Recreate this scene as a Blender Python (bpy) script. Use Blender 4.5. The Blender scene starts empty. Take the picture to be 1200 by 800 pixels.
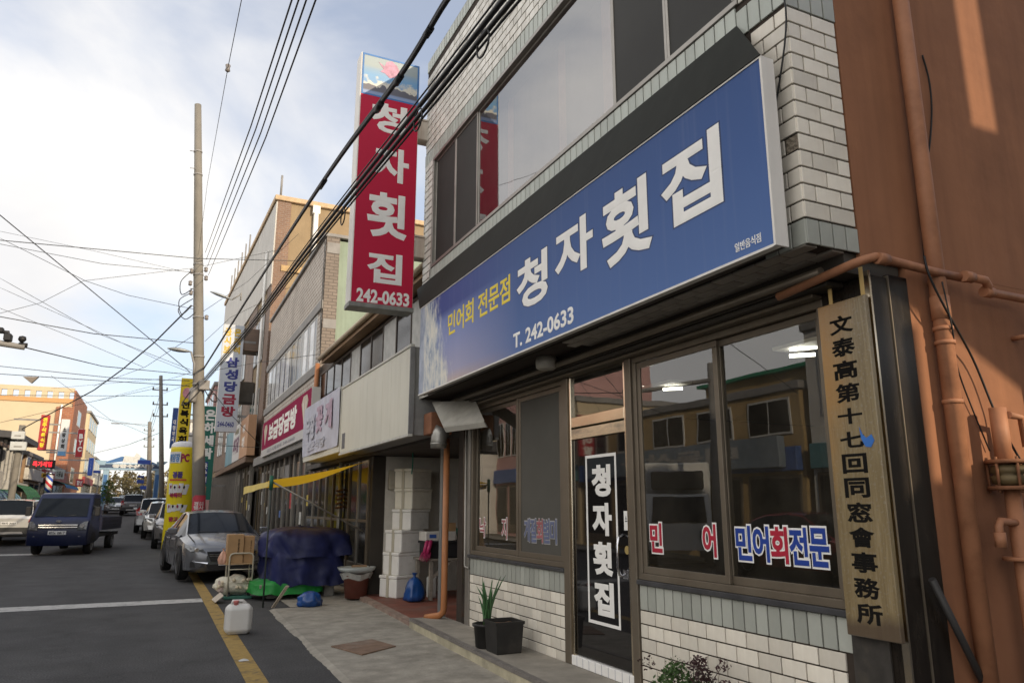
import bpy, bmesh, math, random
from mathutils import Vector, Matrix, noise
R = math.radians
rnd = random.Random(7)
SC = bpy.context.scene
COL = SC.collection

# ------------------------------------------------------------------ camera
FPX = 870.0
PITCH = math.atan(194 / 870.0)
YAW = math.atan(420 / (870 / math.cos(PITCH)))
CAMH = 1.55
cam_d = bpy.data.cameras.new("camera")
cam_d.sensor_width = 36.0
cam_d.lens = 36.0 * FPX / 1200
cam_d.clip_start = 0.05
cam_d.clip_end = 3000
cam_d.dof.use_dof = True
cam_d.dof.focus_distance = 7.0
cam_d.dof.aperture_fstop = 4.5
cam = bpy.data.objects.new("camera", cam_d)
COL.objects.link(cam)
cam.location = (0, 0, CAMH)
cam.rotation_euler = (R(90) + PITCH, 0, -YAW)
SC.camera = cam

# ------------------------------------------------------------------ world, sun
SUN_EL, SUN_AZ = R(19.0), math.atan2(0.40, -0.917)      # azimuth measured from +Y towards +X
W = bpy.data.worlds.new("World")
SC.world = W
W.use_nodes = True
nt = W.node_tree
N = nt.nodes
Lk = nt.links
bg = N["Background"]
sky = N.new("ShaderNodeTexSky")
sky.sky_type = 'NISHITA'
sky.sun_disc = False
sky.sun_elevation = SUN_EL
sky.sun_rotation = SUN_AZ
sky.air_density = 1.0
sky.dust_density = 1.2
sky.ozone_density = 1.5
tc = N.new("ShaderNodeTexCoord")
mp = N.new("ShaderNodeMapping")
mp.inputs['Rotation'].default_value = (0.25, 0.35, 0.9)
mp.inputs['Location'].default_value = (12.3, 3.3, 4.1)
mp.inputs['Scale'].default_value = (1.0, 1.0, 1.9)
Lk.new(tc.outputs['Generated'], mp.inputs['Vector'])
n1 = N.new("ShaderNodeTexNoise")
n1.inputs['Scale'].default_value = 1.7
n1.inputs['Detail'].default_value = 7
n1.inputs['Roughness'].default_value = 0.52
n1.inputs['Distortion'].default_value = 0.35
Lk.new(mp.outputs['Vector'], n1.inputs['Vector'])
sep = N.new("ShaderNodeSeparateXYZ")
Lk.new(tc.outputs['Generated'], sep.inputs[0])
# more cloud towards the west (-X) and towards the horizon
ma = N.new("ShaderNodeMath"); ma.operation = 'MULTIPLY_ADD'
Lk.new(sep.outputs['X'], ma.inputs[0]); ma.inputs[1].default_value = -0.34
Lk.new(n1.outputs['Fac'], ma.inputs[2])
mb = N.new("ShaderNodeMath"); mb.operation = 'MULTIPLY_ADD'
Lk.new(sep.outputs['Z'], mb.inputs[0]); mb.inputs[1].default_value = -0.16
Lk.new(ma.outputs[0], mb.inputs[2])
rp = N.new("ShaderNodeValToRGB")
rp.color_ramp.elements[0].position = 0.31
rp.color_ramp.elements[0].color = (0.30, 0.30, 0.30, 1)
rp.color_ramp.elements[1].position = 0.56
rp.color_ramp.elements[1].color = (1, 1, 1, 1)
Lk.new(mb.outputs[0], rp.inputs[0])
# cloud brightness, soft grey undersides
n2 = N.new("ShaderNodeTexNoise")
n2.inputs['Scale'].default_value = 2.6
n2.inputs['Detail'].default_value = 5
Lk.new(mp.outputs['Vector'], n2.inputs['Vector'])
rc = N.new("ShaderNodeValToRGB")
rc.color_ramp.elements[0].position = 0.32
rc.color_ramp.elements[0].color = (5.4, 5.35, 5.4, 1)
rc.color_ramp.elements[1].position = 0.62
rc.color_ramp.elements[1].color = (6.8, 6.6, 6.3, 1)
Lk.new(n2.outputs['Fac'], rc.inputs[0])
mx = N.new("ShaderNodeMixRGB")
Lk.new(rp.outputs[0], mx.inputs[0])
skym = N.new("ShaderNodeMixRGB"); skym.blend_type = 'MULTIPLY'; skym.inputs[0].default_value = 1
Lk.new(sky.outputs[0], skym.inputs[1]); skym.inputs[2].default_value = (1.04, 1.05, 1.12, 1)
Lk.new(skym.outputs[0], mx.inputs[1])
wst = N.new("ShaderNodeMapRange")          # the cloud deck is brightest low in the west, where the photograph burns out
wst.inputs['From Min'].default_value = -0.15; wst.inputs['From Max'].default_value = -1.0
wst.inputs['To Min'].default_value = 1.0; wst.inputs['To Max'].default_value = 1.7
Lk.new(sep.outputs['X'], wst.inputs[0])
cl2 = N.new("ShaderNodeVectorMath"); cl2.operation = 'SCALE'
Lk.new(rc.outputs[0], cl2.inputs[0]); Lk.new(wst.outputs[0], cl2.inputs['Scale'])
Lk.new(cl2.outputs[0], mx.inputs[2])
Lk.new(mx.outputs[0], bg.inputs[0])
bg.inputs[1].default_value = 0.15

sun_d = bpy.data.lights.new("sun", 'SUN')
sun_d.energy = 3.6
sun_d.angle = R(0.5)
sun_d.color = (1.0, 0.83, 0.60)
sun = bpy.data.objects.new("sun", sun_d)
COL.objects.link(sun)
sdir = Vector((math.sin(SUN_AZ) * math.cos(SUN_EL), math.cos(SUN_AZ) * math.cos(SUN_EL), math.sin(SUN_EL)))
sun.rotation_euler = sdir.to_track_quat('Z', 'Y').to_euler()
sun.location = (20, -40, 25)
vs = SC.view_settings
vs.view_transform = 'Standard'
vs.look = 'None'
vs.exposure = 0.2
vs.gamma = 1.0
vs.use_curve_mapping = False
SC.cycles.max_bounces = 7
SC.cycles.transparent_max_bounces = 16
SC.cycles.use_denoising = True

# ------------------------------------------------------------------ pixel -> place helpers (only used to measure where things stand)
_cp, _sp, _cy, _sy = math.cos(PITCH), math.sin(PITCH), math.cos(YAW), math.sin(YAW)
def _ray(px, py):
    x = px - 600; y = 400 - py
    up = y * _cp + FPX * _sp; fw = FPX * _cp - y * _sp
    return (fw * _sy + x * _cy, fw * _cy - x * _sy, up)
def pX(px, py, X):
    r = _ray(px, py); t = X / r[0]
    return Vector((X, r[1] * t, CAMH + r[2] * t))
def pY(px, py, Y):
    r = _ray(px, py); t = Y / r[1]
    return Vector((r[0] * t, Y, CAMH + r[2] * t))
def pZ(px, py, Z):
    r = _ray(px, py); t = (Z - CAMH) / r[2]
    return Vector((r[0] * t, r[1] * t, Z))
def g(Y):
    """height of the road, which rises gently away from the shop"""
    if Y < 22: return 0.0
    if Y < 33: return 0.0009 * (Y - 22) ** 2
    return 0.109 + 0.02 * (Y - 33)

# ------------------------------------------------------------------ materials
MATS = {}
def M(name, col, rough=0.6, metal=0.0, var=0.18, scale=6.0, bump=0.0, streak=0.0, dirt=None, dirt_amt=0.0, coat=0.0,
      rand=0.0, spec=0.35, emit=None, estr=0.0, stretch=(1, 1, 1)):
    if name in MATS: return MATS[name]
    m = bpy.data.materials.new(name); m.use_nodes = True
    t = m.node_tree; n = t.nodes; l = t.links
    b = n["Principled BSDF"]
    b.inputs['Roughness'].default_value = rough
    b.inputs['Metallic'].default_value = metal
    b.inputs['Specular IOR Level'].default_value = spec
    b.inputs['Coat Weight'].default_value = coat
    b.inputs['Coat Roughness'].default_value = 0.06
    c = n.new("ShaderNodeTexCoord")
    mpn = n.new("ShaderNodeMapping"); mpn.inputs['Scale'].default_value = stretch
    l.new(c.outputs['Object'], mpn.inputs[0])
    nz = n.new("ShaderNodeTexNoise")
    nz.inputs['Scale'].default_value = scale; nz.inputs['Detail'].default_value = 6; nz.inputs['Roughness'].default_value = 0.6
    l.new(mpn.outputs[0], nz.inputs['Vector'])
    mr = n.new("ShaderNodeMapRange")
    mr.inputs['From Min'].default_value = 0.3; mr.inputs['From Max'].default_value = 0.7
    mr.inputs['To Min'].default_value = 1 - var; mr.inputs['To Max'].default_value = 1 + var
    l.new(nz.outputs['Fac'], mr.inputs[0])
    mul = n.new("ShaderNodeVectorMath"); mul.operation = 'SCALE'
    mul.inputs[0].default_value = col[:3]
    l.new(mr.outputs[0], mul.inputs['Scale'])
    out = mul.outputs[0]
    if rand:
        oi = n.new("ShaderNodeObjectInfo"); ge = n.new("ShaderNodeNewGeometry")
        ad = n.new("ShaderNodeMath"); ad.operation = 'ADD'
        l.new(oi.outputs['Random'], ad.inputs[0]); l.new(ge.outputs['Random Per Island'], ad.inputs[1])
        fr = n.new("ShaderNodeMath"); fr.operation = 'FRACT'; l.new(ad.outputs[0], fr.inputs[0])
        m2 = n.new("ShaderNodeMapRange"); m2.inputs['To Min'].default_value = 1 - rand; m2.inputs['To Max'].default_value = 1 + rand * .6
        l.new(fr.outputs[0], m2.inputs[0])
        s2 = n.new("ShaderNodeVectorMath"); s2.operation = 'SCALE'
        l.new(out, s2.inputs[0]); l.new(m2.outputs[0], s2.inputs['Scale']); out = s2.outputs[0]
    if streak:
        mq = n.new("ShaderNodeMapping"); mq.inputs['Scale'].default_value = (9, 9, 0.7)
        l.new(c.outputs['Object'], mq.inputs[0])
        q = n.new("ShaderNodeTexNoise"); q.inputs['Scale'].default_value = 1.0; q.inputs['Detail'].default_value = 5
        l.new(mq.outputs[0], q.inputs['Vector'])
        mr3 = n.new("ShaderNodeMapRange"); mr3.inputs['From Min'].default_value = .45; mr3.inputs['From Max'].default_value = .75
        mr3.inputs['To Max'].default_value = streak
        l.new(q.outputs['Fac'], mr3.inputs[0])
        mx3 = n.new("ShaderNodeMixRGB"); l.new(mr3.outputs[0], mx3.inputs[0]); l.new(out, mx3.inputs[1])
        d = dirt or (0.06, 0.05, 0.04)
        mx3.inputs[2].default_value = (*d, 1); out = mx3.outputs[0]
    if dirt_amt:
        q = n.new("ShaderNodeTexNoise"); q.inputs['Scale'].default_value = scale * .37; q.inputs['Detail'].default_value = 8
        q.inputs['Roughness'].default_value = .68
        l.new(mpn.outputs[0], q.inputs['Vector'])
        mr4 = n.new("ShaderNodeMapRange"); mr4.inputs['From Min'].default_value = .5; mr4.inputs['From Max'].default_value = .72
        mr4.inputs['To Max'].default_value = dirt_amt
        l.new(q.outputs['Fac'], mr4.inputs[0])
        mx4 = n.new("ShaderNodeMixRGB"); l.new(mr4.outputs[0], mx4.inputs[0]); l.new(out, mx4.inputs[1])
        d = dirt or (0.06, 0.05, 0.04)
        mx4.inputs[2].default_value = (*d, 1); out = mx4.outputs[0]
    l.new(out, b.inputs['Base Color'])
    if bump:
        bn = n.new("ShaderNodeBump"); bn.inputs['Strength'].default_value = bump; bn.inputs['Distance'].default_value = 0.01
        nb = n.new("ShaderNodeTexNoise"); nb.inputs['Scale'].default_value = scale * 4; nb.inputs['Detail'].default_value = 6
        l.new(mpn.outputs[0], nb.inputs['Vector'])
        l.new(nb.outputs['Fac'], bn.inputs['Height']); l.new(bn.outputs[0], b.inputs['Normal'])
    if emit:
        b.inputs['Emission Color'].default_value = (*emit, 1); b.inputs['Emission Strength'].default_value = estr
    MATS[name] = m
    return m

def glass(name, ior=1.5, tint=(0.5, 0.52, 0.5), rough=0.0, dust=0.025):
    """a window pane: Fresnel mirror over a tinted see-through sheet"""
    m = bpy.data.materials.new(name); m.use_nodes = True
    t = m.node_tree; n = t.nodes; l = t.links
    for x in list(n):
        if x.type == 'BSDF_PRINCIPLED': n.remove(x)
    o = [x for x in n if x.type == 'OUTPUT_MATERIAL'][0]
    tr = n.new("ShaderNodeBsdfTransparent"); tr.inputs[0].default_value = (*tint, 1)
    gl = n.new("ShaderNodeBsdfGlossy"); gl.inputs['Roughness'].default_value = rough; gl.inputs[0].default_value = (1, 1, 1, 1)
    # slight float-glass waviness
    c = n.new("ShaderNodeTexCoord"); nz = n.new("ShaderNodeTexNoise"); nz.inputs['Scale'].default_value = 1.3
    l.new(c.outputs['Object'], nz.inputs['Vector'])
    bp = n.new("ShaderNodeBump"); bp.inputs['Strength'].default_value = 0.02; bp.inputs['Distance'].default_value = 0.05
    l.new(nz.outputs['Fac'], bp.inputs['Height']); l.new(bp.outputs[0], gl.inputs['Normal'])
    fr = n.new("ShaderNodeFresnel"); fr.inputs[0].default_value = ior
    mxs = n.new("ShaderNodeMixShader")
    gb = n.new("ShaderNodeNewGeometry"); iv = n.new("ShaderNodeMath"); iv.operation = 'SUBTRACT'; iv.inputs[0].default_value = 1.0
    l.new(gb.outputs['Backfacing'], iv.inputs[1])
    ff = n.new("ShaderNodeMath"); ff.operation = 'MULTIPLY'; l.new(fr.outputs[0], ff.inputs[0]); l.new(iv.outputs[0], ff.inputs[1])
    l.new(ff.outputs[0], mxs.inputs[0]); l.new(tr.outputs[0], mxs.inputs[1]); l.new(gl.outputs[0], mxs.inputs[2])
    df = n.new("ShaderNodeBsdfDiffuse"); df.inputs[0].default_value = (.46, .41, .34, 1)
    dn = n.new("ShaderNodeTexNoise"); dn.inputs['Scale'].default_value = 2.2; dn.inputs['Detail'].default_value = 8; dn.inputs['Roughness'].default_value = .7
    l.new(c.outputs['Object'], dn.inputs['Vector'])
    dr = n.new("ShaderNodeMapRange"); dr.inputs['From Min'].default_value = .35; dr.inputs['From Max'].default_value = .75
    dr.inputs['To Min'].default_value = dust * .5; dr.inputs['To Max'].default_value = dust * 2
    l.new(dn.outputs['Fac'], dr.inputs[0])
    m3 = n.new("ShaderNodeMixShader"); l.new(dr.outputs[0], m3.inputs[0]); l.new(mxs.outputs[0], m3.inputs[1]); l.new(df.outputs[0], m3.inputs[2])
    l.new(m3.outputs[0], o.inputs[0])
    MATS[name] = m
    return m

# ------------------------------------------------------------------ mesh builder
class MB:
    def __init__(s): s.v = []; s.f = []; s.sm = set()
    def add(s, vs, fs, smooth=False):
        o = len(s.v); s.v += [tuple(p) for p in vs]
        for f in fs:
            if smooth: s.sm.add(len(s.f))
            s.f.append([i + o for i in f])
        return s
    def box(s, x0, x1, y0, y1, z0, z1):
        return s.add([(x0, y0, z0), (x1, y0, z0), (x1, y1, z0), (x0, y1, z0), (x0, y0, z1), (x1, y0, z1), (x1, y1, z1), (x0, y1, z1)],
                     [(0, 3, 2, 1), (4, 5, 6, 7), (0, 1, 5, 4), (1, 2, 6, 5), (2, 3, 7, 6), (3, 0, 4, 7)])
    def rbox(s, x0, x1, y0, y1, z0, z1, b=0.01):
        """box with chamfered edges"""
        vs = []; idx = {}
        for i, (x, dx) in enumerate(((x0, b), (x1, -b))):
            for j, (y, dy) in enumerate(((y0, b), (y1, -b))):
                for k, (z, dz) in enumerate(((z0, b), (z1, -b))):
                    idx[i, j, k] = len(vs)
                    vs += [(x, y + dy, z + dz), (x + dx, y, z + dz), (x + dx, y + dy, z)]
        fs = []
        I = lambda i, j, k, a: idx[i, j, k] + a
        for i in (0, 1):
            q = [I(i, 0, 0, 0), I(i, 1, 0, 0), I(i, 1, 1, 0), I(i, 0, 1, 0)]; fs.append(q if i else q[::-1])
            q = [I(0, i, 0, 1), I(0, i, 1, 1), I(1, i, 1, 1), I(1, i, 0, 1)]; fs.append(q if i else q[::-1])
            q = [I(0, 0, i, 2), I(1, 0, i, 2), I(1, 1, i, 2), I(0, 1, i, 2)]; fs.append(q if i else q[::-1])
        for i in (0, 1):
            for j in (0, 1):
                q = [I(i, j, 0, 0), I(i, j, 1, 0), I(i, j, 1, 1), I(i, j, 0, 1)]; fs.append(q)
                q = [I(i, 0, j, 0), I(i, 1, j, 0), I(i, 1, j, 2), I(i, 0, j, 2)]; fs.append(q)
                q = [I(0, i, j, 1), I(1, i, j, 1), I(1, i, j, 2), I(0, i, j, 2)]; fs.append(q)
        for key in idx: fs.append([idx[key], idx[key] + 1, idx[key] + 2])
        return s.add(vs, fs)
    def tube(s, pts, r, n=8, cap=True, smooth=True):
        pts = [Vector(p) for p in pts]; rs = r if isinstance(r, (list, tuple)) else [r] * len(pts)
        rings = []; prev = None
        for i, p in enumerate(pts):
            d = (pts[min(i + 1, len(pts) - 1)] - pts[max(i - 1, 0)])
            d = d.normalized() if d.length > 1e-9 else Vector((0, 0, 1))
            if prev is None:
                a = Vector((0, 0, 1)) if abs(d.z) < .9 else Vector((1, 0, 0))
                u = d.cross(a).normalized()
            else:
                u = (prev - d * prev.dot(d)).normalized()
            prev = u; w = d.cross(u)
            rings.append([p + (u * math.cos(2 * math.pi * k / n) + w * math.sin(2 * math.pi * k / n)) * rs[i] for k in range(n)])
        o = len(s.v)
        for rg in rings: s.v += [tuple(p) for p in rg]
        for i in range(len(rings) - 1):
            for k in range(n):
                if smooth: s.sm.add(len(s.f))
                a = o + i * n + k; b = o + i * n + (k + 1) % n
                s.f.append([a, b, b + n, a + n])
        if cap:
            s.f.append([o + k for k in range(n)][::-1]); s.f.append([o + (len(rings) - 1) * n + k for k in range(n)])
        return s
    def lathe(s, cx, cy, prof, n=20, smooth=True, cap=True):
        o = len(s.v)
        for (r_, z) in prof:
            s.v += [(cx + r_ * math.cos(2 * math.pi * k / n), cy + r_ * math.sin(2 * math.pi * k / n), z) for k in range(n)]
        for i in range(len(prof) - 1):
            for k in range(n):
                if smooth: s.sm.add(len(s.f))
                a = o + i * n + k; b = o + i * n + (k + 1) % n
                s.f.append([a, b, b + n, a + n])
        if cap:
            s.f.append([o + k for k in range(n)][::-1]); s.f.append([o + (len(prof) - 1) * n + k for k in range(n)])
        return s
    def prism(s, poly, off):
        """extrude a 3-D polygon by the vector off"""
        n = len(poly); off = Vector(off)
        vs = [Vector(p) for p in poly] + [Vector(p) + off for p in poly]
        fs = [list(range(n))[::-1], list(range(n, 2 * n))] + [[i, (i + 1) % n, n + (i + 1) % n, n + i] for i in range(n)]
        return s.add(vs, fs)
    def grid(s, fn, nu, nv, smooth=True, closed_u=False):
        o = len(s.v); m = nu if closed_u else nu + 1
        for j in range(nv + 1):
            for i in range(m): s.v.append(tuple(fn(i / nu, j / nv)))
        for j in range(nv):
            for i in range(nu):
                if smooth: s.sm.add(len(s.f))
                a = o + j * m + i; b = o + j * m + (i + 1) % m
                s.f.append([a, b, b + m, a + m])
        return s
    def build(s, name, mat, parent=None, world=True, kind=None):
        me = bpy.data.meshes.new(name)
        off = Vector((0, 0, 0))
        if parent is not None and world: off = WLOC.get(parent.name, Vector((0, 0, 0)))
        me.from_pydata([Vector(p) - off for p in s.v], [], s.f)
        for i in s.sm: me.polygons[i].use_smooth = True
        me.materials.append(mat)
        bm = bmesh.new(); bm.from_mesh(me); bmesh.ops.recalc_face_normals(bm, faces=bm.faces[:]); bm.to_mesh(me); bm.free()
        return link(name, me, parent, kind)

WLOC = {}
def link(name, me, parent=None, kind=None):
    o = bpy.data.objects.new(name, me); COL.objects.link(o)
    if parent is not None:
        o.parent = parent
        WLOC[o.name] = WLOC.get(parent.name, Vector((0, 0, 0)))
    if kind: o['kind'] = kind
    return o
def thing(name, label, cat, loc=(0, 0, 0), group=None, rz=0.0):
    o = bpy.data.objects.new(name, None); COL.objects.link(o)
    o.empty_display_size = 0.2
    o.location = loc; o.rotation_euler = (0, 0, rz)
    o['label'] = label; o['category'] = cat
    if group: o['group'] = group
    WLOC[o.name] = Vector(loc)
    return o
def tag(o, label, cat, group=None):
    o['label'] = label; o['category'] = cat
    if group: o['group'] = group
    return o
def dup(root, loc, rz=None, label=None, group=None):
    r = root.copy(); COL.objects.link(r); r.location = loc
    if rz is not None: r.rotation_euler = (0, 0, rz)
    if label: r['label'] = label
    if group: r['group'] = group
    WLOC[r.name] = Vector(loc)
    for ch in list(root.children):
        c = ch.copy(); COL.objects.link(c); c.parent = r; WLOC[c.name] = Vector(loc)
        for gc in list(ch.children):
            d = gc.copy(); COL.objects.link(d); d.parent = c; WLOC[d.name] = Vector(loc)
    return r

def text_mesh(s, bold=0.03, res=3, space=1.0, line=1.0):
    c = bpy.data.curves.new('t', 'FONT')
    c.body = s; c.size = 1; c.bevel_depth = bold; c.bevel_resolution = 0; c.resolution_u = res
    c.align_x = 'CENTER'; c.space_character = space; c.space_line = line
    o = bpy.data.objects.new('t', c); COL.objects.link(o)
    dg = bpy.context.evaluated_depsgraph_get()
    me = bpy.data.meshes.new_from_object(o.evaluated_get(dg))
    bpy.data.objects.remove(o); bpy.data.curves.remove(c)
    return me
def text(name, s, mat, parent, O, U, V, w, h, bold=0.03, thick=0.002, fit='both', space=1.0, line=1.0, shear=0.0, mapf=None, ref=None):
    """lettering filling the w x h box whose lower left corner is O; U, V are unit vectors"""
    me = text_mesh(s, bold, space=space, line=line)
    me.name = name
    src = ref or me
    xs = [v.co.x for v in src.vertices]; ys = [v.co.y for v in src.vertices]
    x0, x1, y0, y1 = min(xs), max(xs), min(ys), max(ys)
    U = Vector(U); V = Vector(V); Nn = U.cross(V); O = Vector(O)
    zs = max(abs(v.co.z) for v in me.vertices) or 1.0
    off = WLOC.get(parent.name, Vector((0, 0, 0))) if parent else Vector((0, 0, 0))
    for v in me.vertices:
        a = (v.co.x - x0) / (x1 - x0); b = (v.co.y - y0) / (y1 - y0)
        c = v.co.z / zs * thick
        if mapf: p = mapf(a * w, b * h, c)
        else: p = O + U * (a * w + shear * b * h) + V * (b * h) + Nn * c
        v.co = p - off
    for p_ in me.polygons: p_.use_smooth = False
    me.materials.clear(); me.materials.append(mat)
    return link(name, me, parent)

def quad_rect(X, tl, tr, br, bl):
    """pixels of a rectangle on the plane x=X -> (left Y, right Y, bottom Z, top Z)"""
    a, b, c, d = (pX(*q, X) for q in (tl, tr, br, bl))
    return (a.y + d.y) / 2, (b.y + c.y) / 2, (c.z + d.z) / 2, (a.z + b.z) / 2
def quad_rectY(Y, tl, tr, br, bl):
    a, b, c, d = (pY(*q, Y) for q in (tl, tr, br, bl))
    return (a.x + d.x) / 2, (b.x + c.x) / 2, (c.z + d.z) / 2, (a.z + b.z) / 2
UF, VZ = (0, -1, 0), (0, 0, 1)       # lettering on fronts that face the street from the right
UP = (1, 0, 0)                       # lettering on boards that face along the street
# ------------------------------------------------------------------ ground, road, pavement
m_asph = M("asphalt", (0.055, 0.054, 0.055), .92, var=.22, scale=1.4, bump=.35, dirt=(.075, .072, .068), dirt_amt=.35)
# fine aggregate in the asphalt
_t = m_asph.node_tree; _n = _t.nodes; _l = _t.links
_b = _n["Principled BSDF"]
_c = _n.new("ShaderNodeTexCoord"); _v = _n.new("ShaderNodeTexNoise"); _v.inputs['Scale'].default_value = 60; _v.inputs['Detail'].default_value = 3
_l.new(_c.outputs['Object'], _v.inputs['Vector'])
_m = _n.new("ShaderNodeMapRange"); _m.inputs['From Min'].default_value = .3; _m.inputs['From Max'].default_value = .7
_m.inputs['To Min'].default_value = .5; _m.inputs['To Max'].default_value = 1.6
_l.new(_v.outputs['Fac'], _m.inputs[0])
_s = _n.new("ShaderNodeVectorMath"); _s.operation = 'SCALE'
_src = _b.inputs['Base Color'].links[0].from_socket
_l.new(_src, _s.inputs[0]); _l.new(_m.outputs[0], _s.inputs['Scale'])
_vz = _n.new("ShaderNodeTexVoronoi"); _vz.feature = 'DISTANCE_TO_EDGE'; _vz.inputs['Scale'].default_value = .38
_wn = _n.new("ShaderNodeTexNoise"); _wn.inputs['Scale'].default_value = 2.2; _wn.inputs['Detail'].default_value = 5
_l.new(_c.outputs['Object'], _wn.inputs['Vector'])
_wm = _n.new("ShaderNodeMixRGB"); _wm.blend_type = 'LINEAR_LIGHT'; _wm.inputs[0].default_value = .35
_l.new(_c.outputs['Object'], _wm.inputs[1]); _l.new(_wn.outputs['Color'], _wm.inputs[2]); _l.new(_wm.outputs[0], _vz.inputs['Vector'])
_cr = _n.new("ShaderNodeMapRange"); _cr.inputs['From Min'].default_value = .004; _cr.inputs['From Max'].default_value = .014
_cr.inputs['To Min'].default_value = .86; _cr.inputs['To Max'].default_value = 1
_l.new(_vz.outputs['Distance'], _cr.inputs[0])
_s2 = _n.new("ShaderNodeVectorMath"); _s2.operation = 'SCALE'; _l.new(_s.outputs[0], _s2.inputs[0]); _l.new(_cr.outputs[0], _s2.inputs['Scale'])
_mp = _n.new("ShaderNodeMapping"); _mp.inputs['Scale'].default_value = (1.1, .10, 1); _l.new(_c.outputs['Object'], _mp.inputs[0])
_tn = _n.new("ShaderNodeTexNoise"); _tn.inputs['Scale'].default_value = 1.0; _tn.inputs['Detail'].default_value = 4; _l.new(_mp.outputs[0], _tn.inputs['Vector'])
_tr = _n.new("ShaderNodeMapRange"); _tr.inputs['From Min'].default_value = .35; _tr.inputs['From Max'].default_value = .65; _tr.inputs['To Min'].default_value = .86; _tr.inputs['To Max'].default_value = 1.16
_l.new(_tn.outputs['Fac'], _tr.inputs[0])
_s3 = _n.new("ShaderNodeVectorMath"); _s3.operation = 'SCALE'; _l.new(_s2.outputs[0], _s3.inputs[0]); _l.new(_tr.outputs[0], _s3.inputs['Scale'])
_l.new(_s3.outputs[0], _b.inputs['Base Color'])
m_conc = M("pavement_concrete", (0.31, 0.285, 0.24), .9, var=.22, scale=5, bump=.8, dirt=(.15, .135, .11), dirt_amt=.75)
m_step = M("step_concrete", (0.275, 0.25, 0.21), .9, var=.22, scale=4, bump=.5, dirt=(.12, .11, .095), dirt_amt=.6)
m_kerbside = M("kerb_side_paint", (0.42, 0.38, 0.27), .85, var=.25, scale=4, bump=.5, dirt=(.17, .16, .14), dirt_amt=.9)
m_yel = M("road_paint_yellow", (0.34, 0.225, 0.065), .8, var=.2, scale=14, dirt=(.07, .062, .05), dirt_amt=.9, bump=.2)
m_wht = M("road_paint_white", (0.46, 0.45, 0.43), .8, var=.15, scale=14, dirt=(.10, .10, .10), dirt_amt=.85, bump=.2)
m_earth = M("ground_far", (0.12, 0.115, 0.10), .95, var=.2, scale=.3)
m_redfloor = M("red_floor_paint", (0.21, 0.075, 0.05), .7, var=.25, scale=3, dirt=(.16, .14, .12), dirt_amt=.75, bump=.2)

def ystrip(x0, x1, y0, y1, dz, dy=1.0, zf=g, wob=0, seed=0):
    b = MB(); n = max(1, int(round((y1 - y0) / dy))); rr = random.Random(seed)
    for i in range(n + 1):
        y = y0 + (y1 - y0) * i / n
        a = x0 + (rr.uniform(-wob, wob) if wob else 0)
        b.v += [(a, y, zf(y) + dz), (x1, y, zf(y) + dz)]
    for i in range(n): b.f.append([2 * i, 2 * i + 1, 2 * i + 3, 2 * i + 2])
    return b
ystrip(-600, 600, -300, 1400, -0.06, 10, lambda y: g(min(y, 150))).build("ground", m_earth, kind='structure')
ystrip(-7.6, 4.6, -30, 170, 0.0, 1.0).build("road", m_asph, kind='structure')
ystrip(-7.6, -6.55, -30, 130, 0.10, 1.0).build("pavement", m_conc, kind='structure')
ystrip(0.90, 1.09, -4, 110, 0.004, 1.0, wob=.004, seed=3).build("kerbside_line", m_yel, kind='structure')
b = MB(); b.v = [(-2.9, 13.98, .006), (.897, 14.02, .006), (.897, 14.58, .006), (-2.9, 14.6, .006)]; b.f = [[0, 1, 2, 3]]
b.build("stop_line", m_wht, kind='structure')
b = MB(); b.v = [(-7.2, 29.0, .006 + g(29)), (-2.6, 29.0, .006 + g(29)), (-2.6, 29.7, .006 + g(29.7)), (-7.2, 29.7, .006 + g(29.7))]; b.f = [[0, 1, 2, 3]]
b.build("road_stripe", m_wht, kind='structure')
# concrete pavement with a broken edge towards the asphalt
b = MB(); rr = random.Random(5); ys = [4 + .08 * i for i in range(107)]
for y in ys:
    b.v += [(1.68 - (y - 7) * -.012 + rr.uniform(-.007, .007) + .035 * noise.noise(Vector((y * 1.1, 3, 1))), y, .004), (1.75 + (y - 7) * .012, y, .026), (3.6, y, .04)]
for i in range(len(ys) - 1):
    k = 3 * i
    b.f += [[k, k + 1, k + 4, k + 3], [k + 1, k + 2, k + 5, k + 4]]
b.build("pavement", m_conc, kind='structure')
ystrip(2.1, 4.6, 12.6, 31, 0.02, 1.0, wob=.03, seed=4).build("pavement", m_conc, kind='structure')
ystrip(3.0, 4.6, 31, 120, 0.05, 1.0).build("pavement", m_conc, kind='structure')
ystrip(1.9, 60, -40, 4.0, 0.004, 2.0, zf=lambda y: 0).build("side_alley", m_asph, kind='structure')
# rust coloured cover plate in the pavement
m_plate = M("rusty_plate", (0.20, 0.13, 0.09), .85, var=.25, scale=8, bump=.3, dirt=(.25, .23, .2), dirt_amt=.5)
c4 = [pZ(*q, .035) for q in ((388, 757), (436, 749), (464, 757), (424, 767))]
b = MB(); b.prism([(p.x, p.y, .031) for p in c4], (0, 0, .012))
tag(b.build("cover_plate", m_plate), "rusty brown square cover plate set into the concrete pavement", "cover plate")

m_litter = M("litter_paper", (.55, .55, .53), .8, var=.2)
_a = pZ(280, 774, .012)
b = MB(); b.grid(lambda u, v: (_a.x + .10 * u, _a.y + .05 * v, .008 + .015 * u * (1 - u) * 4 * v), 4, 2); tag(b.build("paper_scrap", m_litter), "small white paper scrap on the yellow road line", "litter")

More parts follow.
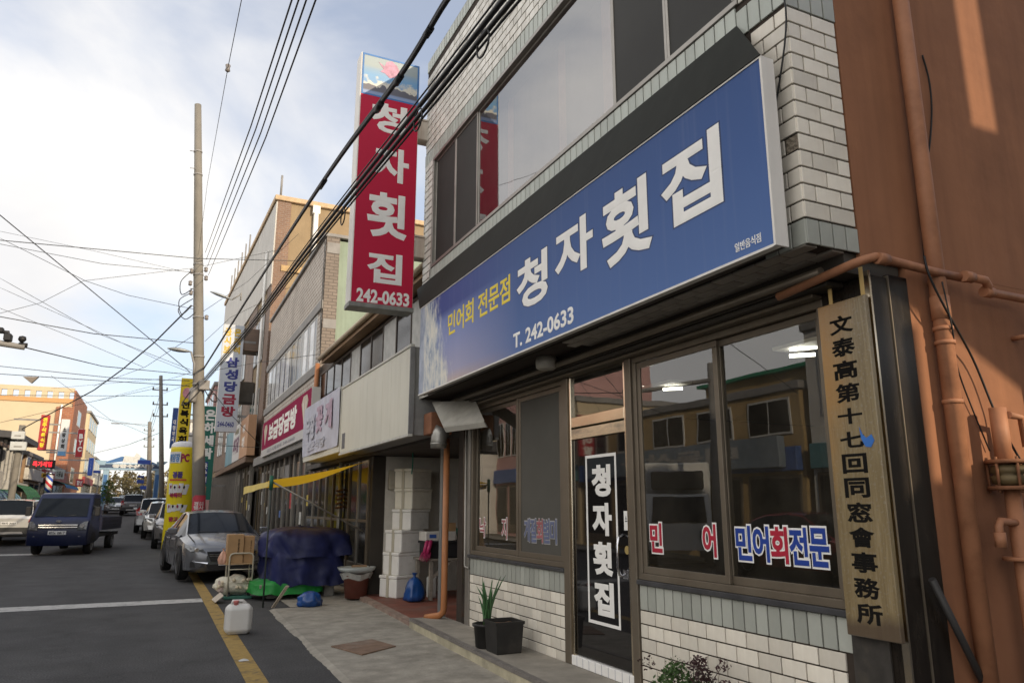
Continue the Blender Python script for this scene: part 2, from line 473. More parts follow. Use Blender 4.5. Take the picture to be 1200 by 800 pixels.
# ------------------------------------------------------------------ the restaurant
m_tile = M("white_glazed_tile", (0.77, 0.715, 0.615), .25, var=.09, scale=5, rand=.20, dirt=(.40, .33, .23), dirt_amt=.6, streak=.30)
m_gtile = M("grey_glazed_tile", (0.39, 0.40, 0.355), .28, var=.12, scale=5, rand=.2, dirt=(.36, .33, .26), dirt_amt=.5, streak=.2)
m_utile = M("weathered_wall_tile", (0.76, 0.73, 0.66), .4, var=.06, scale=2, rand=.14, streak=.55, dirt=(.30, .27, .20))
m_ugtile = M("weathered_grey_tile", (0.46, 0.49, 0.44), .4, var=.06, scale=2, rand=.12, streak=.4, dirt=(.27, .25, .19))
m_mortar = M("mortar", (0.04, 0.03, 0.023), .95, var=.2, scale=9)
m_orange = M("orange_wall_paint", (0.28, 0.122, 0.06), .85, var=.14, scale=1.3, bump=.6, dirt=(.165, .07, .036), dirt_amt=.75, streak=.45)
m_orpipe = M("orange_painted_pipe", (0.36, 0.16, 0.082), .6, var=.14, scale=7, bump=.12, dirt=(.15, .06, .03), dirt_amt=.6)
m_bronze = M("bronze_window_frame", (0.165, 0.135, 0.10), .42, metal=.4, var=.12, scale=4, dirt=(.22, .2, .16), dirt_amt=.35)
m_alu = M("dull_aluminium", (0.32, 0.30, 0.27), .42, metal=.7, var=.12, scale=4, dirt=(.2, .18, .15), dirt_amt=.4)
m_steel = M("polished_steel", (0.80, 0.70, 0.54), .2, metal=1.0, var=.1, scale=3)
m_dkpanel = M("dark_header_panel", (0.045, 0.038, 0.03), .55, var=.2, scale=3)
m_granite = M("black_granite", (0.016, 0.012, 0.009), .25, var=.35, scale=30, dirt=(.05, .04, .03), dirt_amt=.4, stretch=(1, 1, .25))
m_sill = M("dark_sill", (0.055, 0.055, 0.058), .35, var=.25, scale=6)
m_dark = M("dark_interior", (0.022, 0.018, 0.015), .9, var=.1)
m_room = M("brown_wall_paper", (.20, .14, .08), .9, var=.25, scale=2)
m_screen = M("insect_screen", (0.032, 0.031, 0.028), .65, var=.15, scale=1.2, spec=.3)
m_mesh2 = M("grey_insect_screen", (0.085, 0.08, 0.068), .7, var=.12, scale=1.3, spec=.3)
g_shop = glass("shop_glass", 1.9, (.75, .75, .70), 0, .022)
g_up = glass("mirror_tinted_glass", 3.3, (.6, .56, .56), .02)
m_curt = M("pale_curtain", (0.22, 0.20, 0.22), .9, var=.35, scale=1.2, stretch=(1, 3, .1))

XF, XU, YC = 3.60, 3.14, 2.826
ZT = 8.12
SH = thing("restaurant_building", "two storey seafood restaurant clad in white tiles with an orange painted side wall", "building", (XF, YC, 0))
# masonry cores
b = MB(); b.box(3.612, 3.8, YC + .012, 5.235, .10, .945); b.build("front_wall", m_mortar, SH)
b = MB(); b.box(3.612, 3.8, 6.455, 8.86, .10, .945); b.build("front_wall", m_mortar, SH)
b = MB()
b.box(XU + .012, 3.5, YC + .012, 9.648, 2.985, 4.745)
b.box(XU + .012, 3.5, YC + .012, 9.648, 6.375, ZT - .01)
b.box(XU + .012, 3.5, YC + .012, 3.215, 4.745, 6.375); b.box(XU + .012, 3.5, 9.28, 9.648, 4.745, 6.375)
b.box(3.5, 12, YC + .02, 9.648, 2.985, ZT - .012)
b.build("upper_wall", m_mortar, SH)
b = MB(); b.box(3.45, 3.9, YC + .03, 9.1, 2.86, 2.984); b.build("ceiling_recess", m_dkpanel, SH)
# orange side wall: above beside the tiles and below beside the granite pier
b = MB(); b.box(3.553, 14, YC, YC + .2, 2.95, ZT); b.build("side_wall", m_orange, SH)
b = MB(); b.box(3.925, 14, YC + .001, YC + .2, -.02, 2.949); b.build("side_wall", m_orange, SH)
b = MB(); b.box(XF, 14, 9.1, 9.3, -.02, 2.94); b.build("side_wall", m_mortar, SH)
# roof edge
b = MB(); b.box(XU + .03, 14, YC + .02, 9.63, ZT, ZT + .05); b.build("roof_edge", m_conc, SH)
# granite pier at the corner, in two panels with a groove
b = MB(); b.rbox(3.597, 3.75, YC - .002, 3.172, .0, 2.86, .006); b.build("corner_pier", m_granite, SH)
b = MB(); b.rbox(3.756, 3.924, YC - .003, 3.0, .0, 2.88, .006); b.build("corner_pier", m_granite, SH)
b = MB(); b.box(3.7495, 3.7565, YC - .009, YC + .02, .0, 2.87); b.build("pier_trim", m_bronze, SH)
b = MB(); b.box(3.586, 3.6, YC - .012, YC + .03, .02, 2.88); b.build("pier_trim", m_steel, SH)
b = MB(); b.box(3.585, 3.596, 2.93, 3.17, .0, .86); b.build("pier_base_panel", M("pier_panel", (.05, .045, .04), .4, var=.3, scale=9, dirt=(.18, .15, .1), dirt_amt=.4), SH)

# tiles: one shared mesh for each size
def shared(name, fn, mat):
    b = MB(); fn(b); o = b.build(name, mat); me = o.data; bpy.data.objects.remove(o); return me
J = .010
TW, TH = .2, .1035
me_t = shared("tile", lambda b: b.rbox(0, .014, J / 2, TW - J / 2, J / 2, TH - J / 2, .0025), m_tile)
me_th = shared("tile", lambda b: b.rbox(0, .014, J / 2, TW / 2 - J / 2, J / 2, TH - J / 2, .0025), m_tile)
me_g = shared("grey_tile", lambda b: b.rbox(0, .014, J / 2, .107 - J / 2, J / 2, .195 - J / 2, .0025), m_gtile)
me_s = shared("tile", lambda b: b.rbox(J / 2, TW - J / 2, 0, .014, J / 2, TH - J / 2, .0025), m_tile)
me_sh = shared("tile", lambda b: b.rbox(J / 2, TW / 2 - J / 2, 0, .014, J / 2, TH - J / 2, .0025), m_tile)
me_sg = shared("grey_tile", lambda b: b.rbox(J / 2, .103 - J / 2, 0, .014, J / 2, .155 - J / 2, .0025), m_gtile)
me_fg = shared("grey_tile", lambda b: b.rbox(0, .014, J / 2, .1035 - J / 2, J / 2, .20 - J / 2, .0025), m_ugtile)
me_fg2 = shared("grey_tile", lambda b: b.rbox(0, .014, J / 2, .107 - J / 2, J / 2, .155 - J / 2, .0025), m_gtile)
me_sg2 = shared("grey_tile", lambda b: b.rbox(J / 2, .103 - J / 2, 0, .014, J / 2, .20 - J / 2, .0025), m_gtile)
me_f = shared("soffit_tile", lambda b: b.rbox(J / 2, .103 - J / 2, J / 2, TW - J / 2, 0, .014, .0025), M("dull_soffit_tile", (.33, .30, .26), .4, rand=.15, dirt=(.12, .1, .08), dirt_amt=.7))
NT = 0
def tile(me, x, y, z):
    global NT; NT += 1
    o = link(me.name.split('.')[0], me, SH)
    o.location = Vector((x, y, z)) - WLOC[SH.name]
    return o
def wall_tiles(y0, y1, ztop, rows, odd0=0):
    for r_ in range(rows):
        z = ztop - (r_ + 1) * TH
        y = y1
        half = (r_ + odd0) % 2
        if half:
            y -= TW / 2; tile(me_th, XF, y, z)
        while y - TW >= y0 - .01:
            y -= TW; tile(me_t, XF, y, z)
        if y - TW / 2 >= y0 - .012: tile(me_th, XF, y - TW / 2, z)
def grey_row(y0, y1, z):
    n = int(round((y1 - y0) / .107))
    for i in range(n): tile(me_g, XF, y0 + i * (y1 - y0) / n, z)
wall_tiles(3.175, 5.235, .75, 6)
wall_tiles(6.455, 8.86, .75, 6, 1)
grey_row(3.175, 5.235, .75)
grey_row(6.455, 8.86, .75)
# upper corner: front return and side return
for r_ in range(13):
    z = 3.132 + r_ * TH
    if r_ % 2:
        tile(me_t, XU, YC + .002, z); tile(me_th, XU, YC + .202, z)
        tile(me_sh, XU + .004, YC, z); tile(me_s, XU + .104, YC, z); tile(me_sh, XU + .304, YC, z)
    else:
        if abs(z + TH / 2 - pX(926, 164, XU).z) > TH * .99: tile(me_th, XU, YC + .002, z)
        else:
            b = MB(); b.grid(lambda u, v: (XU + .006 + .006 * noise.noise(Vector((u * 7, v * 7, 1))), YC + .006 + .09 * u, z + .006 + .09 * v), 6, 6, smooth=False); b.build("broken_tile", M("rough_render", (.25, .21, .16), .9, var=.4, scale=30, bump=.6), SH)
        tile(me_t, XU, YC + .102, z)
        tile(me_s, XU + .004, YC, z); tile(me_s, XU + .204, YC, z)
for k in range(4): tile(me_sg, XU + .004 + .103 * k, YC, 2.975); tile(me_sg2, XU + .004 + .103 * k, YC, 4.48)
for k in range(3): tile(me_fg2, XU, YC + .002 + .107 * k, 2.975)
for k in range(62): tile(me_fg, XU, YC + .002 + .1035 * k, 4.545 if k > 3 else 4.5)
for r_ in range(3):
    for k in range(14):
        y = YC + .02 + TW * k + (r_ % 2) * .1
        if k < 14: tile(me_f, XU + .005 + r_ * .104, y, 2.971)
# the many far tiles above and beside the upper window: one joined part
b = MB(); bg_ = MB()
def far_tile(bb, y, z, w, h): bb.rbox(XU, XU + .013, y + .007, y + w - .007, z + .007, z + h - .007, .0025)
k = 0
y = YC + .002
while y < 9.64:
    far_tile(bg_, y, 6.38, .1035, .2); far_tile(bg_, y, 7.92, .1035, .19); y += .1035
zz = 6.58
r_ = 0
while zz + TH < 7.925:
    y = YC + (.1 if r_ % 2 else 0)
    while y < 9.62:
        far_tile(b, y, zz, min(TW, 9.648 - y), TH); y += TW
    zz += TH; r_ += 1
zz = 2.98; r_ = 0
while zz < 6.38:
    if zz < 4.5 and False: pass
    ys_ = 9.29
    far_tile(b, 9.29 + (.1 if r_ % 2 else 0), zz, min(TW, 9.648 - 9.29 - (.1 if r_ % 2 else 0)), TH)
    far_tile(b, 9.29 + (.3 if r_ % 2 else .2), zz, 9.648 - 9.29 - (.3 if r_ % 2 else .2), TH)
    if r_ % 2: far_tile(b, 9.29, zz, .1, TH)
    if zz > 4.72 and zz < 6.3:
        far_tile(b, YC + .002, zz, TW, TH); far_tile(b, YC + .202, zz, .19, TH)
    zz += TH; r_ += 1
k = 62
y = YC + .002 + .1035 * k
while y < 9.29: far_tile(bg_, y, 4.545, .1035, .2); y += .1035
b.build("wall_tile", m_utile, SH, kind='stuff')
bg_.build("grey_wall_tile", m_ugtile, SH, kind='stuff')
# sills
b = MB(); b.rbox(3.575, 3.8, 3.174, 5.24, .946, .982, .004); b.build("sill", m_sill, SH)
b = MB(); b.rbox(3.575, 3.8, 6.45, 8.9, .946, .982, .004); b.build("sill", m_sill, SH)
# header above the openings
b = MB(); b.rbox(3.46, 3.72, 3.0, 9.1, 2.826, 2.857, .008); b.build("header", m_dkpanel, SH)
b = MB(); b.rbox(3.52, 3.70, 3.17, 9.05, 2.801, 2.825, .004); b.build("header", m_bronze, SH)
b = MB(); b.tube([(3.425, 3.0, 2.90), (3.425, 9.1, 2.90)], .03, 8); b.build("shutter_tube", m_bronze, SH)

def window(name, x, y0, y1, z0, z1, fr=.05, dep=.07, mat=m_bronze, label=None):
    """outer frame; returns the frame part"""
    b = MB()
    b.rbox(x, x + dep, y0, y1, z0, z0 + fr, .004); b.rbox(x, x + dep, y0, y1, z1 - fr, z1, .004)
    b.rbox(x + .001, x + dep - .001, y0, y0 + fr, z0 + fr, z1 - fr, .004); b.rbox(x + .001, x + dep - .001, y1 - fr, y1, z0 + fr, z1 - fr, .004)
    o = b.build(name, mat, SH)
    if label: o['label'] = label
    return o
def sash(win, x, y0, y1, z0, z1, mat, st=.048, br=.055, fm=m_bronze):
    b = MB()
    b.rbox(x, x + .028, y0, y1, z0, z0 + br, .003); b.rbox(x, x + .028, y0, y1, z1 - st, z1, .003)
    b.rbox(x + .001, x + .027, y0, y0 + st, z0 + br, z1 - st, .003); b.rbox(x + .001, x + .027, y1 - st, y1, z0 + br, z1 - st, .003)
    b.build("sash", fm, win)
    b = MB(); b.box(x + .010, x + .015, y0 + st, y1 - st, z0 + br, z1 - st)
    return b.build("pane", mat, win)
# right hand shop window
w = window("window", 3.60, 3.175, 5.235, .983, 2.80)
sash(w, 3.612, 4.17, 5.183, 1.034, 2.745, g_shop)
sash(w, 3.642, 3.227, 4.215, 1.034, 2.745, g_shop)
WR = w
# left hand shop window
w = window("window", 3.60, 6.455, 8.86, .983, 2.80)
sash(w, 3.642, 7.55, 8.80, 1.034, 2.745, g_shop)
sash(w, 3.612, 6.507, 7.50, 1.034, 2.745, m_mesh2)
b = MB(); b.rbox(3.606, 3.66, 7.501, 7.549, 1.034, 2.745, .003); b.build("mullion", m_bronze, w)
WL = w
# upper strip window
w = window("window", XU - .01, 3.215, 9.28, 4.745, 6.375, .045, .12, m_alu)
xs_ = XU + .03
for (a, c_, mt) in ((8.47, 9.235, m_screen), (7.72, 8.47, m_screen), (4.73, 7.72, g_up), (4.0, 4.73, m_screen), (3.26, 4.0, m_screen)):
    sash(w, xs_ + (0 if mt is m_screen else .012), a + .002, c_ - .002, 4.79, 6.33, mt, .028, .03, m_alu)
b = MB(); b.box(3.44, 3.46, 3.26, 9.23, 4.79, 6.33); b.build("curtain", m_curt, w)
for _y in (5.1, 5.95, 7.2):
    b = MB(); b.grid(lambda u, v: (3.41 + .015 * math.sin(u * 9), _y + .16 * u, 4.8 + 1.5 * v), 8, 2); b.build("drape", M("pink_drape", (.75, .45, .36), .9), w)
WUP = w

# window lettering: red or blue on a white outline
m_lred = M("red_vinyl", (.42, .02, .045), .4, var=.06); m_lblu = M("blue_vinyl", (.02, .055, .30), .4, var=.06)
m_lwht = M("white_vinyl", (.85, .83, .79), .45, var=.05); m_lyel = M("yellow_vinyl", (.80, .62, .03), .45, var=.05)
m_pink = M("faded_red_vinyl", (.36, .12, .13), .5); m_fblu = M("faded_blue_vinyl", (.13, .15, .25), .5); m_fwht = M("faded_white_vinyl", (.36, .35, .34), .5)
def win_text(parent, s, X, q, mat, omat, bold=.035, ob=.085):
    yl, yr, zb, zt = quad_rect(X, *q)
    e = (yl - yr) * .012
    me_ref = text_mesh(s, bold)
    text("lettering_outline", s, omat, parent, (X + .001, yl, zb), UF, VZ, yl - yr, zt - zb, ob, .001, ref=me_ref)
    text("lettering", s, mat, parent, (X - .0015, yl, zb), UF, VZ, yl - yr, zt - zb, bold, .001, ref=me_ref)
Q = lambda ox, oy, s, *p: [(ox + a / s, oy + c_ / s) for a, c_ in p]
E2 = 1200 / 245
win_text(WR, "민", 3.618, Q(745, 590, E2, (82, 112), (150, 108), (154, 275), (84, 283)), m_lred, m_lwht)
win_text(WR, "어", 3.618, Q(745, 590, E2, (384, 118), (462, 114), (462, 310), (384, 300)), m_lred, m_lwht)
yl, yr, zb, zt = quad_rect(3.648, *Q(745, 590, E2, (576, 125), (1120, 138), (1118, 352), (576, 335)))
dw = (yl - yr) / 5
for i, ch in enumerate("민어회전문"):
    mt = m_lred if ch == '회' else m_lblu
    ref = text_mesh(ch, .035)
    O = Vector((3.648, yl - i * dw, zb))
    text("lettering_outline", ch, m_lwht, WR, O + Vector((.001, 0, 0)), UF, VZ, dw * .93, zt - zb, .085, .001, ref=ref)
    text("lettering", ch, mt, WR, O - Vector((.0015, 0, 0)), UF, VZ, dw * .93, zt - zb, .035, .001, ref=ref)
win_text(WL, "낙", 3.648, Q(545, 580, 10, (170, 262), (242, 262), (242, 490), (170, 490)), m_pink, m_lwht, .02, .06)
win_text(WL, "지", 3.648, Q(545, 580, 10, (428, 265), (492, 265), (492, 515), (428, 510)), m_pink, m_lwht, .02, .06)
yl, yr, zb, zt = quad_rect(3.618, *Q(545, 580, 10, (692, 275), (1080, 280), (1080, 570), (692, 545)))
dw = (yl - yr) / 5
for i, ch in enumerate("게절회별미"):
    ref = text_mesh(ch, .03)
    O = Vector((3.618, yl - i * dw, zb))
    text("lettering_outline", ch, m_fwht, WL, O + Vector((.001, 0, 0)), UF, VZ, dw * .95, zt - zb, .07, .001, ref=ref)
    text("lettering", ch, m_pink if ch == '회' else m_fblu, WL, O - Vector((.0015, 0, 0)), UF, VZ, dw * .95, zt - zb, .03, .001, ref=ref)

# ---- the door
b = MB()
b.rbox(3.585, 3.68, 6.34, 6.45, .15, 2.80, .004); b.build("door_post", m_bronze, SH)
b = MB(); b.rbox(3.583, 3.68, 5.24, 5.33, .15, 2.80, .004); b.build("door_post", m_bronze, SH)
b = MB(); b.rbox(3.60, 3.665, 5.331, 5.375, .2, 2.80, .003); b.build("door_jamb", m_steel, SH)
b = MB(); b.rbox(3.60, 3.665, 6.30, 6.339, .2, 2.80, .003); b.build("door_jamb", m_steel, SH)
b = MB(); b.rbox(3.602, 3.66, 5.376, 6.299, 2.30, 2.40, .004); b.build("transom_bar", m_steel, SH)
b = MB(); b.rbox(3.604, 3.655, 5.376, 6.299, 2.185, 2.285, .004); b.build("closer_rail", M("worn_steel", (.78, .68, .50), .28, metal=.9, var=.2, scale=4, dirt=(.2, .2, .2), dirt_amt=.7, stretch=(1, 1, 4)), SH)
b = MB(); b.box(3.625, 3.631, 5.376, 6.299, 2.401, 2.798); b.build("transom_pane", g_shop, SH)
g_door = M("black_door_glass", (.010, .009, .009), .03, var=.1, spec=.75)
b = MB(); b.rbox(3.622, 3.634, 5.385, 6.29, .245, 2.18, .002)
DR = b.build("door", g_door, SH)
b = MB(); b.rbox(3.59, 3.70, 5.33, 6.339, .15, .235, .004); b.build("threshold", m_lwht, SH)
b = MB()
for k in range(9): b.box(3.5885, 3.5895, 5.40 + k * .105, 5.403 + k * .105, .15, .234)
b.build("threshold_joint", m_fblu, SH)
X = 3.621
yl, yr, zb, zt = quad_rect(X, (686.8, 534), (722.8, 529.4), (726.5, 737.6), (689, 728))
b = MB(); t_ = .027
b.box(X - .001, X, yr, yl, zb, zb + t_); b.box(X - .001, X, yr, yl, zt - t_, zt); b.box(X - .001, X, yr, yr + t_, zb + t_, zt - t_); b.box(X - .001, X, yl - t_, yl, zb + t_, zt - t_)
b.build("lettering_border", m_lwht, DR)
n_ = 4; hh = (zt - zb - .12) / 4
for i, ch in enumerate("청자횟집"):
    text("lettering", ch, m_lwht, DR, (X, yl - .10, zt - .06 - (i + 1) * hh + .02), UF, VZ, (yl - yr) - .195, hh * .84, .05, .001)
# handle and lock
b = MB(); b.tube([(3.62, 5.475, .98), (3.575, 5.475, 1.0), (3.56, 5.475, 1.06), (3.56, 5.475, 1.24), (3.575, 5.475, 1.30), (3.62, 5.475, 1.32)], .013, 8)
b.build("handle", M("chrome", (.6, .6, .62), .12, metal=1), DR)
b = MB(); b.rbox(3.60, 3.622, 5.39, 5.47, .97, 1.045, .004); b.build("lock", MATS["chrome"], DR)
b = MB(); b.box(3.6195, 3.621, 5.392, 5.455, 1.36, 1.52); b.build("sticker", m_lwht, DR)
b = MB(); b.lathe(0, 0, [(.035, 0), (.035, .002)], 16)
bb = MB(); bb.v = [(3.6195 - p[2], 5.42 + p[0], 1.20 + p[1]) for p in b.v]; bb.f = b.f; bb.build("round_sticker", M("tan_sticker", (.45, .33, .12), .5), DR)
text("lettering", "소", m_dark, DR, (3.6193, 5.44, 1.43), UF, VZ, .035, .05, .03, .0006)

m_brown_in = M("brown_counter", (.16, .10, .05), .5, var=.2, scale=3)
# ---- dark dining room behind the glass
b = MB()
b.box(9.9, 10, 3.03, 9.09, .1, 2.95); b.box(3.82, 10, 3.03, 9.09, .1, .2); b.box(3.82, 10, 9.02, 9.09, .2, 2.85); b.box(3.93, 10, 3.03, 3.1, .2, 2.85)
b.build("room_wall", m_room, SH)
for _k, (_y, _z) in enumerate(((7.9, 1.5), (8.3, 1.75), (8.5, 1.3), (4.4, 1.6), (5.0, 1.9))):
    b = MB(); b.box(9.88, 9.899, _y + (_y - 4) * .9, _y + (_y - 4) * .9 + .5, _z, _z + .6); b.build("wall_poster", m_lwht if _k % 2 else m_lyel, SH)
b = MB(); b.rbox(5.2, 6.0, 7.2, 8.3, .2, .92, .02); b.build("counter", m_brown_in, SH)
b = MB(); b.rbox(4.6, 5.5, 3.8, 4.7, .2, .9, .02); b.build("fridge", m_brown_in, SH)
b = MB(); b.box(3.91, 9.9, 3.1, 9.02, 2.865, 2.95); b.build("room_ceiling", M("room_ceiling", (.05, .045, .04), .9), SH)
m_tubel = M("lit_tube", (.9, .9, .9), .5, emit=(1, .98, .92), estr=9)
def tube_lamp(label, x, y, z, ln=1.15):
    t = thing("ceiling_lamp", label, "lamp", (x, y, z), "fluorescent lamps in the restaurant")
    b = MB(); b.box(x - .06, x + .06, y - ln / 2, y + ln / 2, z, z + .04); b.build("housing", m_lwht, t)
    b = MB(); b.tube([(x, y - ln / 2, z - .02), (x, y + ln / 2, z - .02)], .016, 8); b.build("tube", m_tubel, t)
def tube_lamp2(label, tubes, X):
    a = pX(*tubes[0][0], X); t = thing("ceiling_lamp", label, "lamp", tuple(a), "fluorescent lamps in the restaurant")
    for p0, p1 in tubes:
        a, c_ = pX(*p0, X), pX(*p1, X + .12); c_.z = a.z
        b = MB(); b.tube([a, c_], .013, 8); b.build("tube", m_tubel, t)
    m_ = (pX(*tubes[0][0], X) + pX(*tubes[-1][1], X)) / 2
    b = MB(); b.rbox(m_.x - .05, m_.x + .17, m_.y - .22, m_.y + .22, m_.z + .03, m_.z + .055, .005); b.build("housing", m_lwht, t)
tube_lamp2("pair of lit fluorescent tubes behind the upper right corner of the wide shop window", [((925, 409), (958, 411)), ((925, 417), (955, 411))], 3.86)
tube_lamp2("pair of lit fluorescent tubes behind the left sash of the wide shop window", [((750, 454), (774, 457)), ((777, 456), (800, 459))], 3.9)
# ------------------------------------------------------------------ long blue fascia sign
def picture_mat(name, build):
    m = bpy.data.materials.new(name); m.use_nodes = True
    t = m.node_tree
    build(t, t.nodes, t.links, t.nodes["Principled BSDF"]); return m
def ramp(n, l, src, stops):
    r_ = n.new("ShaderNodeValToRGB"); e = r_.color_ramp.elements
    while len(e) < len(stops): e.new(.5)
    for k, (p, c) in enumerate(stops):
        e[k].position = p; e[k].color = (*c, 1)
    l.new(src, r_.inputs[0]); return r_.outputs[0]
def axis(n, l, ax, a, b_, coord='Object'):
    c = n.new("ShaderNodeTexCoord"); s = n.new("ShaderNodeSeparateXYZ"); l.new(c.outputs[coord], s.inputs[0])
    r_ = n.new("ShaderNodeMapRange"); r_.inputs['From Min'].default_value = a; r_.inputs['From Max'].default_value = b_
    l.new(s.outputs[ax], r_.inputs[0]); return r_.outputs[0], c
def mixc(n, l, f, a, b_):
    m_ = n.new("ShaderNodeMixRGB")
    for i, v in ((0, f), (1, a), (2, b_)):
        if isinstance(v, (int, float)): m_.inputs[i].default_value = v
        elif isinstance(v, tuple): m_.inputs[i].default_value = (*v, 1)
        else: l.new(v, m_.inputs[i])
    return m_.outputs[0]
SX = 2.955
SGY0, SGY1, SGZ0, SGZ1 = 2.872, 9.10, 2.952, 4.112
SG = thing("fascia_sign", "long blue shop sign with white lettering and a phone number over the restaurant front", "sign", (SX, SGY0, SGZ0))
def _blue(t, n, l, b_):
    y, c = axis(n, l, 'Y', 0.0, SGY1 - SGY0)
    z, _ = axis(n, l, 'Z', 0.0, SGZ1 - SGZ0)
    base = ramp(n, l, z, [(0, (.075, .145, .35)), (.55, (.048, .105, .29)), (1, (.036, .085, .25))])
    # printed sea and sky: paler lavender towards the wave, dark cloud above it
    lav = ramp(n, l, z, [(0, (.52, .40, .36)), (.12, (.36, .35, .50)), (.45, (.23, .27, .50)), (.68, (.17, .22, .46)), (.78, (.045, .07, .26)), (1, (.05, .075, .27))])
    f = ramp(n, l, y, [(.52, (0, 0, 0)), (.78, (1, 1, 1))])
    col = mixc(n, l, f, base, lav)
    nz = n.new("ShaderNodeTexNoise"); nz.inputs['Scale'].default_value = 3.2; nz.inputs['Detail'].default_value = 9; nz.inputs['Roughness'].default_value = .7
    mp_ = n.new("ShaderNodeMapping"); mp_.inputs['Scale'].default_value = (1, 2.4, 1); l.new(c.outputs['Object'], mp_.inputs[0]); l.new(mp_.outputs[0], nz.inputs['Vector'])
    ad = n.new("ShaderNodeMath"); ad.operation = 'MULTIPLY_ADD'; ad.inputs[1].default_value = .16
    l.new(nz.outputs['Fac'], ad.inputs[0]); l.new(y, ad.inputs[2])
    zz_ = n.new("ShaderNodeMath"); zz_.operation = 'MULTIPLY_ADD'; zz_.inputs[1].default_value = -.09; l.new(z, zz_.inputs[0]); l.new(ad.outputs[0], zz_.inputs[2])
    w = ramp(n, l, zz_.outputs[0], [(.885, (0, 0, 0)), (.93, (1, 1, 1))])
    foam = ramp(n, l, nz.outputs['Fac'], [(.36, (.16, .22, .36)), (.47, (.50, .53, .55)), (.6, (.74, .71, .62))])
    col = mixc(n, l, w, col, foam)
    sq = n.new("ShaderNodeTexNoise"); sq.inputs['Scale'].default_value = 1.0; sq.inputs['Detail'].default_value = 5
    ms_ = n.new("ShaderNodeMapping"); ms_.inputs['Scale'].default_value = (1, 16, .5); l.new(c.outputs['Object'], ms_.inputs[0]); l.new(ms_.outputs[0], sq.inputs['Vector'])
    col = mixc(n, l, ramp(n, l, sq.outputs['Fac'], [(.55, (0, 0, 0)), (.8, (.16, .16, .16))]), col, (.20, .24, .36))
    end = ramp(n, l, y, [(.965, (0, 0, 0)), (.975, (1, 1, 1))])
    col = mixc(n, l, end, col, ramp(n, l, nz.outputs['Fac'], [(.4, (.25, .29, .38)), (.6, (.42, .46, .55))]))
    l.new(col, b_.inputs['Base Color']); b_.inputs['Roughness'].default_value = .5; b_.inputs['Specular IOR Level'].default_value = .2
b = MB(); b.box(SX, SX + .004, SGY0 + .012, SGY1, SGZ0 + .012, SGZ1 - .010)
b.build("face_panel", picture_mat("blue_sign_print", _blue), SG)
m_cap = M("white_sign_frame", (.72, .69, .64), .45, var=.06, scale=3, streak=.25, dirt=(.35, .3, .24))
b = MB(); b.box(SX + .005, 3.04, SGY0 + .002, SGY1, SGZ0 + .002, SGZ1 - .012); b.build("cabinet", m_dkpanel, SG)
b = MB(); b.box(SX - .006, 3.045, SGY0 - .004, SGY0 + .0115, SGZ0, SGZ1); b.build("end_cap", m_cap, SG)
b = MB(); b.box(SX - .006, 3.0, SGY0 + .012, SGY1, SGZ0 - .004, SGZ0 + .0115); b.build("frame_rail", m_cap, SG)
b = MB(); b.box(SX - .006, 3.0, SGY0 + .012, SGY1, SGZ1 - .0095, SGZ1 + .003); b.build("frame_rail", m_cap, SG)
b = MB(); b.box(3.046, 3.13, SGY0 + .5, SGY1 - .1, SGZ0 + .03, SGZ1 - .2); b.build("bracket", m_dkpanel, SG)
# sloping dark visor above the sign
m_visor = M("visor_sheet", (.021, .022, .018), .7, var=.12, scale=1.5, spec=.15, streak=.15, dirt=(.05, .05, .045))
b = MB()
p0, p1, p2, p3 = (SX - .012, SGY0 - .004, SGZ1 + .004), (XU - .004, 3.235, 4.60), (XU - .004, 9.86, 4.60), (SX - .012, SGY1 + .02, SGZ1 + .004)
b.prism([p0, p1, p2, p3], (.012, 0, -.006))
b.build("visor", m_visor, SG)
def sgtext(s, mat, tl, tr, br, bl, bold=.035, **k):
    yl, yr, zb, zt = quad_rect(SX, tl, tr, br, bl)
    return text("lettering", s, mat, SG, (SX - .001, yl, zb), UF, VZ, yl - yr, zt - zb, bold, .002, **k)
for ch, x0, y0, x1, y1 in (("청", 605.6, 288, 641.5, 367.5), ("자", 650.7, 244.5, 694, 334), ("횟", 706.6, 199, 761, 319), ("집", 777, 143.5, 842, 274)):
    _l0, _r0 = pX(x0, y1, SX), pX(x1, y0, SX)
    _ref = text_mesh(ch, .032)
    text("lettering_outline", ch, M("dark_blue_outline", (.018, .04, .12), .5), SG, (SX - .0004, _l0.y, _l0.z), UF, VZ, _l0.y - _r0.y, _r0.z - _l0.z, .050, .0006, ref=_ref)
    text("lettering", ch, m_lwht, SG, (SX - .0012, _l0.y, _l0.z), UF, VZ, _l0.y - _r0.y, _r0.z - _l0.z, .032, .0015, ref=_ref)
sgtext("민어회 전문점", m_lyel, *Q(480, 60, 1.951, (88, 600), (230, 510), (230, 580), (88, 645)), .022)
sgtext("T. 242-0633", m_lwht, *Q(480, 60, 1.951, (237, 642), (375, 585), (375, 624), (237, 678)), .03)
sgtext("일반음식점", m_lwht, *Q(480, 60, 1.951, (744, 438), (804, 416), (804, 438), (744, 460)), .02)

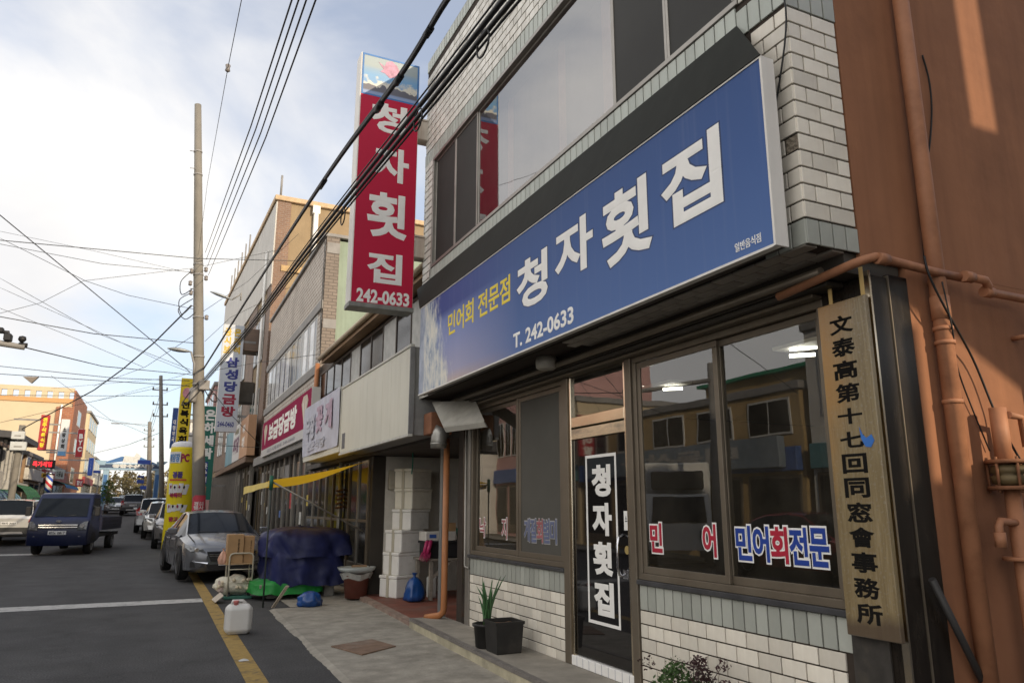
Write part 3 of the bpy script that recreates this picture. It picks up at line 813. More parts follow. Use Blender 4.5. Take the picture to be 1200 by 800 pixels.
# ------------------------------------------------------------------ red projecting sign
RY = 9.55
RX0, RX1, RZ0, RZ1 = 2.105, 2.985, 4.20, 7.96
RS = thing("projecting_sign", "tall red shop sign with white lettering and a sea picture, jutting out over the street", "sign", (RX0, RY, RZ0))
m_redp = M("red_sign_print", (.50, .014, .052), .5, spec=.2, var=.06, scale=1.2)
b = MB(); b.rbox(RX0, RX1, RY + .002, RY + .26, RZ0 + .03, RZ1, .01); b.build("cabinet", m_cap, RS)
b = MB(); b.rbox(RX0 - .01, RX1 + .01, RY - .012, RY + .27, RZ0 - .035, RZ0 + .029, .006); b.build("base_rail", M("grey_sign_rail", (.22, .22, .2), .5, streak=.4, dirt=(.1, .09, .07)), RS)
pzT = pY(425.5, 108, RY).z
b = MB(); b.box(RX0 + .02, RX1 - .01, RY - .004, RY + .001, RZ0 + .031, pzT); b.build("face_panel", m_redp, RS)
def _sea(t, n, l, b_):
    z, c = axis(n, l, 'Z', pzT - RZ0, RZ1 - RZ0)
    x, _ = axis(n, l, 'X', 0, RX1 - RX0)
    nz = n.new("ShaderNodeTexNoise"); nz.inputs['Scale'].default_value = 7; nz.inputs['Detail'].default_value = 8; l.new(c.outputs['Object'], nz.inputs['Vector'])
    col = ramp(n, l, z, [(0, (.16, .30, .55)), (.48, (.15, .33, .56)), (.62, (.22, .34, .46)), (.7, (.30, .36, .37)), (1, (.31, .37, .39))])
    a = n.new("ShaderNodeMath"); a.operation = 'MULTIPLY_ADD'; a.inputs[1].default_value = .9; l.new(nz.outputs['Fac'], a.inputs[0])
    z2 = n.new("ShaderNodeMath"); z2.operation = 'MULTIPLY'; z2.inputs[1].default_value = -1.0; l.new(z, z2.inputs[0]); l.new(z2.outputs[0], a.inputs[2])
    f = ramp(n, l, a.outputs[0], [(.06, (0, 0, 0)), (.16, (1, 1, 1))])
    col = mixc(n, l, f, col, (.62, .60, .52))
    z3 = n.new("ShaderNodeMath"); z3.operation = 'MULTIPLY_ADD'; z3.inputs[1].default_value = -1.9; l.new(z, z3.inputs[0]); l.new(nz.outputs['Fac'], z3.inputs[2])
    f2 = ramp(n, l, z3.outputs[0], [(.04, (0, 0, 0)), (.08, (1, 1, 1))])
    col = mixc(n, l, f2, col, (.10, .10, .13))
    f3 = ramp(n, l, z, [(.06, (1, 1, 1)), (.10, (0, 0, 0))])
    col = mixc(n, l, f3, col, (.22, .30, .50))
    l.new(col, b_.inputs['Base Color']); b_.inputs['Roughness'].default_value = .4
b = MB(); b.box(RX0 + .02, RX1 - .01, RY - .004, RY + .001, pzT + .001, RZ1 - .015); b.build("sea_picture", picture_mat("sea_print", _sea), RS)
m_bluefr = M("blue_print_border", (.05, .17, .42), .4)
b = MB(); b.box(RX0 + .02, RX1 - .01, RY - .006, RY - .003, RZ1 - .04, RZ1 - .012); b.box(RX0 + .02, RX0 + .045, RY - .0055, RY - .003, pzT, RZ1 - .04)
b.box(RX1 - .035, RX1 - .01, RY - .0055, RY - .003, pzT, RZ1 - .04); b.box(RX0 + .02, RX1 - .01, RY - .006, RY - .003, pzT - .025, pzT)
b.build("picture_border", m_bluefr, RS)
fc = pY(459, 84, RY)
b = MB(); pts = [(-.20, .10), (-.11, .05), (-.08, .13), (0, .16), (.08, .10), (.13, .0), (.06, -.09), (-.03, -.12), (-.10, -.06), (-.17, -.05), (-.12, 0)]
b.prism([(fc.x + x, RY - .007, fc.z + z) for x, z in pts], (0, .003, 0)); b.build("pink_fish_picture", M("pink_print", (.50, .26, .36), .45, var=.35, scale=14), RS)
for ch, x0, y0, x1, y1 in (("청", 434, 119, 477, 160), ("자", 438, 170, 479, 217), ("횟", 430, 223, 477, 283), ("집", 430, 293, 471, 336)):
    xa, xb, za, zb_ = quad_rectY(RY, (x0, y0), (x1, y0 + 7), (x1, y1), (x0, y1 - 7))
    text("lettering", ch, m_lwht, RS, (xa, RY - .005, za), UP, VZ, xb - xa, zb_ - za, .034, .002)
xa, xb, za, zb_ = quad_rectY(RY, (417.5, 337.5), (479.5, 343), (479.5, 360), (417.5, 353))
text("lettering", "242-0633", m_lwht, RS, (xa, RY - .005, za), UP, VZ, xb - xa, zb_ - za, .035, .002)
m_rust = M("rusty_white_steel", (.55, .5, .43), .7, var=.12, scale=3, streak=.5, dirt=(.25, .12, .05), dirt_amt=.6)
for zc in (pY(495, 150, RY).z, pY(494, 288, RY).z):
    b = MB(); b.rbox(RX1 + .001, XU + .05, RY + .03, RY + .22, zc - .17, zc + .13, .01); b.rbox(RX1 + .002, XU + .04, RY + .02, RY + .23, zc + .131, zc + .16, .004); b.build("bracket", m_rust, RS)

# ------------------------------------------------------------------ wooden office name board on the pier
BX = 3.535
yl, yr, zb, zt = quad_rect(BX, (961, 359), (1018, 344), (1050, 753), (989, 742))
BD = thing("name_board", "long vertical wooden name board with black brushed characters hanging at the corner pier", "sign", (BX, yr, zb))
def _wood(t, n, l, b_):
    c = n.new("ShaderNodeTexCoord"); mp_ = n.new("ShaderNodeMapping"); mp_.inputs['Scale'].default_value = (3, 9, .55); l.new(c.outputs['Object'], mp_.inputs[0])
    wv = n.new("ShaderNodeTexNoise"); wv.inputs['Scale'].default_value = 5; wv.inputs['Detail'].default_value = 9; wv.inputs['Roughness'].default_value = .68; wv.inputs['Distortion'].default_value = .9
    l.new(mp_.outputs[0], wv.inputs['Vector'])
    col = ramp(n, l, wv.outputs['Fac'], [(.28, (.155, .108, .052)), (.5, (.225, .168, .085)), (.72, (.31, .24, .135))])
    n2 = n.new("ShaderNodeTexNoise"); n2.inputs['Scale'].default_value = 60; n2.inputs['Detail'].default_value = 2
    l.new(c.outputs['Object'], n2.inputs['Vector'])
    sp = ramp(n, l, n2.outputs['Fac'], [(.56, (0, 0, 0)), (.68, (.7, .7, .7))])
    col = mixc(n, l, sp, col, (.26, .22, .16))
    # orange tint growing towards the upper left and a dark stained foot
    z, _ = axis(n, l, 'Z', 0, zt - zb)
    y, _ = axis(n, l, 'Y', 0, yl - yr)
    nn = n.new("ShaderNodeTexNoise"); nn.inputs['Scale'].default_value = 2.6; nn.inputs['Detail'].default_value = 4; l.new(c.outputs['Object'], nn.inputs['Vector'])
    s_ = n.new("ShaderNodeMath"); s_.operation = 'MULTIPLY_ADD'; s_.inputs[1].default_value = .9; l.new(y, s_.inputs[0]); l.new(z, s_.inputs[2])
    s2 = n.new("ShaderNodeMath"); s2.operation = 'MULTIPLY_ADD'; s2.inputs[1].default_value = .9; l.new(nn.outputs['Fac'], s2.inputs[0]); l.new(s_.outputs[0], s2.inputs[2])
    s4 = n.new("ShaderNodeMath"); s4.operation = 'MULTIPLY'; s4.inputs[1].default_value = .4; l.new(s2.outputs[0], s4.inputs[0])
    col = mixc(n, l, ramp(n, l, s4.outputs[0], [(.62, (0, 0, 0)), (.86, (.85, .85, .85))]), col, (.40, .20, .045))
    s3 = n.new("ShaderNodeMath"); s3.operation = 'MULTIPLY_ADD'; s3.inputs[1].default_value = .14; l.new(nn.outputs['Fac'], s3.inputs[0]); l.new(z, s3.inputs[2])
    col = mixc(n, l, ramp(n, l, s3.outputs[0], [(.10, (.85, .85, .85)), (.145, (0, 0, 0))]), col, (.09, .062, .042))
    l.new(col, b_.inputs['Base Color']); b_.inputs['Roughness'].default_value = .3; b_.inputs['Coat Weight'].default_value = .35; b_.inputs['Coat Roughness'].default_value = .2
    bp = n.new("ShaderNodeBump"); bp.inputs['Strength'].default_value = .12; bp.inputs['Distance'].default_value = .004
    l.new(wv.outputs['Fac'], bp.inputs['Height']); l.new(bp.outputs[0], b_.inputs['Normal'])
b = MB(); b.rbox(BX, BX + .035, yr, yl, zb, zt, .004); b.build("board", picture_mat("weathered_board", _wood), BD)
m_ink = M("black_ink", (.010, .009, .008), .8, spec=.08)
chars = "文泰高第十七回同窓會事務所"
yc_top, yc_bot = 0, 0
top = [(989, 381), (1017, 719)]
z_a = pX(989, 366, BX).z; z_b = pX(1016, 734, BX).z
cw = (yl - yr)
for i, ch in enumerate(chars):
    h_ = (z_a - z_b) / len(chars)
    wf = .50
    hs = .82 if ch not in "十七" else .68
    z0 = z_a - (i + 1) * h_ + h_ * (1 - hs) / 2
    text("lettering", ch, m_ink, BD, (BX - .0006, yl - cw * (.225 + .0), z0), UF, VZ, cw * wf, h_ * hs, .034, .0012, shear=0)
b = MB(); bt = pX(1020, 515, BX - .002); pts = [(-.005, .075), (.012, .035), (.035, .012), (.07, .03), (.085, -.005), (.06, -.04), (.025, -.035), (.002, .01)]
b.prism([(BX - .003, bt.y + .06 - y, bt.z + z) for y, z in pts], (.002, 0, 0)); b.build("blue_tape_scrap", M("blue_tape", (.04, .16, .5), .4), BD)
m_strap = M("yellow_strap", (.62, .43, .17), .5, var=.1)
for px_, py_ in ((972, 333), (1009, 320)):
    p = pX(px_, py_, BX + .015)
    b = MB(); b.box(BX + .01, BX + .016, p.y - .012, p.y + .012, zt - .02, 2.895); b.build("hanging_strap", m_strap, BD)

# ------------------------------------------------------------------ pipes and fittings on the orange wall
YW = YC
def pw(px, py, d=.06): return pY(px, py, YW - d)
m_dkpipe = M("dark_pipe", (.03, .027, .025), .5, var=.2)
DP = thing("downpipe", "thick orange painted downpipe running the full height of the orange side wall", "pipe", (4.3, YW, 0))
a0, a1 = pw(1064, 0), pw(1112, 395)
xm = (pw(1073, 150).x + pw(1090, 290).x + pw(1108, 420).x + pw(1141, 640).x) / 4
b = MB(); b.tube([(xm, YW - .065, -.02), (xm, YW - .065, 8)], .049, 14); b.build("pipe", m_orpipe, DP)
for py in (386, 402, 470):
    z = pw(1106, py).z
    b = MB(); b.tube([(xm, YW - .065, z - .012), (xm, YW - .065, z + .012)], .056, 14); b.build("collar", m_orpipe, DP)
b = MB(); z = pw(1103, 360).z; b.tube([(xm, YW - .065, z - .08), (xm, YW - .065, z + .06)], .054, 14); b.build("coupling", m_orpipe, DP)
# horizontal gas pipe with elbow
GP = thing("gas_pipe", "thin orange gas pipe turning the corner above the name board and dropping at right", "pipe", (3.6, YW, 2.9))
zz0 = 2.905
e = pw(1055, 309, .10)
b = MB(); _a, _b = pX(912, 348, 3.40), pX(1000, 309, 3.44); b.tube([_a, _b, (3.47, 2.73, _b.z + .012), (3.52, 2.705, 2.915), (4.02, YW - .1, 2.905), (4.32, YW - .1, 2.90)], .026, 10); b.build("pipe", m_orpipe, GP)
q1, q2 = pw(1130, 322, .1), pw(1187, 343, .1)
b = MB(); b.tube([(4.30, YW - .13, 2.90), (4.46, YW - .13, 2.90), (4.5, YW - .12, 2.87), (4.52, YW - .1, 2.84), (4.92, YW - .1, 2.84), (4.955, YW - .1, 2.815), (4.96, YW - .1, 2.77), (4.96, YW - .1, .9)], .026, 10); b.build("pipe", m_orpipe, GP)
for x_, z_ in ((4.30, 2.90), (3.56, 2.905), (4.52, 2.84)):
    b = MB(); b.tube([(x_ - .04, YW - (.13 if x_ < 4.4 and x_ > 4 else .1 if x_ > 4 else .13), z_), (x_ + .04, YW - (.13 if x_ > 4 and x_ < 4.4 else .1 if x_ > 4 else .13), z_)], .034, 10); b.build("fitting", m_orpipe, GP)
for x_, z_ in ((4.12, 2.87), (4.87, 2.60)):
    b = MB(); b.tube([(x_, YW, z_), (x_, YW - .1, z_)], .016, 8); b.build("clamp", m_orpipe, GP)
# gas regulator assembly
rx = pw(1184, 560, .12).x
zr = pw(1180, 556, .12).z
RG = thing("gas_regulator", "gas regulator with rusty flanges on an orange pipe at the wall's right edge", "regulator", (rx, YW, zr))
m_rustf = M("rusty_flange", (.20, .085, .04), .75, var=.3, scale=14, bump=.3)
m_brass = M("old_brass", (.13, .095, .045), .55, metal=.3, var=.25, scale=12)
zt_ = pw(1171, 478, .12).z
b = MB(); b.tube([(rx - .03, YW - .12, zr + .06), (rx - .03, YW - .12, zt_)], .045, 12); b.build("pipe", m_orpipe, RG)
b = MB(); b.tube([(rx, YW - .12, -.02), (rx, YW - .12, zr - .06)], .042, 12); b.build("pipe", m_orpipe, RG)
for dz in (.075, -.075):
    b = MB(); b.tube([(rx - .01, YW - .12, zr + dz - .011), (rx - .01, YW - .12, zr + dz + .011)], .115, 16); b.build("flange", m_rustf, RG)
b = MB(); b.lathe(rx - .01, YW - .12, [(.05, zr - .063), (.085, zr - .05), (.095, zr - .01), (.07, zr), (.095, zr + .012), (.085, zr + .05), (.05, zr + .063)], 18); b.build("valve_body", m_brass, RG)
for k in range(6):
    an = k * math.pi / 3
    b = MB(); b.tube([(rx - .01 + .1 * math.cos(an), YW - .12 + .1 * math.sin(an), zr - .1), (rx - .01 + .1 * math.cos(an), YW - .12 + .1 * math.sin(an), zr + .1)], .009, 6); b.build("bolt", m_rustf, RG)
zf_ = pw(1185, 655, .12).z
b = MB(); b.tube([(rx, YW - .12, zf_ - .01), (rx, YW - .12, zf_ + .01)], .095, 14); b.build("flange", m_orpipe, RG)
p = pw(1170, 630, .12)
b = MB(); b.tube([(rx, YW - .13, p.z + .08), (p.x + .02, YW - .13, p.z + .09), (p.x, YW - .13, p.z + .06), (p.x, YW - .13, p.z - .03)], .022, 10); b.build("side_pipe", m_orpipe, RG)
b = MB(); b.tube([(p.x, YW - .13, p.z - .05), (p.x, YW - .13, p.z + .03)], .031, 8); b.build("side_valve", m_orpipe, RG)
p = pw(1192, 500, .12)
b = MB(); b.tube([(rx + .0, YW - .16, p.z + .06), (rx + .12, YW - .16, p.z + .05), (rx + .13, YW - .16, p.z - .12)], .022, 10); b.build("side_pipe", m_orpipe, RG)
# leaning dark conduit at the foot
p0, p1 = pw(1092, 678, .05), pw(1150, 795, .05)
b = MB(); dv = (p1 - p0); b.tube([p0, p0 + dv * 1.45], .02, 8)
tag(b.build("conduit", m_dkpipe), "dark conduit slanting down across the foot of the orange wall", "conduit")
# wires on the orange wall
def wire_pts(pts, r=.006, n=5, mat=None):
    # smooth Catmull-Rom through the points
    P_ = [Vector(p) for p in pts]; out = []
    for i in range(len(P_) - 1):
        a = P_[max(i - 1, 0)]; b_ = P_[i]; c_ = P_[i + 1]; d = P_[min(i + 2, len(P_) - 1)]
        for k in range(6):
            t = k / 6
            out.append(.5 * ((2 * b_) + (c_ - a) * t + (2 * a - 5 * b_ + 4 * c_ - d) * t * t + (3 * b_ - a - 3 * c_ + d) * t ** 3))
    out.append(P_[-1])
    return MB().tube(out, r, n)
m_cable = M("black_cable", (.016, .016, .017), .55, var=.1)
m_wire = M("dark_wire", (.045, .047, .05), .6, var=.1)
def wallw(label, pts, r=.007):
    tag(wire_pts([pw(x, y, .012 if i else .012) if not isinstance(x, Vector) else x for i, (x, y) in enumerate(pts)], r).build("cable", m_cable), label, "cable")
wallw("black cable curling down the upper orange wall beside the downpipe", [(1081, 65), (1089, 95), (1092, 130), (1089, 175), (1082, 215), (1081, 260), (1083, 300)], .006)
tag(wire_pts([pw(1083, 300, .13), pw(1090, 325, .14), pw(1110, 365, .13), pw(1140, 420, .05), pw(1165, 480, .05), pw(1185, 520, .1), pw(1200, 545, .1)], .007).build("cable", m_cable),
    "black cable sagging across the downpipe to the gas regulator", "cable")
tag(wire_pts([pw(1104, 330, .13), pw(1116, 385, .125), pw(1122, 430, .05), pw(1140, 480, .02), pw(1160, 528, .02)], .005).build("cable", m_cable),
    "thin cable slanting behind the longer cable across the orange wall", "cable")
tag(wire_pts([(XU - .01, YC + .1, 4.9), (XU - .012, YC - .01, 4.45), (XU - .02, YC + .08, 4.0), (XU - .01, YC + .22, 3.72)], .006).build("cable", m_cable),
    "thin black cable hanging down the white tiled corner beside the blue sign", "cable")

# ------------------------------------------------------------------ exhaust duct, drain pipe, lamp under the sign
m_galv = M("galvanised_sheet", (.40, .39, .36), .42, metal=.75, var=.18, scale=5, dirt=(.24, .22, .18), dirt_amt=.7)
m_hoodw = M("weathered_hood_paint", (.42, .40, .35), .6, var=.15, scale=5, dirt=(.2, .18, .14), dirt_amt=.6, bump=.1)
DU = thing("exhaust_duct", "galvanised exhaust elbow under a sloping sheet cover at the left end of the blue sign", "duct", (3.2, 9.0, 2.6))
h0, h1, h2, h3 = pX(506.7, 470.5, 3.28), pX(557, 469, 3.50), pX(567.4, 492.4, 3.38), pX(519.9, 499, 3.14)
b = MB(); b.prism([h0, h1, h2, h3], (.0, .0, -.02)); b.prism([h3 + Vector((0, 0, -.021)), h2 + Vector((0, 0, -.021)), h2 + Vector((.03, .0, -.075)), h3 + Vector((.03, 0, -.075))], (.02, .01, 0)); b.build("cover", m_hoodw, DU)
ec = pX(514, 516, 3.32)
b = MB()
pts = [ec + Vector((0, 0, -.10)), ec + Vector((0, 0, 0)), ec + Vector((.01, -.005, .08)), ec + Vector((.05, -.015, .15))]
b.tube(pts, [.105, .105, .11, .11], 16); b.build("elbow", m_galv, DU)
b = MB(); b.tube([ec + Vector((0, 0, -.055)), ec + Vector((0, 0, -.035))], .111, 16); b.build("joint_ring", m_galv, DU)
m_copper = M("orange_drain_pipe", (.40, .16, .06), .45, var=.15, scale=4, dirt=(.2, .1, .06), dirt_amt=.4)
dp0 = pX(521.5, 640, 3.5)
pb = Vector((3.42, dp0.y + .18, 0.2))
b = MB(); b.tube([Vector((3.5, dp0.y, 2.45)), Vector((3.5, dp0.y, .30)), Vector((3.495, dp0.y + .01, .235)), Vector((3.46, dp0.y + .05, .19)), Vector((3.40, dp0.y + .12, .175)), Vector((3.34, dp0.y + .24, .15))], .042, 12)
tag(b.build("drain_pipe", m_copper), "orange plastic drain pipe beside the steel post at the left end of the restaurant", "pipe")
b = MB(); pp = pX(519.5, 620, 3.72); b.rbox(3.66, 3.76, pp.y - .02, pp.y + .06, .05, 2.86, .004); b.rbox(3.59, 3.66, 8.90, 9.12, .15, 2.86, .004)
b2 = MB(); b2.rbox(3.585, 3.70, 8.865, 8.99, .15, 2.8, .004); 
tag(b2.build("steel_post", m_alu), "dull steel post at the left end of the tiled restaurant front", "post")
b2 = MB(); b2.rbox(3.59, 3.70, 9.0, 9.10, .15, 2.8, .004); o = b2.build("steel_post", MATS["black_granite"]); tag(o, "dark panelled post beside the orange drain pipe", "post")
b2 = MB(); b2.rbox(3.68, 3.76, pp.y - .03, pp.y + .07, .04, 2.8, .004); tag(b2.build("steel_post", M("grey_post", (.2, .21, .21), .5, metal=.4, var=.15, scale=3)), "grey steel post at the right side of the open storage bay", "post")
# thin conduit with an elbow beside the left shop window
c0 = pX(541.5, 560, 3.575); c1 = pX(541, 662, 3.575)
b = MB(); b.tube([(3.575, 8.97, 2.6), (3.575, 8.97, .86), (3.575, 8.955, .83), (3.575, 8.90, .82), (3.59, 8.86, .82)], .016, 8)
tag(b.build("conduit", m_alu), "thin grey conduit beside the left edge of the small shop window", "conduit")
lp = pX(640, 424, 3.35)
LA = thing("porch_lamp", "small round ceiling lamp under the bottom edge of the blue sign", "lamp", tuple(lp))
b = MB(); b.lathe(lp.x, lp.y, [(.10, lp.z + .05), (.105, lp.z + .0), (.10, lp.z - .06), (.08, lp.z - .075)], 20); b.build("shade", M("lamp_shade_grey", (.36, .34, .30), .5), LA)
b = MB(); b.lathe(lp.x, lp.y, [(.03, lp.z + .051), (.03, 2.972)], 10); b.build("stem", m_dkpanel, LA)

# ------------------------------------------------------------------ doorstep
b = MB()
ys = [9.75, 8, 6.5, 5, 3.8, 2.7]
xs_ = [3.14, 3.08, 3.03, 3.0, 2.98, 2.97]
top = [(x, y, .15) for x, y in zip(xs_, ys)] + [(3.59, 2.7, .15), (3.59, 9.75, .15)]
b.prism(top, (0, 0, -.2)); b.build("doorstep", m_step, kind='structure')
b = MB()
for i in range(5):
    a, c_ = (xs_[i], ys[i]), (xs_[i + 1], ys[i + 1])
    b.prism([(a[0] - .012, a[1], -.02), (a[0] - .012, a[1], .118), (a[0] - .002, a[1], .118), (a[0] - .002, a[1], -.02)], (c_[0] - a[0], c_[1] - a[1], 0))
b.build("doorstep_face", m_kerbside, kind='structure')
b = MB()
for i in range(5):
    a, c_ = (xs_[i], ys[i]), (xs_[i + 1], ys[i + 1])
    b.prism([(a[0] - .018, a[1], .120), (a[0] - .018, a[1], .1535), (a[0] + .04, a[1], .1535), (a[0] + .04, a[1], .120)], (c_[0] - a[0], c_[1] - a[1], 0))
b.build("doorstep_nosing", M("worn_steel_nosing", (.17, .155, .14), .6, var=.25, scale=5), kind='structure')
b = MB(); a, c_, d, e = (pZ(*q, .153) for q in ((670, 772), (688, 769), (703, 779), (690, 783)))
b.prism([a, c_, d, e], (0, 0, .003)); tag(b.build("paper", M("white_paper", (.62, .64, .7), .7)), "white sheet of paper lying at the foot of the black glass door", "paper")

# ------------------------------------------------------------------ flower pots on the step
m_pot = M("black_plastic_pot", (.022, .021, .02), .5, var=.25, scale=7, dirt=(.07, .06, .05), dirt_amt=.5)
m_soil = M("dry_soil", (.17, .10, .06), .95, var=.35, scale=25, bump=.6)
m_grn = M("onion_leaf", (.045, .12, .04), .45, var=.25, scale=6)
def sq_pot(root, c0, w, d, h, z, taper=.88):
    b = MB(); x, y = c0
    def ring(s, zz): return [(x - w / 2 * s, y - d / 2 * s, zz), (x + w / 2 * s, y - d / 2 * s, zz), (x + w / 2 * s, y + d / 2 * s, zz), (x - w / 2 * s, y + d / 2 * s, zz)]
    rings = [ring(taper * .96, z), ring(taper, z + .01), ring(.985, z + h * .9), ring(1.05, z + h * .905), ring(1.06, z + h), ring(.97, z + h), ring(.95, z + h * .86)]
    vs = sum(rings, []); fs = [[3, 2, 1, 0]]
    for i in range(len(rings) - 1):
        for k in range(4): fs.append([4 * i + k, 4 * i + (k + 1) % 4, 4 * i + 4 + (k + 1) % 4, 4 * i + 4 + k])
    b.add(vs, fs); b.build("pot", m_pot, root)
    b = MB(); b.grid(lambda u, v: (x + (u - .5) * w * .95, y + (v - .5) * d * .95, z + h * .87 + .012 * noise.noise(Vector((u * 5, v * 5, x)))), 8, 8); b.build("soil", m_soil, root)
cA = pZ(580.3, 768, .15)
P1 = thing("flower_pot", "larger square black plastic pot of bare soil on the step", "pot", (cA.x + .15, cA.y + .13, .15))
ang = 0
sq_pot(P1, (cA.x + .16, cA.y + .15), .30, .30, .30, .15)
P2 = thing("flower_pot", "smaller black pot with green onion shoots behind the square pot of soil", "pot", (cA.x + .12, cA.y + .48, .15))
bx, by = cA.x + .10, cA.y + .44
b = MB(); b.lathe(bx, by, [(.10, .151), (.115, .16), (.135, .36), (.15, .362), (.152, .385), (.135, .386), (.13, .35)], 18); b.build("pot", m_pot, P2)
b = MB(); b.lathe(bx, by, [(.001, .355), (.13, .352)], 14, cap=False); b.build("soil", m_soil, P2)
rr = random.Random(11)
for k in range(20):
    an = rr.uniform(0, 6.28); ln = rr.uniform(.28, .50); lean = rr.uniform(.02, .15) * (1.6 if k % 6 == 5 else 1)
    x0, y0 = bx + .03 * math.cos(an * 2), by + .03 * math.sin(an * 2)
    b = MB(); pts = [(x0 + lean * t * t * math.cos(an), y0 + lean * t * t * math.sin(an), .35 + ln * t) for t in (0, .3, .6, .85, 1)]
    b.tube(pts, [.008, .012, .0105, .006, .001], 6); b.build("leaf", m_grn, P2)
# shrub at the foot of the right window, in a low planter
m_leafg = M("shrub_green_leaf", (.05, .10, .025), .6, var=.3, scale=9, rand=.3)
m_leafr = M("shrub_red_leaf", (.05, .02, .022), .6, var=.3, scale=9, rand=.35)
m_twig = M("twig", (.06, .04, .03), .8)
sx0 = pX(805, 790, 3.42)
PL = thing("shrub", "low shrub with green and dark red leaves under the wide shop window", "shrub", (3.42, sx0.y, .15))
def leafclump(b, c, rad, n, size, rr, squash=1.0):
    for k in range(n):
        d = Vector((rr.gauss(0, 1), rr.gauss(0, 1), rr.gauss(0, 1) * squash)); d.normalize()
        p = Vector(c) + d * rad * rr.random() ** .4
        u = Vector((rr.uniform(-1, 1), rr.uniform(-1, 1), rr.uniform(-1, 1))).normalized(); w = u.cross(Vector((rr.uniform(-1, 1), rr.uniform(-1, 1), rr.uniform(-.2, 1)))).normalized()
        s = size * rr.uniform(.6, 1.3)
        b.add([p - u * s, p + w * s * .5 + u * s * .1, p + u * s, p - w * s * .5 + u * s * .1], [(0, 1, 2, 3)])
rr = random.Random(2)
gb, rb_, tw = MB(), MB(), MB()
base = Vector((3.42, sx0.y, .15))
for k in range(26):
    red = k >= 10
    px_ = (rr.uniform(765, 812) if not red else rr.uniform(812, 868))
    py_ = (rr.uniform(783, 812) if not red else rr.uniform(779, 812)) 
    if k in (3, 4): px_, py_ = rr.uniform(785, 803), 783
    if k in (12, 13): px_, py_ = 822 + rr.uniform(-4, 4), 775
    c = pX(px_, py_, 3.42 + rr.uniform(-.10, .07))
    leafclump(rb_ if red else gb, c, .055 if red else .06, 40, .014 if red else .018, rr, .8)
    tw.tube([base + Vector((rr.uniform(-.03, .03), rr.uniform(-.03, .03), 0)), base.lerp(c, .5) + Vector((rr.uniform(-.03, .03), rr.uniform(-.03, .03), .02)), c], [.006, .004, .002], 5)
for k in range(20):
    c = base + Vector((rr.uniform(-.16, .1), rr.uniform(-.28, .3), rr.uniform(.05, .35)))
    leafclump(gb if k % 2 else rb_, c, .07, 34, .013, rr)
gb.build("green_foliage", m_leafg, PL, kind='stuff'); rb_.build("red_foliage", m_leafr, PL, kind='stuff'); tw.build("stems", m_twig, PL)
# ------------------------------------------------------------------ low shop next door with the open storage bay
m_cream = M("cream_sign_sheet", (.62, .60, .51), .5, var=.05, scale=1.2, streak=.18, dirt=(.40, .36, .28))
m_brownwood = M("eave_wood", (.30, .19, .11), .7, var=.2, scale=6, stretch=(4, .4, 4), dirt=(.14, .1, .07), dirt_amt=.4)
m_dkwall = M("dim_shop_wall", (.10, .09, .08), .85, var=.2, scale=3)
m_plaster = M("whitewashed_wall", (.68, .65, .58), .85, var=.1, scale=3, dirt=(.3, .27, .22), dirt_amt=.5, bump=.2)
m_roof = M("brown_roof_sheet", (.20, .13, .09), .7, var=.2, scale=4)
g_dark = M("dark_window_glass", (.016, .015, .014), .1, var=.3, spec=.25)
m_shutter = M("grey_shutter", (.16, .155, .145), .5, metal=.4, var=.15, scale=3)
Y2a, Y2b = 9.66, 19.45
NB = thing("corner_shop_building", "low old shop with a plank eave between the white tiled restaurant and the brick house", "building", (3.6, Y2a, 0))
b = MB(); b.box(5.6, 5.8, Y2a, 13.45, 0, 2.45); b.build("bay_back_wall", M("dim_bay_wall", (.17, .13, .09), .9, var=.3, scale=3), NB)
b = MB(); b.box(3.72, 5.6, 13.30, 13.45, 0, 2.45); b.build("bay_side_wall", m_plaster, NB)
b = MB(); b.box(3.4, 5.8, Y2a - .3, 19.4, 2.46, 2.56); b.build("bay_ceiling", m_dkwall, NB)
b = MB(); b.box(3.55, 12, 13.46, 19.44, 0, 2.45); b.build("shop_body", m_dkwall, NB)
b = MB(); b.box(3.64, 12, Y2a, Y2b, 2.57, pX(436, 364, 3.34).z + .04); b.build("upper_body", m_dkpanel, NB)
# strip of attic windows
zt_, zb_ = pX(436, 364, 3.34).z - .2, 3.70
k = 0
yy = Y2a + .15
while yy < Y2b - .6:
    b = MB(); b.rbox(3.585, 3.62, yy, yy + .045, zb_, zt_, .003); b.rbox(3.585, 3.62, yy + .045, yy + .86, zb_, zb_ + .05, .003); b.rbox(3.585, 3.62, yy + .045, yy + .86, zt_ - .06, zt_, .003)
    f = b.build("window", M("dark_wood_frame", (.07, .055, .045), .6, var=.2), NB)
    b = MB(); b.box(3.600, 3.606, yy + .045, yy + .86, zb_ + .05, zt_ - .06)
    b.build("pane", g_dark if k not in (1, 3, 6) else M("pale_window_paper", (.42, .42, .40), .6), f)
    yy += .86; k += 1
# projecting plank eave with gutter
ez = pX(436, 364, 3.34).z; YE = 18.0
b = MB(); b.prism([(3.36, Y2a - .02, ez - .17), (3.36, Y2a - .02, ez - .05), (3.62, Y2a - .02, ez + .05), (3.62, Y2a - .02, ez - .14)], (0, YE - Y2a, 0)); b.build("eave", m_brownwood, NB)
b = MB(); b.prism([(3.33, Y2a - .05, ez - .025), (3.33, Y2a - .05, ez + .01), (6.5, Y2a - .05, ez + 1.0), (6.5, Y2a - .05, ez + .95)], (0, YE - Y2a + .1, 0)); b.build("roof", m_roof, NB)
b = MB(); b.tube([(3.31, Y2a - .05, ez - .05), (3.31, YE + .05, ez - .05)], .05, 8); b.build("gutter", M("tan_gutter", (.42, .33, .22), .5, var=.12, scale=4), NB)
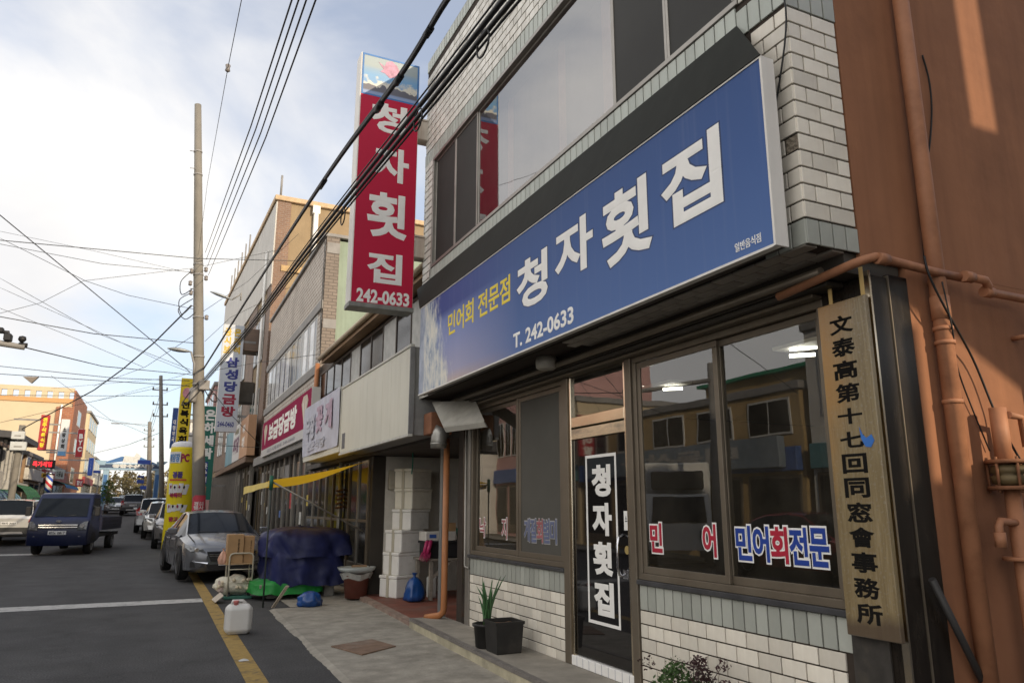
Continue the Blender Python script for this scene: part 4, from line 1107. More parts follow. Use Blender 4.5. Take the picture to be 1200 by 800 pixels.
# front of the shop left of the bay: glazed sliding doors with posts
for i, y in enumerate([13.46 + .75 * k for k in range(8)]):
    b = MB(); b.rbox(3.47, 3.54, y, y + .07, .05, 2.40, .004); b.build("door_post", m_alu if i % 2 else m_bronze, NB)
    if i < 8:
        b = MB(); b.box(3.50, 3.506, y + .07, y + .75, .55, 2.40); b.build("pane", g_dark, NB)
        b = MB(); b.rbox(3.485, 3.52, y + .07, y + .75, .06, .55, .006); b.build("door_panel", m_shutter, NB)
        b = MB(); b.rbox(3.48, 3.525, y + .07, y + .75, 1.28, 1.33, .004); b.build("door_rail", m_bronze, NB)
b = MB(); b.rbox(3.50, 3.74, 13.29, 13.46, 0, 2.45, .006); b.build("bay_pillar", m_dkpanel, NB)
ystrip(3.28, 5.6, 9.72, 13.44, .075, 1.0).build("floor", m_redfloor, kind='structure')
b = MB(); b.prism([(3.16, 9.72, .0), (3.16, 9.72, .078), (3.28, 9.72, .085), (3.28, 9.72, .0)], (.14, 3.75, 0)); b.build("bay_kerb", M("red_kerb", (.27, .2, .16), .85, var=.25, scale=5, dirt=(.2, .07, .05), dirt_amt=.6), kind='structure')
# meter box and plant string on the bay's side wall
p = pX(448, 563, 3.78)
b = MB(); b.rbox(3.78, 3.95, 13.16, 13.28, p.z - .17, p.z + .17, .008); tag(b.build("meter_box", M("beige_box", (.45, .42, .34), .5), None), "beige meter box on the side wall of the storage bay", "meter box")

# cream sign box, blank
CS = thing("blank_sign", "blank cream coloured shop sign of ribbed sheet beside the blue sign", "sign", (3.0, 9.62, 2.48))
me_rib = None
yy = 9.62
for i in range(9):
    w_ = (13.80 - 9.62) / 9
    b = MB(); b.rbox(3.0, 3.025, yy + .004, yy + w_ - .002, 2.515, 3.70, .004); b.build("sheet", m_cream, CS); yy += w_
b = MB(); b.box(3.03, 3.45, 9.63, 13.8, 2.50, 3.71); b.build("cabinet", M("sign_back", (.25, .25, .24), .6), CS)
b = MB(); b.rbox(2.985, 3.05, 9.60, 13.82, 3.702, 3.74, .004); b.rbox(2.985, 3.05, 9.60, 13.82, 2.475, 2.512, .004); b.build("frame_rail", M("pale_rail", (.5, .49, .44), .5), CS)
b = MB(); b.rbox(2.987, 3.06, 9.595, 9.622, 2.513, 3.70, .004); b.build("end_cap", M("dark_end", (.20, .20, .2), .5), CS)
b = MB(); b.box(2.9985, 3.0, 13.42, 13.66, 2.58, 2.86); b.build("sticker", M("grey_print", (.12, .12, .13), .6, var=.4, scale=18), CS)
b = MB(); b.rbox(3.2, 3.5, 9.3, 9.6, 2.49, 2.78, .01); tag(b.build("terracotta_box", M("terracotta", (.25, .11, .06), .8, var=.2)), "terracotta coloured box on the ledge between the cream sign and the duct", "box")
b = MB(); b.box(3.38, 3.6, 9.16, 9.62, 2.6, 3.65)
# faded banner
BN = thing("faded_banner", "faded lilac banner with washed out pink and white lettering hung on a box sign", "banner", (2.96, 13.9, 2.55))
m_ban = M("lilac_cloth", (.52, .52, .60), .8, var=.12, scale=3, streak=.35, dirt=(.55, .53, .55), bump=.1)
b = MB(); b.grid(lambda u, v: (2.965 + .02 * math.sin(u * 9 + v * 3) * (1 - v), 13.88 + 3.7 * u, 2.66 + 1.10 * v), 18, 8); b.build("cloth", m_ban, BN)
b = MB(); b.rbox(2.995, 3.4, 13.86, 17.62, 2.54, 3.77, .01); b.build("cabinet", m_cream, BN)
m_bpink = M("washed_pink", (.46, .34, .42), .8, var=.3, scale=8); m_bwh = M("washed_white", (.52, .52, .58), .8, var=.25, scale=8)
text("lettering", "꽃 게", m_bpink, BN, (2.94, 16.0, 3.05), UF, VZ, 1.6, .58, .05, .002)
text("lettering", "무침", m_bwh, BN, (2.94, 17.2, 2.98), UF, VZ, 1.0, .55, .05, .002)
text("lettering", "전문식당", m_bwh, BN, (2.94, 17.0, 2.74), UF, VZ, 2.0, .2, .04, .002)

# ------------------------------------------------------------------ brick house with the jeweller's sign
def brick_mat(name, c1, c2, mort, sc=1.0, ax='Y'):
    m = bpy.data.materials.new(name); m.use_nodes = True
    t = m.node_tree; n = t.nodes; l = t.links; b_ = n["Principled BSDF"]
    c = n.new("ShaderNodeTexCoord"); s = n.new("ShaderNodeSeparateXYZ"); cb = n.new("ShaderNodeCombineXYZ")
    l.new(c.outputs['Object'], s.inputs[0])
    l.new(s.outputs[ax], cb.inputs[0]); l.new(s.outputs['Z'], cb.inputs[1])
    br = n.new("ShaderNodeTexBrick"); br.inputs['Scale'].default_value = sc
    br.inputs['Color1'].default_value = (*c1, 1); br.inputs['Color2'].default_value = (*c2, 1); br.inputs['Mortar'].default_value = (*mort, 1)
    br.inputs['Brick Width'].default_value = .23; br.inputs['Row Height'].default_value = .09; br.inputs['Mortar Size'].default_value = .012
    l.new(cb.outputs[0], br.inputs['Vector'])
    nz = n.new("ShaderNodeTexNoise"); nz.inputs['Scale'].default_value = 1.1; nz.inputs['Detail'].default_value = 6; l.new(c.outputs['Object'], nz.inputs['Vector'])
    col = mixc(n, l, ramp(n, l, nz.outputs['Fac'], [(.35, (0, 0, 0)), (.75, (.5, .5, .5))]), br.outputs['Color'], tuple(x * .5 for x in c1))
    l.new(col, b_.inputs['Base Color']); b_.inputs['Roughness'].default_value = .75
    bp = n.new("ShaderNodeBump"); bp.inputs['Strength'].default_value = .4; bp.inputs['Distance'].default_value = .008; bp.invert = True
    l.new(br.outputs['Fac'], bp.inputs['Height']); l.new(bp.outputs[0], b_.inputs['Normal'])
    return m
m_brick = brick_mat("buff_brick", (.40, .335, .28), (.31, .255, .21), (.66, .62, .56), .75)
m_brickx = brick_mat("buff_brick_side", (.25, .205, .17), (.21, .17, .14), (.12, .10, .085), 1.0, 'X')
m_band = M("grey_band", (.26, .25, .24), .7, var=.15, scale=3, dirt=(.16, .15, .14), dirt_amt=.5)
m_mint = M("mint_plaster", (.27, .33, .26), .85, var=.10, scale=1.4, streak=.3, dirt=(.14, .15, .12))
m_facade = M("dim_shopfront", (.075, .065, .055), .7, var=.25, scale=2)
m_pillar = M("shopfront_pillar", (.16, .145, .125), .55, var=.2, scale=3, metal=.2)
B3a, B3b, X3 = 19.5, 30.3, 3.6
BR = thing("brick_house", "two storey buff brick house with a long white framed window band above the jeweller's sign", "building", (X3, B3a, 0))
b = MB(); b.box(X3 + .02, 13, B3a + .1, B3b, 0, 8.72); b.build("body", m_mint, BR)
b = MB(); b.box(X3, X3 + .019, B3a, B3b, 6.98, 8.75); b.box(X3, X3 + .019, B3a, B3a + .62, 5.26, 6.72); b.box(X3, X3 + .019, B3b - .5, B3b, 5.26, 6.72); b.build("brick_front", m_brick, BR)
b = MB(); b.box(X3 + .0, X3 + .36, B3a - .02, B3a + .099, 3.2, 8.76); b.build("brick_quoin", m_brickx, BR)
for z0, z1 in ((6.725, 6.975), (5.0, 5.255)):
    b = MB(); b.rbox(X3 - .06, X3 + .02, B3a - .01, B3b, z0, z1, .01); b.build("band_course", m_band, BR)
for z0, z1 in ((8.3, 8.6), (6.2, 6.45)):
    b = MB(); b.box(X3 + .02, X3 + .365, B3a - .032, B3a - .0205, z0, z1); b.build("band_course", m_band, BR)
b = MB(); b.rbox(X3 - .08, 13, B3a - .04, B3b, 8.765, 8.86, .01); b.build("roof_edge", m_band, BR)
# window band
wf = M("white_window_frame", (.58, .57, .54), .5, var=.06)
ys0, ys1 = B3a + .63, B3b - .51
npn = 9
for i in range(npn):
    a = ys0 + (ys1 - ys0) * i / npn; c_ = ys0 + (ys1 - ys0) * (i + 1) / npn
    b = MB(); b.rbox(X3 - .01, X3 + .015, a, a + .06, 5.258, 6.722, .004); b.rbox(X3 - .01, X3 + .015, a + .06, c_, 5.258, 5.33, .004); b.rbox(X3 - .01, X3 + .015, a + .06, c_, 6.66, 6.722, .004)
    f = b.build("window", wf, BR)
    b = MB(); b.box(X3 - .004, X3 + .012, a + .06, a + .36, 5.33, 6.66); b.build("dark_gap", g_dark, f)
    b = MB(); b.rbox(X3 - .008, X3 + .013, a + .361, a + .42, 5.33, 6.66, .004); b.build("sash_stile", wf, f)
    b = MB(); b.box(X3 + .004, X3 + .009, a + .42, c_, 5.33, 6.66)
    b.build("pane", g_dark if i in (2, 3) else M("frosted_bright_pane", (.62, .62, .62), .12, var=.35, scale=1.2, stretch=(1, .3, 2.5)), f)
# ground floor: dim shopfronts with posts, small goods and panes
def shopfront(root, x, y0, y1, z1, seed, step=.9):
    rr = random.Random(seed); yy = y0
    while yy < y1 - .2:
        w_ = step * rr.uniform(.75, 1.2); w_ = min(w_, y1 - yy)
        gz = g(yy)
        b = MB(); b.rbox(x - .05, x + .02, yy, yy + rr.uniform(.06, .13), gz, z1, .005); b.build("post", rr.choice([m_alu, m_pillar, m_bronze, m_alu]), root)
        b = MB(); b.box(x + .0, x + .006, yy + .13, yy + w_, gz + rr.choice([.1, .45, .7]), z1 - .25); b.build("pane", g_dark, root)
        if rr.random() < .6:
            b = MB(); b.rbox(x - .02, x + .012, yy + .13, yy + w_, z1 - .5 * rr.random() - .3, z1 - .25, .003); b.build("transom_panel", rr.choice([m_pillar, m_band, m_shutter]), root)
        if rr.random() < .5:
            b = MB(); zc = gz + rr.uniform(1.0, 1.7); yc = yy + .2 + .3 * rr.random(); b.box(x - .006, x - .001, yc, yc + .28, zc, zc + rr.uniform(.2, .5)); b.build("poster", rr.choice(POST), root)
        yy += w_
POST = [M("poster_white", (.55, .55, .52), .6, var=.35, scale=9), M("poster_red", (.42, .04, .05), .6, var=.3, scale=9), M("poster_blue", (.08, .16, .4), .6, var=.4, scale=9), M("poster_yellow", (.55, .42, .08), .6, var=.3, scale=9)]
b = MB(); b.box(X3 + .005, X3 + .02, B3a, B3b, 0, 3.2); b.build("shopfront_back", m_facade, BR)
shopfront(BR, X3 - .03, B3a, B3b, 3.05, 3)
b = MB(); b.rbox(X3 - .30, X3 + .0, B3a, B3b, 3.06, 3.36, .01); b.build("sign_shelf", m_band, BR)
b = MB(); b.rbox(X3 - .02, X3 + .01, B3a + .1, B3b, 4.5, 4.99, .005); b.build("band_course", m_brick, BR)
# rain pipe at the corner
b = MB(); b.tube([(3.52, 19.35, 5.2), (3.50, 19.35, 3.2)], .06, 8); tag(b.build("rain_pipe", m_copper), "brown rain pipe at the near corner of the brick house", "pipe")
# jeweller's sign
JX = 3.22
yl, yr, zb, zt = quad_rect(JX, (307, 494), (363, 461), (366, 511), (308, 533))
JS = thing("jeweller_sign", "crimson shop sign with white lettering between two pale diamonds", "sign", (JX, yr, zb))
hz = zb + (zt - zb) * .2
b = MB(); b.box(JX, JX + .02, yr, yl, hz, zt); b.build("face_panel", M("crimson_print", (.28, .014, .065), .8, var=.08, scale=.6, spec=.1), JS)
b = MB(); b.box(JX, JX + .02, yr, yl, zb, hz - .001); b.build("lower_panel", M("pale_grey_print", (.50, .50, .50), .45, var=.06), JS)
b = MB(); b.box(JX + .021, JX + .2, yr, yl, zb, zt); b.build("cabinet", m_cap, JS)
b = MB(); b.box(JX - .01, JX + .2, yr - .02, yr, zb, zt); b.build("end_cap", m_cap, JS)
b = MB(); b.box(JX - .01, JX + .2, yl, yl + .02, zb, zt); b.build("end_cap", m_cap, JS)
W_ = yl - yr
text("lettering", "보금당금방", m_lwht, JS, (JX - .002, yr + W_ * .83, hz + .16), UF, VZ, W_ * .60, (zt - hz) * .66, .055, .003)
text("lettering", "금은·시계·보석  244-0460", M("grey_vinyl", (.22, .23, .28), .5), JS, (JX - .002, yr + W_ * .84, zb + .06), UF, VZ, W_ * .6, (hz - zb) * .5, .025, .003)
for yc, s in ((yr + W_ * .10, 1.0), (yr + W_ * .91, .9)):
    b = MB(); hgt = (zt - hz)
    dz = hz + hgt * .5
    pts = [(-.45, .22), (-.25, .40), (.25, .40), (.45, .22), (0, -.42)]
    b.prism([(JX - .006, yc - u * 1.0 * s, dz + v * hgt * s) for u, v in pts], (.005, 0, 0)); b.build("diamond_emblem", M("pale_gold_print", (.5, .42, .32), .4, var=.15, scale=4), JS)
    for u in (-.2, .2):
        b = MB(); b.prism([(JX - .008, yc - (u - .02) * s, dz + .22 * hgt * s), (JX - .008, yc - (u + .02) * s, dz + .22 * hgt * s), (JX - .008, yc - .02 * s, dz - .40 * hgt * s), (JX - .008, yc + .0 * s, dz - .40 * hgt * s)], (.002, 0, 0)); b.build("facet_line", m_lwht, JS)

# ------------------------------------------------------------------ tall tan building and the rest of the right hand row
m_tan = M("tan_plaster", (.29, .215, .13), .85, var=.14, scale=.8, dirt=(.22, .16, .10), dirt_amt=.7, streak=.35)
m_brownb = brick_mat("brown_brick_side", (.24, .14, .09), (.19, .11, .075), (.26, .2, .16), 1.0, 'X')
m_brownf = brick_mat("brown_brick_front", (.22, .14, .10), (.17, .11, .08), (.24, .2, .17))
m_palef = M("pale_facade", (.54, .52, .48), .7, var=.1, scale=.8, streak=.5, dirt=(.4, .37, .33))
T0, T1, TZ = 31.0, 50.0, 14.3
TB = thing("tan_building", "tall tan building with a pale upper front and brown brick edges behind the brick house", "building", (3.6, T0, 0), rz=R(1.6))
T = lambda y: y - 0  # local coordinates follow the root
b = MB(); b.box(.02, 12, .05, 19, .0, TZ); b.build("body", m_tan, TB, world=False)
b = MB(); b.box(-.01, .55, -.01, .049, 3.0, TZ - .02); b.build("brick_edge", m_brownb, TB, world=False)
b = MB(); b.box(-.06, .019, 0, 19, 10.6, TZ - .05); b.build("front_panel", m_palef, TB, world=False)
b = MB(); b.box(-.02, .018, 0, 1.1, 3.6, 10.6); b.box(-.02, .018, 3.8, 6.5, 3.6, 10.6); b.box(-.02, .018, 9.5, 19, 3.6, 10.6); b.build("brick_front", m_brownf, TB, world=False)
b = MB(); b.rbox(-.14, 12.1, -.1, 19.1, TZ, TZ + .22, .02); b.build("roof_edge", M("roof_edge_tan", (.5, .36, .22), .7), TB, world=False)
b = MB(); b.box(.3, 12, -.06, .049, 11.2, 11.45); b.build("wall_band", M("tan_band", (.44, .30, .15), .8), TB, world=False)
b = MB(); b.tube([(1.6, -.09, TZ - .3), (1.6, -.09, 9)], .11, 8); b.box(1.45, 1.75, -.18, 0, TZ - .35, TZ); b.build("rain_pipe", m_lwht, TB, world=False)
b = MB(); b.tube([(.1, .1, TZ + .2), (.1, .1, TZ + 1.2)], .05, 6); b.build("chimney_rod", m_band, TB, world=False)
for fl, zz in enumerate((4.4, 7.6)):
    for (a, c_) in ((1.2, 3.7), (6.6, 9.4), (10.5, 12.5), (14, 16.5)):
        b = MB(); b.box(-.025, .015, a, c_, zz, zz + 2.0)
        f = b.build("window", m_dkpanel, TB, world=False)
        b = MB(); n_ = 3
        for k in range(n_): b.rbox(-.05, -.026, a + (c_ - a) * k / n_, a + (c_ - a) * k / n_ + .07, zz, zz + 2.0, .004)
        b.build("mullion", wf, f, world=False)
        b = MB(); b.box(-.032, -.027, a + .07, c_, zz + .06, zz + 1.94); b.build("pane", g_dark, f, world=False)
b = MB(); b.rbox(-.7, .0, 3.0, 3.9, 6.0, 6.9, .02); b.build("balcony_box", m_dkwall, TB, world=False)
b = MB(); b.rbox(-.7, .0, 2.6, 3.6, 8.2, 9.2, .02); b.build("balcony_box", m_brownf, TB, world=False)
b = MB(); b.tube([(-.12, 1.3, 12.4), (-.12, 1.3, 3.6)], .06, 6); b.build("rain_pipe", m_lwht, TB, world=False)
for k in range(6):
    b = MB(); b.tube([(0, 9 + 1.6 * k, TZ + .2), (0, 9 + 1.6 * k, TZ + 1.5)], .04, 5); b.build("railing_post", m_band, TB, world=False)
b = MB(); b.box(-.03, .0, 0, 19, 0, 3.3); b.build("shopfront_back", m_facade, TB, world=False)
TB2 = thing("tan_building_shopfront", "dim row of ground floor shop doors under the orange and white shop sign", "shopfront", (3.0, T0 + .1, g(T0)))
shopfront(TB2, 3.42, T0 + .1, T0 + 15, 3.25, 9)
b = MB(); b.rbox(3.05, 3.5, T0 - .1, T0 + 16, 3.26, 3.5, .02); b.build("canopy", m_roof, TB2)
# orange / white / teal sign over it
OX = 3.05
S2 = thing("fascia_sign", "orange, white and teal shop sign with dark lettering under the tan building", "sign", (OX, 31, 3.5))
for y0, y1, mt in ((30.6, 33.6, M("orange_print", (.50, .28, .16), .5, var=.12, scale=1)), (33.6, 36.8, M("white_print", (.6, .6, .6), .5, var=.05)), (36.8, 40.5, M("teal_print", (.16, .30, .36), .5, var=.2, scale=1.2))):
    b = MB(); b.box(OX, OX + .3, y0, y1 - .02, 3.52, 5.1); b.build("panel", mt, S2)
text("lettering", "싸다닭", M("purple_vinyl", (.13, .05, .12), .5), S2, (OX - .004, 36.5, 3.85), UF, VZ, 2.6, .72, .06, .004)
text("lettering", "수제 통닭", M("olive_vinyl", (.12, .12, .05), .5), S2, (OX - .004, 36.0, 4.68), UF, VZ, 1.7, .25, .05, .004)
text("lettering", "치킨", m_lwht, S2, (OX - .004, 32.7, 3.9), UF, VZ, 1.0, .45, .05, .004)
text("lettering", "싸다", m_lwht, S2, (OX - .004, 32.7, 4.5), UF, VZ, 1.0, .35, .05, .004)

def blade_sign(label, Y, tl, tr, br, bl, mat, th=.25, cap=None, name="blade_sign", mount=True, wallx=3.4):
    xa, xb, za, zb_ = quad_rectY(Y, tl, tr, br, bl)
    t = thing(name, label, "sign", (xa, Y, za))
    b = MB(); b.rbox(xa, xb, Y, Y + th, za, zb_, .015); b.build("cabinet", cap or m_cap, t)
    b = MB(); b.box(xa + .015, xb - .015, Y - .006, Y - .001, za + .015, zb_ - .015); b.build("face_panel", mat, t)
    if mount:
        for f in (.15, .85):
            zc = za + (zb_ - za) * f
            b = MB()
            if wallx > xb: b.box(xb + .001, wallx, Y + .08, Y + .16, zc - .05, zc + .05)
            else: b.box(wallx, xa - .001, Y + .08, Y + .16, zc - .05, zc + .05)
            b.build("bracket", m_band, t)
    return t, xa, xb, za, zb_
def column_text(t, Y, xa, xb, z0, z1, s, mat, bold=.05, hs=.86):
    h_ = (z1 - z0) / len(s)
    for i, ch in enumerate(s):
        if ch == ' ': continue
        text("lettering", ch, mat, t, (xa, Y - .008, z1 - (i + 1) * h_ + h_ * (1 - hs) / 2), UP, VZ, xb - xa, h_ * hs, bold, .003)
m_signw = M("pale_blue_white_print", (.52, .56, .62), .45, var=.05)
m_tblue = M("navy_vinyl", (.035, .045, .22), .5); m_tred = M("crimson_vinyl", (.30, .02, .05), .5); m_tyel = M("golden_vinyl", (.62, .40, .03), .5)
t, xa, xb, za, zb_ = blade_sign("tall white jeweller's blade sign with navy, red and yellow lettering beside the utility pole", 33.5, (262, 378), (286, 383), (278, 508), (252, 504), m_signw, wallx=3.4)
w_ = xb - xa; h_ = zb_ - za
column_text(t, 33.5, xa + w_ * .25, xb - w_ * .14, za + h_ * .36, za + h_ * .70, "삼성당", m_tblue)
column_text(t, 33.5, xa + w_ * .22, xb - w_ * .14, za + h_ * .13, za + h_ * .355, "금방", m_tred)
column_text(t, 33.5, xa + w_ * .08, xa + w_ * .40, za + h_ * .72, za + h_ * .97, "금시보", m_tyel, .05)
column_text(t, 33.5, xa + w_ * .52, xa + w_ * .86, za + h_ * .72, za + h_ * .97, "은계석", m_tyel, .05)
text("lettering", "244-0460", m_tblue, t, (xa + w_ * .1, 33.492, za + h_ * .045), UP, VZ, w_ * .75, h_ * .05, .03, .003)
t, xa, xb, za, zb_ = blade_sign("green laundry blade sign with white lettering right of the utility pole", 42, (237, 475), (253, 476), (250, 583), (232, 588), M("green_print", (.02, .15, .11), .5, var=.05))
w_ = xb - xa; h_ = zb_ - za
column_text(t, 42, xa + w_ * .1, xb - w_ * .14, za + h_ * .42, za + h_ * .97, "은하세탁", m_lwht)
b = MB(); b.box(xa + w_ * .3, xa + w_ * .62, 41.985, 41.993, za + h_ * .17, za + h_ * .40); b.build("blue_panel", M("blue_print", (.02, .05, .24), .5), t)
column_text(t, 41.98, xa + w_ * .34, xa + w_ * .58, za + h_ * .18, za + h_ * .39, "옷수선", m_lwht)
b = MB(); b.box(xa + w_ * .05, xa + w_ * .62, 41.985, 41.993, za + h_ * .02, za + h_ * .14); b.build("orange_panel", M("pale_orange_print", (.5, .2, .12), .5), t)
t, xa, xb, za, zb_ = blade_sign("yellow restaurant blade sign with black lettering left of the utility pole", 50, (212, 443), (227, 443), (221, 522), (206, 522), M("yellow_print", (.68, .52, .02), .5, var=.05), wallx=3.2)
w_ = xb - xa; h_ = zb_ - za
column_text(t, 50, xa + w_ * .16, xb - w_ * .16, za + h_ * .03, za + h_ * .66, "전복식육회", m_ink, .055)
b = MB(); b.lathe(0, 0, [(.26, 0), (.26, .01)], 16)
bb = MB(); bb.v = [(xa + w_ * .55 + p[0], 49.99 - p[2], za + h_ * .78 + p[1] * 1.3) for p in b.v]; bb.f = b.f; bb.build("pink_emblem", M("pink_emblem_print", (.55, .25, .3), .5, var=.3, scale=6), t)
t, xa, xb, za, zb_ = blade_sign("dark blue blade sign with white lettering left of the yellow blade sign", 56, (202, 478), (209, 477), (206, 525), (199, 525), M("blue_sign_print2", (.03, .08, .26), .5), wallx=3.2)
column_text(t, 56, xa + .1, xb - .1, za + .4, zb_ - .8, "대명약국", m_lwht)
# row beyond
m_pinkw = M("pink_plaster", (.55, .33, .31), .85, var=.08, scale=1); m_greyw = M("grey_plaster", (.40, .39, .37), .85, var=.1, scale=1); m_whitew = M("white_plaster", (.60, .58, .54), .85, var=.08, scale=1)
def plain_building(label, x0, x1, y0, y1, z1, mat, facing, floors, nwin, seed, shop=True, endwin=0):
    """a street house: walls, string course, roof edge, windows with frames, shop front. facing +1 = front looks to -X"""
    rr = random.Random(seed); gz = g((y0 + y1) / 2)
    t = thing("street_building", label, "building", ((x0 + x1) / 2, y0, gz))
    b = MB(); b.box(x0, x1, y0, y1, gz - .6, z1); b.build("wall", mat, t)
    b = MB(); b.rbox(x0 - .12, x1 + .12, y0 - .12, y1 + .05, z1, z1 + .25, .02); b.build("roof_edge", m_band, t)
    xf = x0 if facing > 0 else x1; s = -1 if facing > 0 else 1
    def bx(d0, d1, *a): return (min(xf + s * d0, xf + s * d1), max(xf + s * d0, xf + s * d1), *a)
    fh = (z1 - gz - 3.2) / max(floors, 1)
    for fl in range(floors):
        z0 = gz + 3.3 + fl * fh + fh * .25
        for k in range(nwin):
            a = y0 + (y1 - y0) * (k + .18) / nwin; c_ = y0 + (y1 - y0) * (k + .82) / nwin
            b = MB(); b.rbox(*bx(.001, .05, a - .07, c_ + .07, z0 - .07, z0 + fh * .55 + .07), .01); f = b.build("window", wf, t)
            b = MB(); b.box(*bx(.051, .056, a, (a + c_) / 2 - .03, z0, z0 + fh * .55)); b.build("pane", g_dark, f)
            b = MB(); b.box(*bx(.051, .056, (a + c_) / 2 + .03, c_, z0, z0 + fh * .55)); b.build("pane", g_dark, f)
    if shop:
        n_ = max(2, int((y1 - y0) / 2.2))
        for k in range(n_):
            a = y0 + (y1 - y0) * k / n_ + .15; c_ = y0 + (y1 - y0) * (k + 1) / n_ - .15
            b = MB(); b.rbox(*bx(.001, .04, a, c_, gz + .1, gz + 2.5), .01); f = b.build("shop_window", rr.choice([m_alu, m_bronze, m_pillar]), t)
            b = MB(); b.box(*bx(.041, .046, a + .1, c_ - .1, gz + .5, gz + 2.4)); b.build("pane", g_dark, f)
        b = MB(); b.rbox(*bx(.001, .25, y0 + .1, y1 - .1, gz + 2.6, gz + 3.3), .02); b.build("shop_fascia", rr.choice([m_cream, M("fascia_teal", (.1, .25, .28), .5), M("fascia_red", (.3, .05, .05), .5), m_palef, M("fascia_blue", (.06, .12, .32), .5)]), t)
    for k in range(endwin):
        xa_ = x0 + (x1 - x0) * (k + .25) / max(endwin, 1)
        for fl in range(floors):
            z0 = gz + 3.3 + fl * fh + fh * .25
            b = MB(); b.rbox(xa_, xa_ + 1.1, y0 - .04, y0 - .001, z0, z0 + fh * .5, .01); f = b.build("window", wf, t)
            b = MB(); b.box(xa_ + .08, xa_ + 1.02, y0 - .046, y0 - .041, z0 + .08, z0 + fh * .5 - .08); b.build("pane", g_dark, f)
    return t
plain_building("pink plastered house end just right of the utility pole", 2.9, 10, 51, 60, 9.2, m_pinkw, 1, 2, 4, 1)
plain_building("grey two storey street house beyond the pink house on the right", 2.6, 10, 60.5, 72, 8.0, m_greyw, 1, 1, 5, 2)
plain_building("white street house farther along the right side", 2.3, 10, 72.5, 86, 9.0, m_whitew, 1, 2, 5, 3)
plain_building("tan street house at the far end of the right side", 2.0, 10, 86.5, 104, 9.5, m_tan, 1, 2, 6, 4)
# ------------------------------------------------------------------ goods in the storage bay
m_foam = M("white_foam", (.80, .78, .73), .85, var=.06, scale=6, dirt=(.45, .42, .36), dirt_amt=.5, bump=.15)
m_foamy = M("yellowed_foam", (.78, .74, .62), .85, var=.06, scale=6, dirt=(.45, .4, .3), dirt_amt=.5, bump=.15)
def foam_box(x, y, z, w, d, h, rz, label, mat):
    t = thing("foam_box", label, "foam box", (x, y, z), "foam boxes stacked in the storage bay", rz)
    b = MB(); b.rbox(-w / 2 + .012, w / 2 - .012, -d / 2 + .012, d / 2 - .012, 0, h - .055, .012); b.build("body", mat, t, world=False)
    b = MB(); b.rbox(-w / 2, w / 2, -d / 2, d / 2, h - .054, h - .002, .012); b.build("lid", mat, t, world=False)
    b = MB(); b.box(-w / 2 - .001, w / 2 + .001, -.03, .03, .0, h + .001); b.build("tape", M("clear_tape", (.5, .46, .36), .25), t, world=False)
ord_ = ["lowest foam box of the white stack, standing on the red floor", "second foam box from the floor in the white stack", "third foam box from the floor, jutting left in the stack",
        "fourth foam box from the floor, narrower than those under it", "fifth foam box from the floor, directly under the top one", "topmost yellowish foam box of the tall white stack"]
fx = [(447.5, 480, 702), (446, 490, 680), (449.5, 491, 656), (459, 497.5, 632), (460, 502, 609), (460, 502.5, 585)]
zc = .078
for i, (xa, xb, yb) in enumerate(fx):
    c = pY((xa + xb) / 2, yb, 12.75)
    h_ = [.355, .37, .37, .345, .35, .345][i]
    foam_box(c.x + .05, 12.78 + .02 * (i % 2), zc, .50, .46, h_, R([24, 20, 22, 30, 26, 28][i]), ord_[i], m_foamy if i > 3 else m_foam)
    zc += h_
m_bbag = M("blue_plastic_bag", (.012, .065, .24), .3, var=.2, scale=5, spec=.6)
def bag(name, label, cx, cy, z, r, h, mat, seed, knot=True, cat="bag"):
    rr = random.Random(seed); o = Vector((rr.random() * 9, rr.random() * 9, 0))
    b = MB()
    def f(u, v):
        a = u * 2 * math.pi
        prof = [(.55, 0), (.95, .06), (1.0, .28), (.86, .55), (.5, .76), (.16, .84), (.10, .88), (.26, 1.0)] if knot else [(.6, 0), (.97, .08), (1, .35), (.9, .65), (.6, .88), (.3, .96), (.12, .99), (.02, 1)]
        k = v * (len(prof) - 1); i = min(int(k), len(prof) - 2); t = k - i
        rr_ = prof[i][0] * (1 - t) + prof[i + 1][0] * t; zz = prof[i][1] * (1 - t) + prof[i + 1][1] * t
        nn = noise.noise(Vector((math.cos(a) * 2.2, math.sin(a) * 2.2, zz * 3)) + o) * .28 + noise.noise(Vector((math.cos(a) * 6, math.sin(a) * 6, zz * 5)) + o) * .12
        q = r * rr_ * (1 + nn * (0 if v == 0 else 1))
        return (cx + q * math.cos(a), cy + q * math.sin(a), z + h * zz)
    b.grid(f, 28, 14, closed_u=True)
    return tag(b.build(name, mat), label, cat)
c = pZ(485, 704, .08); bag("plastic_bag", "tied blue plastic bag standing before the foam box stack", c.x, c.y, .078, .165, .44, m_bbag, 3)
c = pZ(507, 703, .08)
TBL = thing("work_table", "small grey wooden table under the black crate in the storage bay", "table", (c.x + .25, c.y + .2, .08))
tz = pY(500, 657, c.y).z
m_oldw = M("old_grey_wood", (.26, .23, .19), .8, var=.2, scale=5, stretch=(1, 1, 6))
tx0, ty0 = c.x - .16, c.y
b = MB(); b.rbox(tx0, tx0 + .9, ty0 - .05, ty0 + .6, tz, tz + .035, .006); b.build("top", m_oldw, TBL)
for x_, y_ in ((tx0 + .12, ty0), (tx0 + .84, ty0), (tx0 + .06, ty0 + .52), (tx0 + .84, ty0 + .52)):
    b = MB(); b.rbox(x_ - .03, x_ + .03, y_ - .03, y_ + .03, .078, tz - .001, .005); b.build("leg", m_oldw, TBL)
b = MB(); b.prism([(tx0 + .15, ty0 - .02, tz - .28), (tx0 + .15, ty0 - .02, tz - .22), (tx0 + .45, ty0 - .02, tz - .001), (tx0 + .45, ty0 - .02, tz - .07)], (0, .025, 0)); b.build("brace", m_oldw, TBL)
